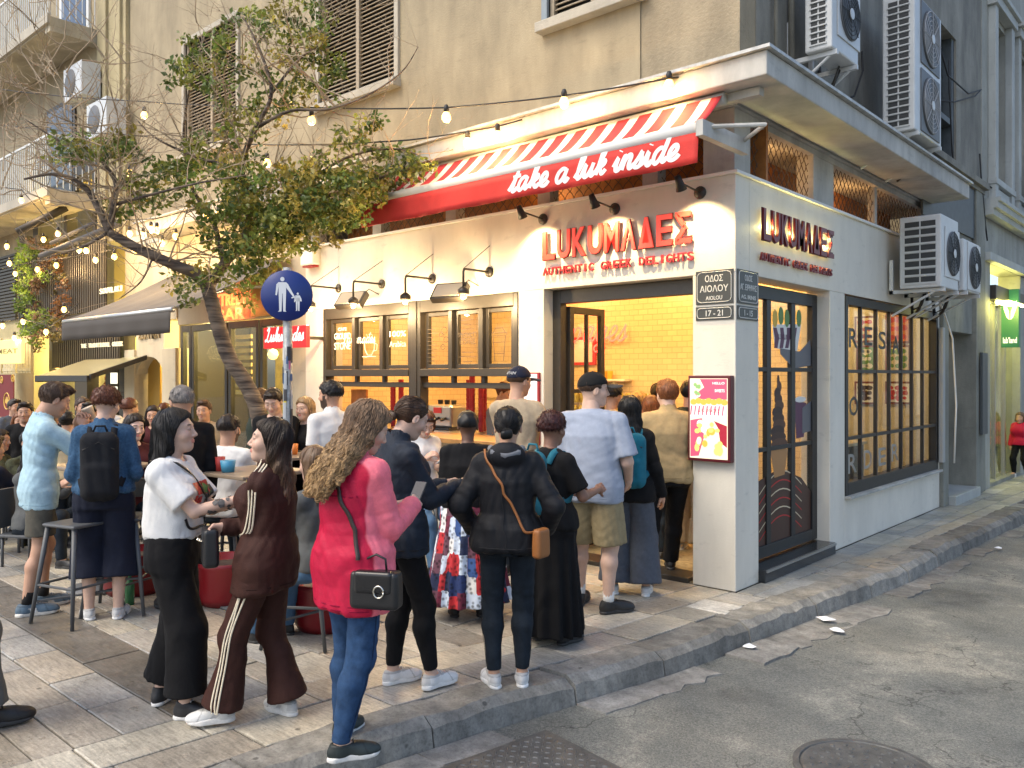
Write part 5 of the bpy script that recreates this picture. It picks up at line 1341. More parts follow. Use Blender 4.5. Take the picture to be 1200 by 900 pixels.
bx('body', M_ss, t_, -.22, .22, -.14, .14, .02, .30, bevel=.03); bx('base', M_black, t_, -.24, .24, -.2, .16, 0, .02, bevel=.005); bx('badge', flatc('badge red', (.5, .02, .02)), t_, -.09, .05, -.148, -.142, .2, .27)
for k in (-.12, 0, .12): MB().tube([(k, -.14, .14), (k, -.22, .12)], .018, 8).build('group_head', M_black, t_); MB().lathe([(.03, 0), (.036, .05), (.03, .055)], n=10).build('hopper', M_black, t_, loc=(k, 0, .305))
t_ = thing('wall_shelf', 'small white wall shelf with glasses inside the kitchen', 'shelf', (-3.5, 3.02, 1.72)); bx('board', M_white, t_, -.35, .35, 0, .17, 0, .03, bevel=.004); bx('bracket', M_white, t_, -.3, -.27, .0, .17, -.15, 0)
for k in range(4):
    MB().lathe([(.035, 0), (.04, .11), (.036, .11)], n=10).build('drinking_glass', P_ye, None, loc=(-3.75 + k * .10, 3.1, 1.752)); o = bpy.context.scene.objects[-1] if False else None
for o in [o for o in SC.objects if o.name.startswith('drinking_glass')]: tag(o, 'yellow tumbler standing in the row on the kitchen shelf', 'glass', 'yellow tumblers on the kitchen shelf')
jr = MB().lathe([(.045, 0), (.05, .01), (.05, .11), (.04, .125), (.04, .14)], n=10).mesh('jar', mat('yellow green jar', (.34, .30, .08), .25, var=.4, vscale=20), True)
for rw in range(2):
    for k in range(13):
        o = mk('sauce_jar', jr, None, loc=(-4.05 + k * .125, 2.75 + rw * .2, 1.252 + rw * .17 * 1.0)); tag(o, 'sauce jar in the lower row on the back bench' if rw == 0 else 'sauce jar in the raised rear row on the back bench', 'jar', 'front row of sauce jars' if rw == 0 else 'rear row of sauce jars')
t_ = thing('jar_riser', 'low steel riser carrying the rear row of jars', 'riser'); bx('riser', M_ss, t_, -4.15, -2.4, 2.86, 3.1, 1.251, 1.42, bevel=.004)
t_ = thing('menu_board', 'menu board with red frame above the kitchen shelf', 'sign'); bx('frame', P_rd, t_, -4.55, -3.75, 3.15, 3.198, 1.95, 2.35); bx('sheet', P_wh, t_, -4.51, -3.79, 3.145, 3.149, 1.99, 2.31)
t_ = thing('electric_panel', 'pale switch panel on the kitchen wall seen through the left window', 'panel'); bx('panel', P_cr, t_, -5.95, -5.5, 3.15, 3.198, 1.45, 1.75, bevel=.006); bx('switches', flatc('switch grey', (.12, .12, .12)), t_, -5.88, -5.6, 3.14, 3.15, 1.6, 1.68)
t_ = thing('wood_board', 'orange wooden board hanging in the left serving window', 'board'); bx('board', M_org, t_, -5.60, -5.28, .30, .33, 1.20, 1.62, bevel=.004)
# neon word seen through the open door leaf
pp = pY(667, 384, 3.1); s_, ww = script('pages', .21, .06); ne = s_.build('neon_sign', mat('red neon tube', (1, .1, .05), .3, emit=(1, .03, .02), estr=4), loc=(pp.x, 3.10, 2.28), kind=None)
tag(ne, 'red neon script glowing on the tiled wall behind the open door', 'neon sign'); lamp((pp.x + .3, 2.95, 2.4), 6, (1, .12, .06), .15, parent=ne, ) ; ne.children[0].location = (.3, -.12, .1)
# interior lamps: visible ceiling globes
M_globe = mat('lit ceiling panel', (1, .85, .6), .4, emit=(1, .70, .36), estr=3)
for i, (x, y, e, lb) in enumerate(((-5.0, 1.5, 58, 'round ceiling light over the left end of the kitchen'), (-3.3, 1.6, 62, 'round ceiling light over the middle of the kitchen'), (-1.8, 1.6, 75, 'round ceiling light just inside the open doorway'), (-.8, 1.5, 30, 'round ceiling light behind the glazed side door'), (-1.2, 4.6, 60, 'round ceiling light in the side display room'))):
    t_ = thing('ceiling_light', lb, 'ceiling light', (x, y, 3.3)); MB().lathe([(.001, -.05), (.13, -.05), (.16, -.03), (.16, 0), (.001, 0)], n=20).build('diffuser', M_globe, t_, True)
    lamp((0, 0, -.12), e * .72, (1, .56, .18) if i < 4 else (1, .68, .30), .12, parent=t_)
# ------------------------------------------------------------------ gooseneck lamps on the front
def goose(label, mx, my, ex, ey, cx=None, cy=None):
    m = pY(mx, my, 0); Lz = pX(ex, ey, m.x); y = min(Lz.y, -.25); y = max(y, -.75)
    t_ = thing('wall_lamp', label, 'wall lamp', (m.x, 0, m.z), 0, None)
    MB().lathe([(.001, 0), (.055, 0), (.055, -.018), (.02, -.03), (.001, -.03)], n=16, ax='y').build('wall_plate', M_frame, t_, True)
    MB().tube([(0, 0, 0), (0, y + .03, 0), (0, y + .008, -.008), (0, y, -.03), (0, y, -.20)], .012, 8).build('arm', M_frame, t_, True)
    MB().lathe([(.012, -.18), (.03, -.19), (.06, -.215), (.062, -.262), (.056, -.262), (.05, -.22), (.001, -.2)], (0, y, 0), 16).build('lamp_shade', M_frame, t_, True)
    MB().lathe([(.001, -.315), (.02, -.31), (.034, -.29), (.03, -.262), (.016, -.24), (.001, -.24)], (0, y, 0), 12).build('bulb', M_bulb, t_, True)
    MB().tube([(0, y, 0), (0, 0, .28)], .004, 5).build('stay_rod', M_frame, t_)
    lamp((0, y, -.36), 20, (1, .70, .36), .03, parent=t_); return t_
goose('wall lamp over the right serving window, nearest the doorway', 574, 319, 543, 317)
goose('wall lamp over the post between the two serving windows', 507, 327, 475, 325)
goose('wall lamp over the middle of the left serving window', 448, 333, 414, 331)
goose('wall lamp beside the round blue sign, leftmost on the shop front', 397, 338, 364, 337)
for lb, px, py in (('grey floodlight over the right serving window, tilted down', 527, 343), ('grey floodlight over the left serving window, tilted down', 412, 352)):
    p = pY(px, py, -.30); t_ = thing('floodlight', lb, 'floodlight', p, rad(12))
    o = bx('housing', M_frame, t_, -.20, .20, -.04, .04, -.11, .11, bevel=.01); o.rotation_euler = (rad(-38), 0, 0)
    o2 = bx('lens', mat('floodlight lens', (.55, .47, .33), .3), t_, -.17, .17, -.046, -.041, -.085, .085); o2.rotation_euler = (rad(-38), 0, 0)
    MB().tube([(.0, .04, .02), (0, .29, .05)], .014, 8).build('arm', M_frame, t_, True); MB().tube([(.06, .04, .02), (.14, .15, .14), (.2, .28, .08)], .006, 6).build('bracket', M_frame, t_, True)
for lb, mx, my, hx, hy in (('small black spotlight over the first sign letters, leftmost of three', 637, 257, 610, 252), ('small black spotlight over the middle of the sign', 721, 245, 695, 240), ('small black spotlight over the end of the sign near the corner', 821, 226, 796, 222)):
    m = pY(mx, my, 0); h = pX(hx, hy, m.x); y = max(h.y, -.62); t_ = thing('spotlight', lb, 'spotlight', (m.x, 0, m.z))
    MB().lathe([(.001, 0), (.055, 0), (.055, -.018), (.001, -.022)], n=16, ax='y').build('wall_plate', M_frame, t_, True)
    MB().tube([(0, 0, 0), (0, y, .03)], .009, 8).build('arm', M_frame, t_, True)
    hd = MB().lathe([(.001, .06), (.025, .055), (.032, .0), (.048, -.07), (.044, -.07), (.028, -.01), (.001, .0)], n=14).build('lamp_head', M_black, t_, True, loc=(0, y, .03)); hd.rotation_euler = (rad(32), 0, 0)
    MB().lathe([(.001, -.05), (.022, -.045), (.024, -.03), (.001, -.02)], n=10).build('bulb', M_bulb, hd, True)
    lamp((0, 0, -.08), 26, (1, .74, .36), .02, 'SPOT', hd, rad(105))
# alarm box and camera
p = pY(368, 300, 0); t_ = thing('alarm_box', 'white alarm box high on the left end of the shop front', 'alarm box', (p.x, 0, p.z))
bx('housing', M_white, t_, -.14, .14, -.12, 0, -.13, .13, bevel=.015); bx('base', flatc('alarm red', (.3, .02, .02)), t_, -.12, .12, -.1, -.01, -.155, -.132, bevel=.004)
t_ = thing('security_camera', 'small white security camera beside the alarm box', 'camera', (p.x + .16, 0, p.z + .12)); MB().tube([(0, 0, 0), (0, -.08, 0)], .012, 8).build('arm', M_white, t_, True); MB().tube([(0, -.06, 0), (.09, -.14, -.03)], .03, 10).build('housing', M_black, t_, True)
# red script box sign on the end of the shop
p0 = pY(311, 384, -.55); p1 = pY(361, 407, -.55)
t_ = thing('box_sign', 'small red box sign with white script behind the blue sign post', 'sign', (p0.x, -.55, p1.z)); W_ = p1.x - p0.x
bx('panel', mat('red sign panel', (.42, .015, .02), .4, emit=(.9, .03, .03), estr=.25), t_, 0, W_, -.03, .03, 0, .27, bevel=.008)
s_, ww = script('Lukumades', .088, .13); s_.build('lettering', mat('white sign script', (.8, .78, .75), .5, emit=(1, 1, 1), estr=.25), t_, loc=(.05, -.033, .09)).scale = ((W_ - .1) / ww, 1, 1)
bx('bracket', M_frame, t_, W_ * .5 - .02, W_ * .5 + .02, .03, .56, .12, .16)
# ------------------------------------------------------------------ red and white awning
def awn_mat():
    m = mat('striped canvas', (.5, .03, .04), .8); t = m.node_tree; N = t.nodes; L = t.links; b = N['Principled BSDF']
    tc = N.new('ShaderNodeTexCoord'); sp = N.new('ShaderNodeSeparateXYZ'); L.new(tc.outputs['Object'], sp.inputs[0])
    mu = N.new('ShaderNodeMath'); mu.operation = 'MULTIPLY'; mu.inputs[1].default_value = 1 / .225; L.new(sp.outputs[0], mu.inputs[0])
    fr = N.new('ShaderNodeMath'); fr.operation = 'FRACT'; L.new(mu.outputs[0], fr.inputs[0])
    gt = N.new('ShaderNodeMath'); gt.operation = 'GREATER_THAN'; gt.inputs[1].default_value = .58; L.new(fr.outputs[0], gt.inputs[0])
    mx = N.new('ShaderNodeMixRGB'); L.new(gt.outputs[0], mx.inputs[0]); mx.inputs[1].default_value = (.42, .022, .03, 1); mx.inputs[2].default_value = (.70, .64, .54, 1); L.new(mx.outputs[0], b.inputs['Base Color']); return m
M_aw = awn_mat(); M_val = mat('red valance canvas', (.55, .03, .022), .75, var=.12, vscale=5, bump=.2, bscale=150)
AX0, AX1 = -4.0, .09
t_ = thing('awning', 'red and white striped awning with a red valance lettered in white script', 'awning')
nx_, ny_ = 80, 8; V = []; 
for i in range(nx_ + 1):
    x = AX0 + (AX1 - AX0) * i / nx_
    for j in range(ny_ + 1):
        f = j / ny_; V.append((x, -.40 - .34 * f, 4.005 - .305 * f - .02 * math.sin(f * 3.14) + .006 * math.sin(x * 9) * f))
a = np.arange((nx_ + 1) * (ny_ + 1)).reshape(nx_ + 1, ny_ + 1); F = np.stack([a[:-1, :-1], a[1:, :-1], a[1:, 1:], a[:-1, 1:]], -1).reshape(-1, 4)
o = mk('canvas', np_mesh('canvas', V, F, M_aw), t_); sm = o.modifiers.new('thick', 'SOLIDIFY'); sm.thickness = .004
MB().tube([(AX0, -.74, 3.67), (AX1, -.74, 3.67)], .052, 14).build('front_bar', mat('cream bar', (.76, .73, .66), .4), t_, True)
MB().tube([(AX0, -.36, 3.99), (AX1, -.36, 3.99)], .05, 12).build('roller', M_ledge, t_, True)
for x in (AX0 + .25, (AX0 + AX1) / 2, AX1 - .02): MB().box(x, x + .04, -.72, -.05, 3.66, 3.70).tube([(x + .02, -.08, 3.70), (x + .35, -.35, 3.72), (x + .02, -.70, 3.69)], .018, 8).build('folding_arm', M_ledge, t_)
V = []
for i in range(nx_ + 1):
    x = AX0 + (AX1 - AX0) * i / nx_
    for j in range(5): f = j / 4; V.append((x, -.775 - .012 * math.sin(x * 7 + f) * f - .006 * math.sin(x * 23) * f, 3.635 - .235 * f))
a = np.arange((nx_ + 1) * 5).reshape(nx_ + 1, 5); F = np.stack([a[:-1, :-1], a[1:, :-1], a[1:, 1:], a[:-1, 1:]], -1).reshape(-1, 4)
o = mk('valance', np_mesh('valance', V, F, M_val), t_); o.modifiers.new('thick', 'SOLIDIFY').thickness = .003
s_, ww = script('take a luk inside', .112, .15)
px0, px1 = pY(596, 230, -.78).x, pY(793, 180, -.78).x
sc_ = (px1 - px0) / ww; q = []
for x, y, z in s_.v:
    X = px0 + x * sc_; Z = 3.462 + z; f = min(max((3.635 - Z) / .235, 0), 1); q.append((X, -.7805 - .012 * math.sin(X * 7 + f) * f - .006 * math.sin(X * 23) * f + y, Z))
s_.v = q; s_.build('lettering', mat('white canvas print', (.80, .78, .74), .7), t_)
MB().box(AX1 - .01, AX1 + .05, -.80, -.05, 3.60, 3.72).box(-.05, .35, -.30, -.22, 3.98, 4.045).build('end_bracket', M_ledge, t_)

# ------------------------------------------------------------------ air conditioners
M_ac = mat('white enamelled steel', (.52, .54, .54), .4, var=.08, vscale=6); M_acd = mat('dark coil', (.03, .034, .036), .6); M_acg = mat('grey fan grille', (.10, .105, .11), .5)
def ac(label, y0, L_, x0, D_, z0, H_, fans=1, rows=14, grid=2, bracket=True):
    """unit on the side wall: fan face looks to +x, slotted end face looks to -y"""
    t_ = thing('air_conditioner', label, 'air conditioner', (x0, y0, z0))
    bx('casing', M_ac, t_, 0, D_, 0, L_, 0, H_, bevel=.014)
    rh = (H_ - .10) / rows; sl = MB()
    for i in range(rows):
        if rows % 2 == 0 and grid == 2 and i == rows // 2 and H_ < .9: pass
        for k in range(grid):
            w_ = (D_ - .10) / grid; sl.box(.05 + k * w_ + .008, .05 + (k + 1) * w_ - .008, -.004, -.001, .05 + i * rh + rh * .18, .05 + (i + 1) * rh - rh * .16)
    sl.build('vent_slots', M_acd, t_)
    f = MB()
    for i in range(rows): z = .05 + i * rh; f.box(.045, D_ - .045, -.014, -.004, z - .006, z + .006)
    f.build('vent_fins', M_ac, t_)
    for k in range(fans):
        cz = H_ * (k + .5) / fans; R_ = min(H_ / fans * .42, L_ * .36); cy = L_ * .60 if fans == 1 else L_ * .55
        bx('fan_panel', M_acg if fans > 1 else M_ac, t_, D_ + .001, D_ + .012, cy - R_ - .04, cy + R_ + .04, cz - R_ - .03, cz + R_ + .03, bevel=.006)
        g = MB().lathe([(.001, .014), (R_, .014), (R_, .024), (R_ * .96, .026), (.001, .02)], (D_, cy, cz), 28, 'x').build('fan_grille', M_acg, t_, True)
        rg = MB()
        for q in range(1, 7):
            rr_ = R_ * q / 6.3; rg.tube([(D_ + .03, cy + rr_ * math.cos(a_), cz + rr_ * math.sin(a_)) for a_ in np.linspace(0, 2 * math.pi, 25)], .0035, 4)
        for q in range(8): a_ = q * math.pi / 4; rg.tube([(D_ + .032, cy, cz), (D_ + .032, cy + R_ * math.cos(a_), cz + R_ * math.sin(a_))], .0035, 4)
        rg.build('guard_wire', M_acd if fans == 1 else mat('pale wire', (.4, .4, .4), .5), g)
        MB().lathe([(.001, .034), (.05, .034), (.05, .04), (.001, .042)], (D_, cy, cz), 14, 'x').build('badge', M_ac, g)
    if bracket:
        b = MB()
        for yy in (.06, L_ - .10): b = MB(); b.box(-x0 + .03, D_ + .02, yy, yy + .04, -.045, -.004).box(-x0 + .03, -x0 + .07, yy, yy + .04, -.045, .35).tube([(-x0 + .05, yy + .02, -.30), (D_ * .8, yy + .02, -.04)], .014, 6); b.build('bracket', M_ac, t_)
    b = MB(); b.tube([(.1, L_ - .1, -.02), (.05, L_ - .15, -.2), (-x0 * .5, L_ + .05, -.28), (-x0 + .05, L_ + .12, .1)], .018, 8).tube([(.14, L_ - .2, -.02), (.1, L_ - .22, -.16), (-x0 * .4, L_, -.2), (-x0 + .06, L_ + .06, .3)], .01, 6)
    b.build('pipe', M_frame, t_, True); return t_
def acpos(px0, px1, px2, pyb, x0):
    a = pX(px0, pyb, x0); y0 = a.y; b = pY(px1, pyb, y0); D_ = b.x - x0; c = pX(px2, pyb, b.x); return y0, D_, c.y - y0, a.z
y0, D_, L_, z0 = acpos(943, 975, 1006, 63, .22)
ac('white air conditioner with one round fan above the ledge, nearest the corner', y0, L_, .22, D_, z0, .80, 1, 13)
y0, D_, L_, z0 = acpos(1034, 1072, 1103, 158, .30)
ac('tall white air conditioner with two fans and a slotted end above the ledge', y0, L_, .30, D_, z0, 1.42, 2, 19)
y0, D_, L_, z0 = acpos(1054, 1103, 1123, 339, .16)
print('AC3', y0, D_, L_, z0)
ac('white air conditioner with a twin slotted end, mounted over the side display window', y0, L_, .16, D_, z0, .82, 1, 8)
y1_ = y0 + L_ + .12
ac('smaller air conditioner with a round fan just behind the one over the display window', y1_, .75, .2, D_ * .98, z0 + .02, .62, 1, 8)
# cables and pipe on the side wall
lc = thing('loose_cables', 'black cables hanging loose between the air conditioners and the side wall', 'cables')
for pts in ([(1010, 60), (1012, 100), (990, 118)], [(1103, 60), (1118, 110), (1150, 105)], [(1100, 118), (1135, 116), (1150, 105)], [(1112, 70), (1113, 130), (1118, 205)], [(1148, 180), (1152, 235), (1157, 282)], [(1155, 215), (1175, 225), (1195, 222)]):
    P_ = [pX(*q, .09) for q in pts]; b = MB(); b.tube([P_[0]] + [(P_[i] + P_[i + 1]) / 2 + Vector((0, 0, -.03)) for i in range(len(P_) - 1)] + [P_[-1]], .011, 6); b.build('cable', M_cable, lc, True)

M_st0 = mat('pale grey trim', (.34, .35, .34), .6); t_ = thing('shop_shutter_box', 'narrow pale shutter frame at the far end of the display window', 'shutter'); bx('frame', M_st0, t_, .02, .08, 5.84, 5.95, .62, 2.45, bevel=.01)
MB().tube([(.20, 5.9, .62), (.22, 5.92, 1.4), (.18, 5.9, 2.3), (.14, 5.7, 2.6), (.2, 5.2, 2.75)], .012, 6).build('cord', M_white, t_, True)

# ------------------------------------------------------------------ buildings along the side street
M_st = plaster('stained grey pilaster', (.26, .26, .22), .35); M_neo = plaster('neoclassical cream render', (.34, .34, .30), .25); M_neo2 = plaster('pale stone trim', (.42, .44, .42), .18, bump=.15)
Bn = thing('neoclassical_building', 'cream neoclassical building with tall windows and white trim beyond the corner shop', 'building')
m_ = MB().box(-.3, .05, 5.975, 6.24, 0, 4.05).box(-.3, .03, 6.24, 7.6, 2.42, 4.05).box(-.3, .09, 7.6, 8.15, 0, 4.6)
m_.build('wall', M_st, Bn, bevel=.01)
bx('entrance_recess', M_st, Bn, -1.1, -1.0, 6.24, 7.6, 0, 2.42); MB().box(-1.0, -.3, 6.20, 6.24, 0, 2.42).box(-1.0, -.3, 7.6, 7.66, 0, 2.42).build('recess_side', M_st, Bn)
d_ = emp('door'); d_.parent = Bn; bx('door_panel', mat('grey metal door', (.16, .17, .15), .5, var=.2, vscale=8), d_, -.99, -.9, 6.3, 7.55, .14, 2.38, bevel=.006); bx('letter_slot', M_dk, d_, -.898, -.89, 6.9, 7.3, .75, .85); bx('handle', M_dk, d_, -.898, -.86, 7.35, 7.38, 1.1, 1.3); bx('vent', M_dk, d_, -.898, -.89, 6.9, 7.3, 2.0, 2.1)
MB().box(-1.0, .14, 6.24, 7.62, -.02, .13).build('door_step', plaster('marble step', (.40, .42, .40), .2, .4, .1), Bn, bevel=.008)
# far part: shop bay with yellow light, cornice, tall windows
m_ = MB().box(-.3, .06, 8.15, 8.6, 0, 3.6).box(-.3, .06, 10.9, 11.3, 0, 3.6).box(-.3, .05, 14.5, 15, 0, 3.6).box(-.3, .04, 8.15, 24, 3.6, 4.4)
m_.build('pier', M_neo, Bn, bevel=.01); bx('wall', M_neo, Bn, -.3, .02, 18, 30, 0, 3.6)
MB().box(.05, .26, 8.15, 24, 4.40, 4.50).box(.05, .20, 8.15, 24, 4.30, 4.40).box(.05, .16, 8.15, 24, 3.60, 3.72).box(.05, .30, 8.15, 24, 4.50, 4.56).build('cornice', M_neo2, Bn)
OPN = [(8.75 + k * 1.75, 9.75 + k * 1.75, 4.95, 7.6) for k in range(7)]
W2 = MB(); ys_ = [8.15] + [v for o in OPN for v in o[:2]] + [24]
for i in range(0, len(ys_), 2): W2.box(-.3, .04, ys_[i], ys_[i + 1], 4.56, 12)
for o in OPN: W2.box(-.3, .04, o[0], o[1], 4.56, 4.95).box(-.3, .04, o[0], o[1], 7.6, 12)
W2.build('upper_wall', M_neo, Bn)
for o in OPN:
    wn = emp('window'); wn.parent = Bn
    MB().box(.04, .15, o[0] - .20, o[0], 4.6, 7.7).box(.04, .15, o[1], o[1] + .20, 4.6, 7.7).box(.04, .19, o[0] - .26, o[1] + .26, 7.7, 7.85).box(.04, .24, o[0] - .32, o[1] + .32, 7.85, 7.93).box(.04, .17, o[0] - .22, o[1] + .22, 4.85, 4.95).box(.06, .12, o[0] + .05, o[1] - .05, 4.62, 4.82).build('surround', M_neo2, wn, bevel=.008)
    MB().box(-.16, -.08, o[0], o[0] + .08, 4.95, 7.6).box(-.16, -.08, o[1] - .08, o[1], 4.95, 7.6).box(-.16, -.08, (o[0] + o[1]) / 2 - .04, (o[0] + o[1]) / 2 + .04, 4.95, 7.6).box(-.16, -.08, o[0] + .08, o[1] - .08, 6.6, 6.68).build('frame', M_neo, wn)
    bx('pane', mat('dark window glass', (.03, .035, .035), .08), wn, -.14, -.13, o[0] + .05, o[1] - .05, 4.95, 7.6)
b = MB()
for k in range(14): y = 10.35 + k * .085; b.tube([(.05, y, 4.6), (.28, y, 4.62), (.30, y, 4.9), (.27, y, 5.25)], .009, 5)
b.box(.25, .30, 10.3, 11.5, 5.25, 5.29); b.build('balcony_railing', M_black, Bn)
# lit shop bays
bx('shop_back', mat('yellow lit wall', (.6, .55, .2), .6), Bn, -1.6, -1.5, 8.6, 18, 0, 3.6); bx('shop_floor', M_st, Bn, -1.5, .05, 8.6, 18, 0, .06)
wn = emp('shop_window'); wn.parent = Bn
MB().box(-.1, -.04, 8.65, 8.72, .06, 3.0).box(-.1, -.04, 9.4, 9.46, .06, 3.0).box(-.1, -.04, 10.15, 10.2, .06, 3).box(-.1, -.04, 8.6, 10.9, 3.0, 3.12).box(-.1, -.04, 11.35, 11.4, .06, 3).box(-.1, -.04, 12.4, 12.46, .06, 3).box(-.1, -.04, 13.6, 13.66, .06, 3).build('frame', M_steel, wn); bx('pane', M_glass, wn, -.075, -.07, 8.7, 14.5, .06, 3.0)
bx('shutter_box', M_frame, Bn, -.02, .14, 8.62, 10.8, 3.02, 3.25, bevel=.01)
lamp((-.7, 9.6, 2.9), 60, (1, .92, .28), .2, parent=Bn); lamp((-.7, 12.6, 2.9), 55, (1, .9, .3), .2, parent=Bn); lamp((.22, 8.9, 2.93), 14, (1, .9, .2), .05, parent=Bn)
b = MB().box(.10, .30, 8.75, 9.9, 2.96, 3.0).build('strip_light', mat('lit strip', (1, .95, .4), .4, emit=(1, .9, .25), estr=6), Bn)
# hanging green sign
a = pY(1174, 340, 9.6); c = pY(1195, 407, 9.6)
t_ = thing('hanging_sign', 'dark green projecting sign with a white leaf emblem over the far shop', 'sign', (0, 9.6, 0))
bx('panel', mat('dark green panel', (.012, .09, .05), .4, emit=(.01, .12, .06), estr=.15), t_, a.x, c.x, -.06, .06, c.z, a.z, bevel=.006)
Mw2 = mat('white emblem', (.75, .75, .72), .5, emit=(1, 1, 1), estr=.3); cx = (a.x + c.x) / 2; cz = a.z - (a.z - c.z) * .36
for sx in (-1, 1):
    b = MB(); q = [(cx + sx * u, -.0625, cz + v) for u, v in ((.008, -.16), (.045, -.12), (.09, .02), (.10, .16), (.06, .09), (.015, -.02))]; b.add(q, [tuple(range(6))]); b.build('emblem', Mw2, t_)
fit_text('lettering', 'lab\u2019land', Mw2, t_, a.x + .03, c.x - .03, c.z + .07, c.z + .17, -.063, .001)
MB().box(.0, a.x, -.02, .02, a.z - .12, a.z - .08).build('bracket', M_frame, t_)
t_ = thing('notice_board', 'narrow dark notice board on the pier beside the grey entrance', 'sign', (.10, 7.75, .9)); bx('board', M_dk, t_, 0, .04, 0, .32, 0, 1.25, bevel=.004)
# far end of the side street: buildings closing the view
for lb, x0, x1, y0, y1, h, m_ in (('pale grey block closing the far end of the side street', -.3, 9, 34, 40, 14, M_neo),):
    Bf = thing('apartment_building', lb, 'building'); bx('wall', m_, Bf, x0, x1, y0, y1, 0, h)
    for i in range(3):
        for j in range(4):
            fr = bx('window', M_frame, Bf, x0 + 1.2 + i * 2.6, x0 + 2.4 + i * 2.6, y0 - .05, y0 + .02, 1.2 + j * 3, 2.8 + j * 3); bx('pane', mat('dark window glass', (.03, .035, .035), .08), fr, x0 + 1.3 + i * 2.6, x0 + 2.3 + i * 2.6, y0 - .07, y0 - .051, 1.3 + j * 3, 2.7 + j * 3)
# ------------------------------------------------------------------ left side of the square: cafe, souvlaki house, balconies
Bc = thing('cafe_building', 'beige building with a glazed cafe front and shuttered upper windows left of the corner shop', 'building')
M_stone = plaster('cream marble cladding', (.52, .46, .34), .15, .5, .1)
w = MB().box(-9.82, -6.2, .02, .3, 2.62, 4.04).box(-6.62, -6.2, .03, .3, 0, 2.62)
w.build('wall', M_stone, Bc); MB().box(-10.3, -9.82, -.02, .3, 0, 2.25).box(-11.75, -11.35, -.02, .3, 0, 2.25).build('pilaster', M_stone, Bc, bevel=.01)
# arch between the pilasters
pts = [(-11.35, 2.25), (-11.35, 1.72)] + [(-10.825 - .525 * math.cos(a_), 1.72 + .40 * math.sin(a_)) for a_ in np.linspace(0, math.pi, 12)] + [(-10.3, 2.25)]
MB().prism(pts[1:], 'y', .02, .28).build('arch', M_stone, Bc) if False else None
A = MB(); aa = [(-10.825 - .525 * math.cos(a_), 1.72 + .40 * math.sin(a_)) for a_ in np.linspace(0, math.pi, 13)]
for (x0, z0_), (x1, z1_) in zip(aa[:-1], aa[1:]): A.prism([(x0, z0_), (x1, z1_), (x1, 2.72), (x0, 2.72)], 'y', .02, .28)
A.build('arch', M_stone, Bc)
bx('arch_head', M_stone, Bc, -11.75, -9.82, -.0, .3, 2.722, 4.04)
bx('door_leaf', mat('gilded door', (.42, .26, .05), .35, metal=.4), Bc, -11.3, -10.85, .2, .26, 0, 2.2, bevel=.01); bx('door_leaf', mat('gilded door', (.42, .26, .05), .35), Bc, -10.78, -10.33, .2, .26, 0, 2.2, bevel=.01)
fit_text('lettering', '\u0396\u039f\u03a5\u039a\u0391', mat('bronze letters', (.13, .09, .03), .4), Bc, -11.2, -10.4, 2.42, 2.62, -.003, .008)
# cafe glazing
M_gold = mat('warm cafe wall', (.62, .50, .20), .6, var=.35, vscale=2.2, col2=(.30, .24, .08)); bx('inner_wall', M_gold, Bc, -11.7, -6.25, 3.0, 3.1, 0, 2.9); bx('ceiling', M_gold, Bc, -11.7, -6.25, .3, 3.0, 2.8, 2.9)
MB().box(-11.7, -6.25, .05, 3.0, -.03, .01).build('floor', M_st, Bc)
for k, (a, b_) in enumerate(((-9.76, -9.42), (-9.40, -8.3), (-8.26, -7.42), (-7.38, -6.66))):
    fr = MB().box(a, a + .07, .04, .12, 0, 2.6).box(b_ - .07, b_, .04, .12, 0, 2.6).box(a + .07, b_ - .07, .04, .12, 2.5, 2.6).box(a + .07, b_ - .07, .04, .12, 0, .12).build('glazed_door', M_black, Bc, bevel=.004)
    bx('pane', M_glass, fr, a + .07, b_ - .07, .075, .08, .12, 2.5)
for k in range(9): bx('blind_slat', M_gold, Bc, -8.95, -8.4, .5, .53, 1.5 + k * .11, 1.56 + k * .11)
ctp = thing('cafe_poster', 'pale yellow poster hanging inside the cafe glazing', 'poster', (-7.85, .35, 1.15)); bx('sheet', mat('pale yellow sheet', (.62, .52, .22), .6), ctp, 0, .42, 0, .01, 0, .42).rotation_euler = (0, rad(8), 0)
lamp((-8.8, 1.4, 2.6), 150, (1, .76, .28), .2, parent=Bc); lamp((-7.2, 1.4, 2.6), 120, (1, .72, .3), .2, parent=Bc); lamp((-10.8, 1.2, 2.2), 25, (1, .75, .3), .15, parent=Bc)
t_ = thing('neon_sign', 'orange red neon lettering glowing over the cafe front behind the tree', 'neon sign', (0, 0, 0))
M_neo3 = mat('orange neon', (1, .25, .05), .3, emit=(1, .16, .05), estr=1.2)
fit_text('lettering', 'STREET', M_neo3, t_, -8.45, -7.55, 2.83, 3.02, -.06, .01); fit_text('lettering', 'BAR', M_neo3, t_, -8.40, -7.62, 2.62, 2.79, -.06, .01); lamp((-8, -.25, 2.8), 6, (1, .3, .1), .1, parent=t_)
for k in range(30): pass
rb = MB()
for k in range(34): x = -7.5 + k * .03; rb.box(x, x + .018, -.03, .02, 2.64, 3.2)
rb.build('ribbed_panel', mat('brass ribs', (.40, .30, .10), .4, metal=.3), Bc)
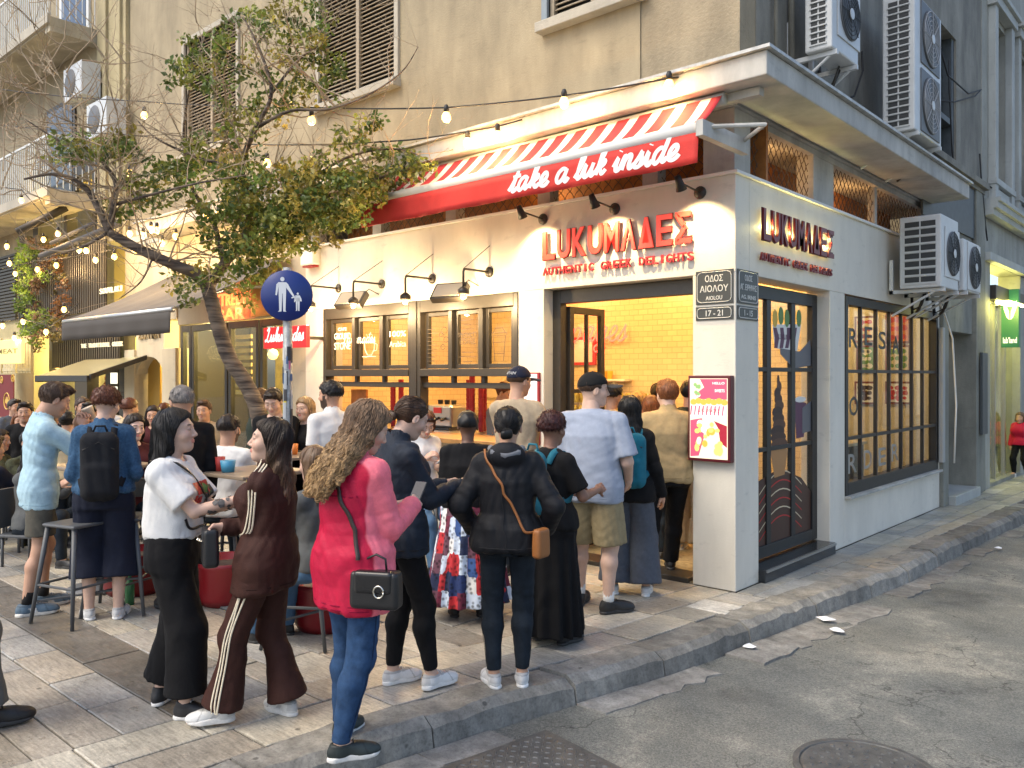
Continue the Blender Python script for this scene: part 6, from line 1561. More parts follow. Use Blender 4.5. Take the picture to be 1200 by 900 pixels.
# grey cafe awning
M_can = mat('charcoal canvas', (.085, .085, .09), .85, var=.15, vscale=4, bump=.2, bscale=140)
t_ = thing('awning', 'large charcoal canvas awning over the cafe terrace left of the tree', 'awning'); x0, x1 = -10.0, -6.54; V = []
for i in range(31):
    for j in range(11): f = j / 10; V.append((x0 + (x1 - x0) * i / 30, -.02 - 1.6 * f, 3.42 - .80 * f - .05 * math.sin(f * 3.14) + .012 * math.cos(i * .63 * 2) * math.sin(f * 3.14)))
a = np.arange(31 * 11).reshape(31, 11); F = np.stack([a[:-1, :-1], a[1:, :-1], a[1:, 1:], a[:-1, 1:]], -1).reshape(-1, 4)
mk('canvas', np_mesh('canvas', V, F, M_can), t_).modifiers.new('thick', 'SOLIDIFY').thickness = .004
MB().tube([(x0, -1.64, 2.60), (x1, -1.64, 2.60)], .035, 10).build('front_bar', M_steel, t_, True)
V = [(x0 + (x1 - x0) * i / 40, -1.67 - .015 * math.sin(i * .8) * j / 3, 2.575 - .26 * j / 3) for i in range(41) for j in range(4)]
a = np.arange(41 * 4).reshape(41, 4); F = np.stack([a[:-1, :-1], a[1:, :-1], a[1:, 1:], a[:-1, 1:]], -1).reshape(-1, 4)
mk('valance', np_mesh('valance', V, F, mat('dark brown valance', (.06, .052, .045), .85)), t_).modifiers.new('thick', 'SOLIDIFY').thickness = .003
for x in (x0 + .1, x1 - .1): MB().tube([(x, 0, 3.0), (x, -.8, 2.95), (x, -1.62, 2.60)], .02, 8).build('arm', M_steel, t_, True)
# souvlaki house
Bs = thing('souvlaki_house', 'dark corrugated souvlaki restaurant front with a balcony sign and lit upper floor', 'building')
M_corr = mat('dark corrugated metal', (.045, .040, .032), .5, metal=.2)
def corr(a, b_, z0, z1, y, n=None):
    mb = MB(); k = 0; x = a
    while x < b_: mb.box(x, min(x + .05, b_), y - .03, y, z0, z1).box(min(x + .05, b_), min(x + .10, b_), y - .008, y, z0, z1); x += .10
    return mb
c = corr(-16.2, -11.78, 2.95, 4.2, -.30); c.build('corrugated_panel', M_corr, Bs); corr(-15.0, -11.78, 1.95, 2.62, -.06).build('corrugated_panel', M_corr, Bs)
bx('balcony_floor', M_corr, Bs, -16.2, -11.78, -.29, .3, 2.66, 2.94); bx('pier', M_corr, Bs, -12.05, -11.78, -.05, .3, 4.2, 6.2); bx('pier', M_corr, Bs, -16.2, -15.9, -.05, .3, 4.2, 6.2)
MB().box(-16.2, -11.78, 0, .3, 5.7, 6.4).box(-14.6, -14.45, 0, .2, 4.2, 5.7).box(-13.2, -13.05, 0, .2, 4.2, 5.7).build('upper_frame', M_corr, Bs)
bx('rear_wall', M_corr, Bs, -17, -11.6, 2.4, 2.5, 0, 12); bx('side_wall', M_corr, Bs, -11.8, -11.7, .3, 2.4, 0, 12); bx('upper_room_wall', mat('amber room wall', (.55, .42, .15), .6), Bs, -16.1, -11.8, 1.6, 1.7, 2.9, 6.2); bx('upper_room_ceiling', mat('amber room wall', (.55, .42, .15), .6), Bs, -16.1, -11.8, .3, 1.6, 5.9, 6.0)
lamp((-14, .9, 5.4), 45, (1, .78, .3), .2, parent=Bs)
ML = mat('cream sign letters', (.6, .56, .42), .5, emit=(1, .9, .6), estr=.25)
def words(txt, parent, m, px0, py0, px1, py1, y, ext=.01):
    a = pY(px0, py0, y); b_ = pY(px1, py1, y); cw = (b_.x - a.x) / len(txt)
    for i, ch in enumerate(txt):
        if ch == ' ': continue
        q = .42 if ch == 'I' else .86; o = a.x + (i + .5) * cw; fit_text('letter', ch, m, parent, o - cw * q / 2, o + cw * q / 2, min(a.z, b_.z), max(a.z, b_.z), y, ext)
words('SOUVLAKI', Bs, ML, 117, 345, 144, 334, -.345); words('THE TRADITIONAL GREEK', Bs, ML, 95, 408, 144, 400, -.10)
bx('ground_back', M_gold, Bs, -17, -11.8, 1.8, 1.9, 0, 2.66); MB().box(-12.6, -12.35, 0, .2, 0, 1.95).box(-14.0, -13.4, -.02, .2, 0, 1.95).box(-12.0, -11.8, 0, .2, 0, 2.62).build('pier', M_corr, Bs)
lamp((-13, .8, 2.3), 60, (1, .8, .35), .2, parent=Bs); lamp((-15.6, .8, 2.3), 60, (1, .82, .35), .2, parent=Bs)
for k in range(3): bx('menu_panel', mat('lit menu panel', (.8, .8, .7), .5, emit=(1, .95, .8), estr=.5), Bs, -12.33, -12.07, -.02, 0, 1.15 + k * .25, 1.35 + k * .25)
b = MB(); rr = random.Random(2)
for k in range(220):
    x, z = (rr.uniform(-13.3, -12.95) if k % 3 else rr.uniform(-12.7, -12.62)), rr.uniform(.9, 1.9); s_ = .03; b.box(x, x + s_, .25, .28, z, z + s_)
b.build('dried_garland', mat('dried red flowers', (.35, .12, .03), .8), Bs, kind='stuff')
t_ = thing('glass_canopy', 'small dark framed glass canopy over the souvlaki house entrance', 'canopy')
a = pY(45, 438, -.9); c = pY(124, 436, -.9)
MB().prism([(0.0, 2.13), (-.9, 1.80), (-.9, 1.74), (0.0, 2.07)], 'x', a.x, c.x - .6).build('roof_panel', mat('canopy glass', (.35, .33, .2), .2), t_)
MB().box(a.x, c.x - .6, -.96, -.9, 1.70, 1.80).box(a.x - .02, a.x + .04, -.95, 0, 1.68, 1.73).prism([(0.0, 2.15), (-.92, 1.82), (-.92, 1.74), (0.0, 2.07)], 'x', c.x - .60, c.x - .54).build('frame', M_black, t_)
# far left building with planted frontage
Bl = thing('taverna_building', 'yellow lit taverna building with a grey rolled shutter at the far left', 'building')
M_yel = plaster('yellow taverna render', (.50, .42, .22), .2)
MB().box(-26, -16.3, .02, .3, 2.5, 3.9).box(-17.4, -16.3, .0, .3, 0, 2.5).box(-26, -21, 0, .3, 0, 2.5).build('wall', M_yel, Bl); bx('inner_wall', M_gold, Bl, -24, -16.3, 2.2, 2.3, 0, 2.5)
bx('rear_wall', M_yel, Bl, -30, -12.9, 3.0, 3.2, 0, 12); s_ = MB(); z = 3.05
while z < 4.5: s_.box(-20.5, -17.3, -.05, -.02, z, z + .05); z += .075
s_.build('rolled_shutter', M_corr, Bl, kind='stuff')
MB().box(-26, -12.9, .02, .3, 6.42, 12).box(-26, -16.25, .02, .3, 3.9, 6.42).build('upper_wall', M_up, Bl)
MB().box(-12.85, -11.62, -.05, .3, 4.24, 12).box(-11.9, -11.75, -.10, -.05, 4.24, 12).box(-12.5, -12.35, -.10, -.05, 4.24, 12).build('pilaster', plaster('yellow pilaster', (.45, .38, .22), .2), Bl)
lamp((-19.0, 1.0, 2.2), 35, (1, .85, .35), .2, parent=Bl)
for q in range(3):
    t_ = thing('wooden_planter', ('left', 'middle', 'right')[q] + ' one of three pale wooden planter screens under the hanging plants', 'planter', (-17.6 + q * .9, -.45, 1.9 if False else 1.85))
    mb = MB(); [mb.box(k * .16, k * .16 + .13, -.02, .02, 0, .75) for k in range(5)]; mb.box(-.02, .8, -.03, -.021, .04, .10).box(-.02, .8, -.03, -.021, .6, .66); mb.build('slat', mat('pale planter wood', (.48, .42, .26), .7, var=.2, vscale=8), t_)
t_ = thing('box_sign', 'yellow lit box sign reading meat at the far left edge', 'sign'); a = pY(-6, 400, -.8); c = pY(29, 426, -.8)
bx('panel', mat('yellow lit panel', (.5, .42, .14), .5, emit=(1, .8, .28), estr=.35), t_, a.x, c.x, -.86, -.8, c.z, a.z, bevel=.01); fit_text('lettering', 'MEAT', flatc('sign brown', (.25, .18, .05)), t_, a.x + .35, c.x - .2, (a.z + c.z) / 2 - .03, (a.z + c.z) / 2 + .06, -.863, .002)
t_ = thing('banner', 'dark red banner with gold round emblems at the far left edge', 'banner'); a = pY(-10, 439, -.5); c = pY(17, 490, -.5)
bx('cloth', flatc('banner red', (.14, .012, .015), .7), t_, a.x, c.x, -.52, -.5, c.z, a.z); M_go = mat('gold print', (.55, .36, .08), .5)
for px, py, R_ in ((8, 470, .17), (15, 443, .07), (15, 486, .07), (2, 445, .07)):
    p = pY(px, py, -.525); MB().tube([(p.x + R_ * math.cos(a_), -.527, p.z + R_ * math.sin(a_)) for a_ in np.linspace(0, 6.28, 20)], .012, 5).build('emblem_ring', M_go, t_)
    b = MB()
    for sx in (-1, 1): b.add([(p.x + sx * u * R_, -.524, p.z + v * R_) for u, v in ((0, -.6), (.25, -.3), (.7, -.2), (.75, .3), (.45, .15), (.3, .55), (.1, .5), (0, .2))], [tuple(range(8))])
    b.build('emblem', M_go, t_)
# hanging plants
def leaves(pts, size, rr, tilt=1.0):
    """cloud of small folded leaves: returns V,F"""
    n = len(pts); pts = np.asarray(pts); d = rr.normal(size=(n, 3)); d[:, 2] -= .35; d /= np.linalg.norm(d, axis=1, keepdims=True)
    e = np.cross(d, rr.normal(size=(n, 3))); e /= np.maximum(np.linalg.norm(e, axis=1, keepdims=True), 1e-6); u = np.cross(d, e)
    L_ = (size * rr.uniform(.6, 1.3, n))[:, None]; w_ = L_ * .30
    V = np.stack([pts, pts + d * L_ * .45 + e * w_ + u * L_ * .10, pts + d * L_, pts + d * L_ * .45 - e * w_ + u * L_ * .10, pts + d * L_ * .5], 1).reshape(-1, 3)
    b = np.arange(n)[:, None] * 5; F = np.concatenate([b + [0, 1, 2, 4], b + [0, 4, 2, 3]], 1).reshape(-1, 4); return V, F
def leaf_mat(name, c1, c2, sub=.0):
    m = mat(name, c1, .45, attr='tint'); t = m.node_tree; N = t.nodes; L = t.links; b = N['Principled BSDF']; a = [n for n in N if n.type == 'ATTRIBUTE'][0]
    tl = N.new('ShaderNodeBsdfTranslucent'); L.new(a.outputs['Color'], tl.inputs[0]); mx = N.new('ShaderNodeMixShader'); mx.inputs[0].default_value = .35; L.new(b.outputs[0], mx.inputs[1]); L.new(tl.outputs[0], mx.inputs[2]); L.new(mx.outputs[0], N['Material Output'].inputs[0]); return m
M_leaf = leaf_mat('leaf', (.06, .09, .03), None)
def foliage(name, parent, clusters, size, cols, rr):
    P_ = []; C = []
    for c, r_, n in clusters:
        q = rr.normal(size=(n, 3)); q /= np.linalg.norm(q, axis=1, keepdims=True); q *= rr.uniform(.25, 1, n)[:, None] ** .6; P_.append(np.array(c) + q * np.array(r_))
        k = rr.uniform(.6, 1.35) ; C.append(np.tile(np.array(cols[rr.integers(len(cols))]) * k, (n, 1)) * rr.uniform(.6, 1.5, (n, 1)))
    P_ = np.concatenate(P_); C = np.concatenate(C); V, F = leaves(P_, size, rr)
    return mk(name, np_mesh(name, V, F, M_leaf, False, np.repeat(C, 5, 0)), parent)
rr = np.random.default_rng(8)
for lb, px, w_, cols in (('bright green hanging plant, leftmost of the trailing row', 30, 9, [(.22, .32, .05), (.15, .24, .05)]), ('tall trailing green plant with pinkish tips in the middle of the row', 48, 9, [(.12, .19, .04), (.16, .10, .06)]), ('rust brown hanging plant, rightmost of the trailing row', 72, 7, [(.17, .08, .03), (.12, .10, .03)])):
    t_ = thing('hanging_plant', lb, 'plant'); cl = []
    for k in range(26):
        p = pY(px + rr.uniform(-w_, w_), 285 + k * 4.4 * (1 if px > 60 or px < 40 else 1.1), -.35 + rr.uniform(-.15, .15)); cl.append((tuple(p), (.14, .14, .12), 60))
    foliage('foliage', t_, cl, .07, cols, rr); p = pY(px, 284, -.35); MB().lathe([(.09, 0), (.13, .14), (.001, .14)], n=12).build('pot', M_corr, t_, loc=(p.x, p.y, p.z - .02)); MB().tube([(p.x, p.y, p.z + .12), (p.x, p.y, p.z + .6)], .006, 5).build('hanger', M_cable, t_)
# balconies, top left
M_bal = plaster('balcony render', (.50, .44, .32), .25); M_rail = mat('white railing paint', (.62, .64, .63), .5)
for k, (z, lb) in enumerate(((8.10, 'upper balcony with white railing, top left of the picture'), (5.00, 'lower balcony with white railing over the hanging plants'))):
    t_ = thing('balcony', lb, 'balcony'); x0, x1 = -23, -12.9
    bx('slab', M_bal, t_, x0, x1, -.85, .02, z, z + .17, bevel=.01); bx('slab_edge', M_trim, t_, x0, x1 + .03, -.90, -.852, z + .03, z + .20)
    b = MB(); x = x1
    while x > x0: b.tube([(x, -.84, z + .2), (x, -.84, z + 1.12)], .010, 4, cap=False); x -= .11
    b.build('railing_bars', M_rail, t_, kind='stuff'); b = MB()
    for j in range(8): b.tube([(x1, -.84 + j * .11, z + .2), (x1, -.84 + j * .11, z + 1.12)], .010, 4, cap=False)
    b.build('railing_bars', M_rail, t_); MB().box(x0, x1 + .02, -.86, -.82, z + 1.12, z + 1.16).box(x1 - .02, x1 + .02, -.82, .02, z + 1.12, z + 1.16).box(x0, x1, -.855, -.825, z + .19, z + .22).build('handrail', M_rail, t_)
    bx('underside_beam', M_bal, t_, x1 - .25, x1, -.84, .01, z - .10, z - .001)
wn = emp('balcony_door'); wn.parent = Bl; bx('frame', M_rail, wn, -14.8, -13.3, -.02, .06, 8.3, 10.4); bx('pane', mat('blue dark glass', (.04, .07, .12), .35), wn, -14.65, -13.45, -.03, -.021, 8.4, 10.3)
wn = emp('balcony_door'); wn.parent = Bl; bx('frame', M_frame, wn, -15.5, -14.0, -.02, .06, 5.2, 7.3); bx('pane', mat('dark window glass', (.03, .035, .035), .3), wn, -15.4, -14.1, -.03, -.021, 5.3, 7.2)
for lb, px, py in (('white air conditioner hung on the wall under the upper balcony', 112, 160), ('old grey air conditioner on the lower balcony', 84, 116)):
    p = pY(px, py, -.45); t_ = thing('air_conditioner', lb, 'air conditioner', (p.x - .4, -.45, p.z)); bx('casing', M_ac, t_, 0, .85, 0, .34, 0, .62, bevel=.012)
    g = MB().lathe([(.001, -.012), (.24, -.012), (.25, -.004), (.25, .0), (.001, .0)], (.33, 0, .31), 24, 'y').build('fan_grille', M_acg, t_, True); MB().box(.1, .14, .3, .47, -.04, -.003).box(.7, .74, .3, .47, -.04, -.003).build('bracket', M_ac, t_)
# awning arms / folded awnings under the lower balcony
for k, (px0, py0, px1, py1) in enumerate(((20, 272, 78, 243), (48, 300, 140, 262), (60, 285, 110, 262))):
    a = pY(px0, py0, -1.2 + k * .2); c = pY(px1, py1, -.5); t_ = MB().tube([a, c], .07 - k * .015, 8).build('folded_awning', M_can if k else M_corr, smooth=True); tag(t_, ('thick folded awning roll, highest under the lower balcony', 'thin dark awning roll, lowest under the lower balcony', 'slim awning bar between the two rolls under the balcony')[k], 'awning')

# ------------------------------------------------------------------ string lights
M_bs = mat('black bulb socket', (.015, .015, .015), .5)
bulbm = MB().lathe([(.001, -.105), (.020, -.10), (.033, -.08), (.032, -.06), (.017, -.03), (.015, -.02), (.001, -.02)], n=12).mesh('bulb', M_bulb, True)
sockm = MB().lathe([(.001, .02), (.012, .018), (.019, .0), (.019, -.035), (.001, -.036)], n=10).mesh('socket', M_bs, True)
def string(label, wire, bulbs, y=-.8, power=4.0, parentless=True):
    """wire: list of (px,py,y); bulbs: list of (px,py,y) hanging positions"""
    t_ = thing('string_lights', label, 'string lights'); P_ = [pY(*q) for q in wire]; path = []
    for a, c in zip(P_[:-1], P_[1:]):
        for k in range(8): f = k / 8; path.append(a.lerp(c, f) + Vector((0, 0, -.10 * f * (1 - f) * (a - c).length * .25)))
    path.append(P_[-1]); MB().tube(path, .008, 6).build('wire', M_cable, t_, True)
    for i, q in enumerate(bulbs):
        p = pY(*q); s_ = 1.35
        b = mk('bulb', bulbm, t_, loc=p + Vector((0, 0, .08))); b.scale = (s_,) * 3
        mk('socket', sockm, b)
        lamp(p + Vector((0, 0, -.06)), power * 2.2, (1, .62, .24), .035, parent=t_)
    return t_
string('long string of warm bulbs from the tree to the shop corner, upper of two', [(-40, 98, -1.4), (169, 119, -1.3), (365, 126, -1.2), (523, 126, -1.0), (660, 112, -.75), (783, 92, -.55), (802, 90, -.45)], [(169, 134, -1.3), (365, 140, -1.2), (523, 136, -1.0), (661, 119, -.75), (784, 99, -.55)], power=6)
string('string of warm bulbs sagging under the ledge, lower of two', [(-40, 140, -1.3), (152, 158, -1.2), (320, 170, -1.1), (480, 164, -.9), (548, 154, -.7), (583, 148, -.6), (612, 140, -.5)], [(548, 166, -.7), (583, 158, -.6), (313, 190, -1.1), (152, 202, -1.2)], power=6)
string('string of warm bulbs tucked under the ledge beside the tree', [(100, 262, -1.0), (132, 258, -.9), (184, 256, -.8), (242, 240, -.7), (280, 232, -.6)], [(132, 271, -.9), (152, 273, -.87), (168, 275, -.85), (177, 268, -.83), (184, 269, -.8), (242, 251, -.7), (256, 249, -.65)], power=4.5)
string('string of warm bulbs over the hanging plants at the far left', [(-20, 215, -1.2), (25, 222, -1.2), (60, 262, -.9), (90, 255, -.9), (110, 282, -.8)], [(25, 234, -1.2), (51, 280, -.8), (11, 308, -.9), (75, 362, -.8), (93, 292, -.8), (101, 293, -.8), (8, 288, -1.0), (68, 273, -.9), (33, 266, -1.)], power=5)
string('faint string of warm bulbs over the planter screens at the far left', [(-20, 372, -.9), (3, 376, -.9), (28, 374, -.9), (60, 382, -.8), (92, 356, -.8)], [(3, 381, -.9), (27, 376, -.9), (17, 395, -.9), (54, 388, -.8)], power=4)

string('added string of small warm bulbs strung along the taverna and souvlaki fronts at the left', [(-20, 318, -.6), (40, 306, -.6), (100, 298, -.6), (150, 288, -.6), (205, 268, -.6)], [(-5, 326, -.6), (18, 320, -.6), (44, 315, -.6), (66, 310, -.6), (112, 304, -.6), (134, 300, -.6), (158, 294, -.6), (190, 284, -.6), (206, 276, -.6)], power=3)  # extra bulb string, added for more warm light along the left fronts
for i, (x, y, z, lb) in enumerate(((-8.9, 1.2, 2.15, 'added glowing pendant in the cafe, left of three'), (-8.1, 1.5, 2.2, 'added glowing pendant in the cafe, middle of three'), (-7.2, 1.1, 2.1, 'added glowing pendant in the cafe, right of three'), (-13.2, .9, 2.1, 'added glowing pendant just inside the souvlaki house entrance'), (-15.4, .9, 2.1, 'added glowing pendant at the left of the souvlaki house'), (-18.4, 1.2, 2.05, 'added glowing pendant inside the taverna'))):
    t_ = thing('added_pendant', lb, 'added lamp', (x, y, z)); MB().lathe([(.001, -.09), (.06, -.07), (.09, 0), (.06, .07), (.001, .09)], n=16).build('globe', M_bulb, t_, True); MB().tube([(0, 0, .09), (0, 0, .6)], .006, 6).build('cord', M_cable, t_)  # invented pendants, added so the left interiors show more warm lights
# ------------------------------------------------------------------ sign post
c = pS(337, 440, 6.85); t_ = thing('sign_post', 'grey sticker covered post carrying a round blue pedestrian sign', 'sign post', (c.x, c.y, 0)); zt = headH0 = 1.8 + (440 - 311) / FPX * 6.85
MB().tube([(0, 0, 0), (0, 0, zt - .02)], .038, 16).build('pole', mat('galvanised pole', (.26, .27, .27), .5, metal=.3, var=.35, vscale=22, bump=.3, bscale=60), t_, True)
rr = random.Random(12)
for k in range(46):
    a_ = rr.uniform(3.3, 6.1) + (c.x * 0); a_ = math.atan2(CAMP[1] - c.y, CAMP[0] - c.x) + rr.uniform(-1.3, 1.3); z = rr.uniform(.6, 2.1); hw, hh = rr.uniform(.25, .9), rr.uniform(.02, .07); R0 = .0395 + k * .0001
    b = MB(); vs = [(R0 * math.cos(a_ + hw * (i / 4 - .5)), R0 * math.sin(a_ + hw * (i / 4 - .5)), z + (hh if j else -hh)) for j in (0, 1) for i in range(5)]; b.add(vs, [(i, i + 1, i + 6, i + 5) for i in range(4)])
    col = (('pink', (.6, .12, .25)), ('yellow', (.55, .45, .05)), ('white', (.5, .5, .5)), ('blue', (.06, .12, .25)), ('dark', (.04, .04, .045)), ('pale', (.35, .38, .4)))[0 if k == 0 else 1 if k == 1 else rr.choice([2, 2, 3, 4, 4, 5, 5])]
    if k < 2: b.v = [(x, y, (1.8 + (440 - (432 if k == 0 else 466) + (0 if k else 8)) / FPX * 6.85) + (z_ - z) * .9 / hh * .07) for x, y, z_ in b.v]
    b.build('sticker', mat('sticker ' + col[0], col[1], .6), t_)
dirc = math.atan2(CAMP[0] - c.x, -(CAMP[1] - c.y)); zc = 1.8 + (440 - 346) / FPX * 6.78
sg = emp('round_sign'); sg.parent = t_; sg.location = (0, 0, zc); sg.rotation_euler = (0, 0, dirc - .12)
MB().lathe([(.001, -.052), (.205, -.052), (.210, -.046), (.205, -.040), (.001, -.040)], n=40, ax='y').build('disc', mat('sign blue', (.005, .022, .15), .35), sg, True)
Ms = mat('sign white film', (.66, .68, .70), .4)
def fig(cx, cz, k, arm):
    b = MB()
    q = lambda pts: b.add([(cx + u * k, -.0545, cz + v * k) for u, v in pts], [tuple(range(len(pts)))])
    q([(.11 * math.cos(a_), .86 + .12 * math.sin(a_)) for a_ in np.linspace(0, 5.9, 14)])
    q([(-.20, .70), (.20, .70), (.19, .10), (-.19, .10)]); q([(-.19, .10), (-.01, .10), (-.04, -.80), (-.16, -.80)]); q([(.01, .10), (.19, .10), (.16, -.80), (.04, -.80)])
    q([(-.20, .70), (-.31, .58), (-.36, .02), (-.28, .0), (-.20, .45)]) if arm < 0 or k > .1 else None
    if k > .1: q([(.20, .70), (.29, .60), (.62, -.02), (.55, -.07), (.20, .40)])
    else: q([(-.18, .68), (-.62, .5), (-.60, .38), (-.18, .48)]); q([(.20, .70), (.34, .4), (.40, .1), (.3, .08), (.2, .4)]); q([(-.28, .10), (.28, .10), (.22, .45), (-.22, .45)])
    q([(-.16, -.80), (-.04, -.80), (-.05, -.86), (-.24, -.86)]); q([(.16, -.80), (.04, -.80), (.05, -.86), (.22, -.86)]); return b
fig(-.035, .0, .155, 1).build('pedestrian_symbol', Ms, sg); fig(.088, -.055, .082, -1).build('child_symbol', Ms, sg)
for z in (.10, -.10): MB().box(-.045, .045, -.041, .045, z - .015, z + .015).build('clamp', M_steel, sg)

# ------------------------------------------------------------------ tree
def bark():
    m = mat('ringed bark', (.13, .10, .075), .85); t = m.node_tree; N = t.nodes; L = t.links; b = N['Principled BSDF']; tc = N.new('ShaderNodeTexCoord')
    mp = N.new('ShaderNodeMapping'); mp.inputs['Scale'].default_value = (1.2, 1.2, 9); L.new(tc.outputs['Object'], mp.inputs[0]); n = N.new('ShaderNodeTexNoise'); n.inputs['Scale'].default_value = 3; n.inputs['Detail'].default_value = 6; L.new(mp.outputs[0], n.inputs['Vector'])
    r_ = N.new('ShaderNodeValToRGB'); L.new(n.outputs[0], r_.inputs[0]); e = r_.color_ramp.elements; e[0].position = .35; e[0].color = (.035, .025, .02, 1); e[1].position = .66; e[1].color = (.19, .145, .105, 1); L.new(r_.outputs[0], b.inputs['Base Color'])
    bp = N.new('ShaderNodeBump'); bp.inputs['Distance'].default_value = .03; bp.inputs['Strength'].default_value = .9; L.new(n.outputs[0], bp.inputs['Height']); L.new(bp.outputs[0], b.inputs['Normal']); return m
M_bark = bark(); M_twig = mat('bare twig', (.30, .23, .15), .8)
SB = 8.6; tb = pS(322, 440, SB); tree = thing('street_tree', 'leaning street tree with ringed bark, half bare crown and glossy green leaves', 'tree', (tb.x, tb.y, 0)); TO = Vector((tb.x, tb.y, 0))
def tp(px, py, ds=0.0): return pS(px, py, SB + ds) - TO
def limb(name, pts, r0, r1, m=None, sub=6, n=12, knob=.0):
    P0 = [tp(*p) for p in pts]; P_ = []
    for i in range(len(P0) - 1):
        a, b_, c_, d = P0[max(i - 1, 0)], P0[i], P0[i + 1], P0[min(i + 2, len(P0) - 1)]
        for k in range(sub): t = k / sub; P_.append(.5 * (2 * b_ + (c_ - a) * t + (2 * a - 5 * b_ + 4 * c_ - d) * t * t + (3 * b_ - a - 3 * c_ + d) * t ** 3))
    P_.append(P0[-1]); M_ = len(P_); rs = [(r0 + (r1 - r0) * i / (M_ - 1)) * (1 + knob * math.sin(i * 2.3) + knob * .6 * math.sin(i * 5.1)) for i in range(M_)]
    return MB().tube(P_, rs, n), P_, rs
mbt, Pt, rs = limb('trunk', [(330, 689, 0), (322, 600, 0), (308, 520, 0), (301, 478, 0), (286, 446, 0), (268, 418, 0), (257, 385, 0), (249, 356, 0), (243, 335, 0)], .092, .07, sub=9, n=16, knob=.035)
mbt.build('trunk', M_bark, tree, True)
main = [([(243, 338, 0), (232, 322, -.1), (208, 312, -.2), (180, 300, -.3), (150, 285, -.35), (128, 272, -.4)], .062, .045),
 ([(128, 272, -.4), (118, 250, -.4), (104, 225, -.4), (86, 210, -.5), (60, 204, -.6), (28, 210, -.7)], .042, .010),
 ([(128, 272, -.4), (133, 240, -.4), (136, 215, -.3), (124, 195, -.3), (110, 180, -.2), (70, 165, -.2), (30, 140, -.3)], .035, .006),
 ([(243, 338, 0), (262, 310, .2), (285, 285, .3), (305, 262, .3), (345, 240, .3), (400, 225, .2), (455, 205, 0)], .06, .012),
 ([(285, 285, .3), (292, 240, .1), (283, 195, 0), (300, 150, -.2), (318, 110, -.3), (305, 60, -.3), (285, 20, -.3)], .045, .008),
 ([(283, 195, 0), (250, 190, .1), (215, 178, .2), (180, 160, .2), (160, 140, .3)], .022, .006), ([(300, 150, -.2), (340, 130, -.4), (385, 128, -.5), (430, 112, -.6), (470, 85, -.6), (490, 55, -.6)], .020, .004),
 ([(345, 240, .3), (380, 200, .1), (420, 180, 0), (470, 175, -.2), (505, 190, -.3)], .02, .005), ([(262, 310, .2), (250, 260, .4), (225, 220, .5), (215, 160, .5), (225, 90, .4), (240, 40, .4)], .03, .006), ([(318, 110, -.3), (350, 70, -.2), (390, 40, 0), (400, 5, 0)], .016, .004), ([(180, 300, -.3), (165, 330, -.4), (140, 350, -.5)], .012, .004), ([(128, 272, -.4), (95, 290, -.3), (60, 300, -.2)], .02, .005), ([(133, 240, -.4), (170, 230, -.6), (230, 215, -.7), (290, 205, -.8)], .02, .005)]
nodes = []
for pts, r0, r1 in main:
    mb, P0, rs = limb('branch', pts, r0, r1, sub=5, n=8); mb.build('branch', M_bark, tree, True); nodes += [(p, r) for p, r in zip(P0, rs)]
# bare twigs
rt = random.Random(31); tw = MB(); VR = Vector((RGT[0], RGT[1], 0)); VF = Vector((FWD[0], FWD[1], 0)); tips = []
def twig(p, d, L_, r_, lev):
    pts = [p]; n = 5
    for i in range(n):
        d = (d + Vector((rt.uniform(-.30, .30), rt.uniform(-.30, .30), rt.uniform(-.22, .30)))).normalized(); pts.append(pts[-1] + d * L_ / n)
    tw.tube(pts, [r_ * (1 - .75 * i / n) for i in range(n + 1)], 3 if lev else 4, cap=False); tips.append(pts[-1])
    if lev < 2:
        for k in range(rt.choice([2, 3, 3])):
            q = pts[rt.randint(1, n)]; twig(q, (d + Vector((rt.uniform(-.9, .9), rt.uniform(-.9, .9), rt.uniform(-.5, .8)))).normalized(), L_ * rt.uniform(.4, .7), r_ * .55, lev + 1)
for i in range(175):
    p, r_ = nodes[rt.randrange(len(nodes))]
    if r_ > .055: continue
    twig(p, (VR * rt.uniform(-1, .8) + VF * rt.uniform(-.7, .7) + Vector((0, 0, rt.uniform(-.15, 1)))).normalized(), rt.uniform(.45, 1.05), min(.010, r_ * .7), 0)
for px, py in [(rt.uniform(-15, 150), rt.uniform(60, 230)) for _ in range(46)]: twig(tp(px, py, rt.uniform(-.8, .6)), (VR * rt.uniform(-1, .6) + VF * rt.uniform(-.5, .5) + Vector((0, 0, rt.uniform(-.3, 1)))).normalized(), rt.uniform(.5, 1.1), .008, 0)
tw.build('twigs', M_twig, tree, kind='stuff')
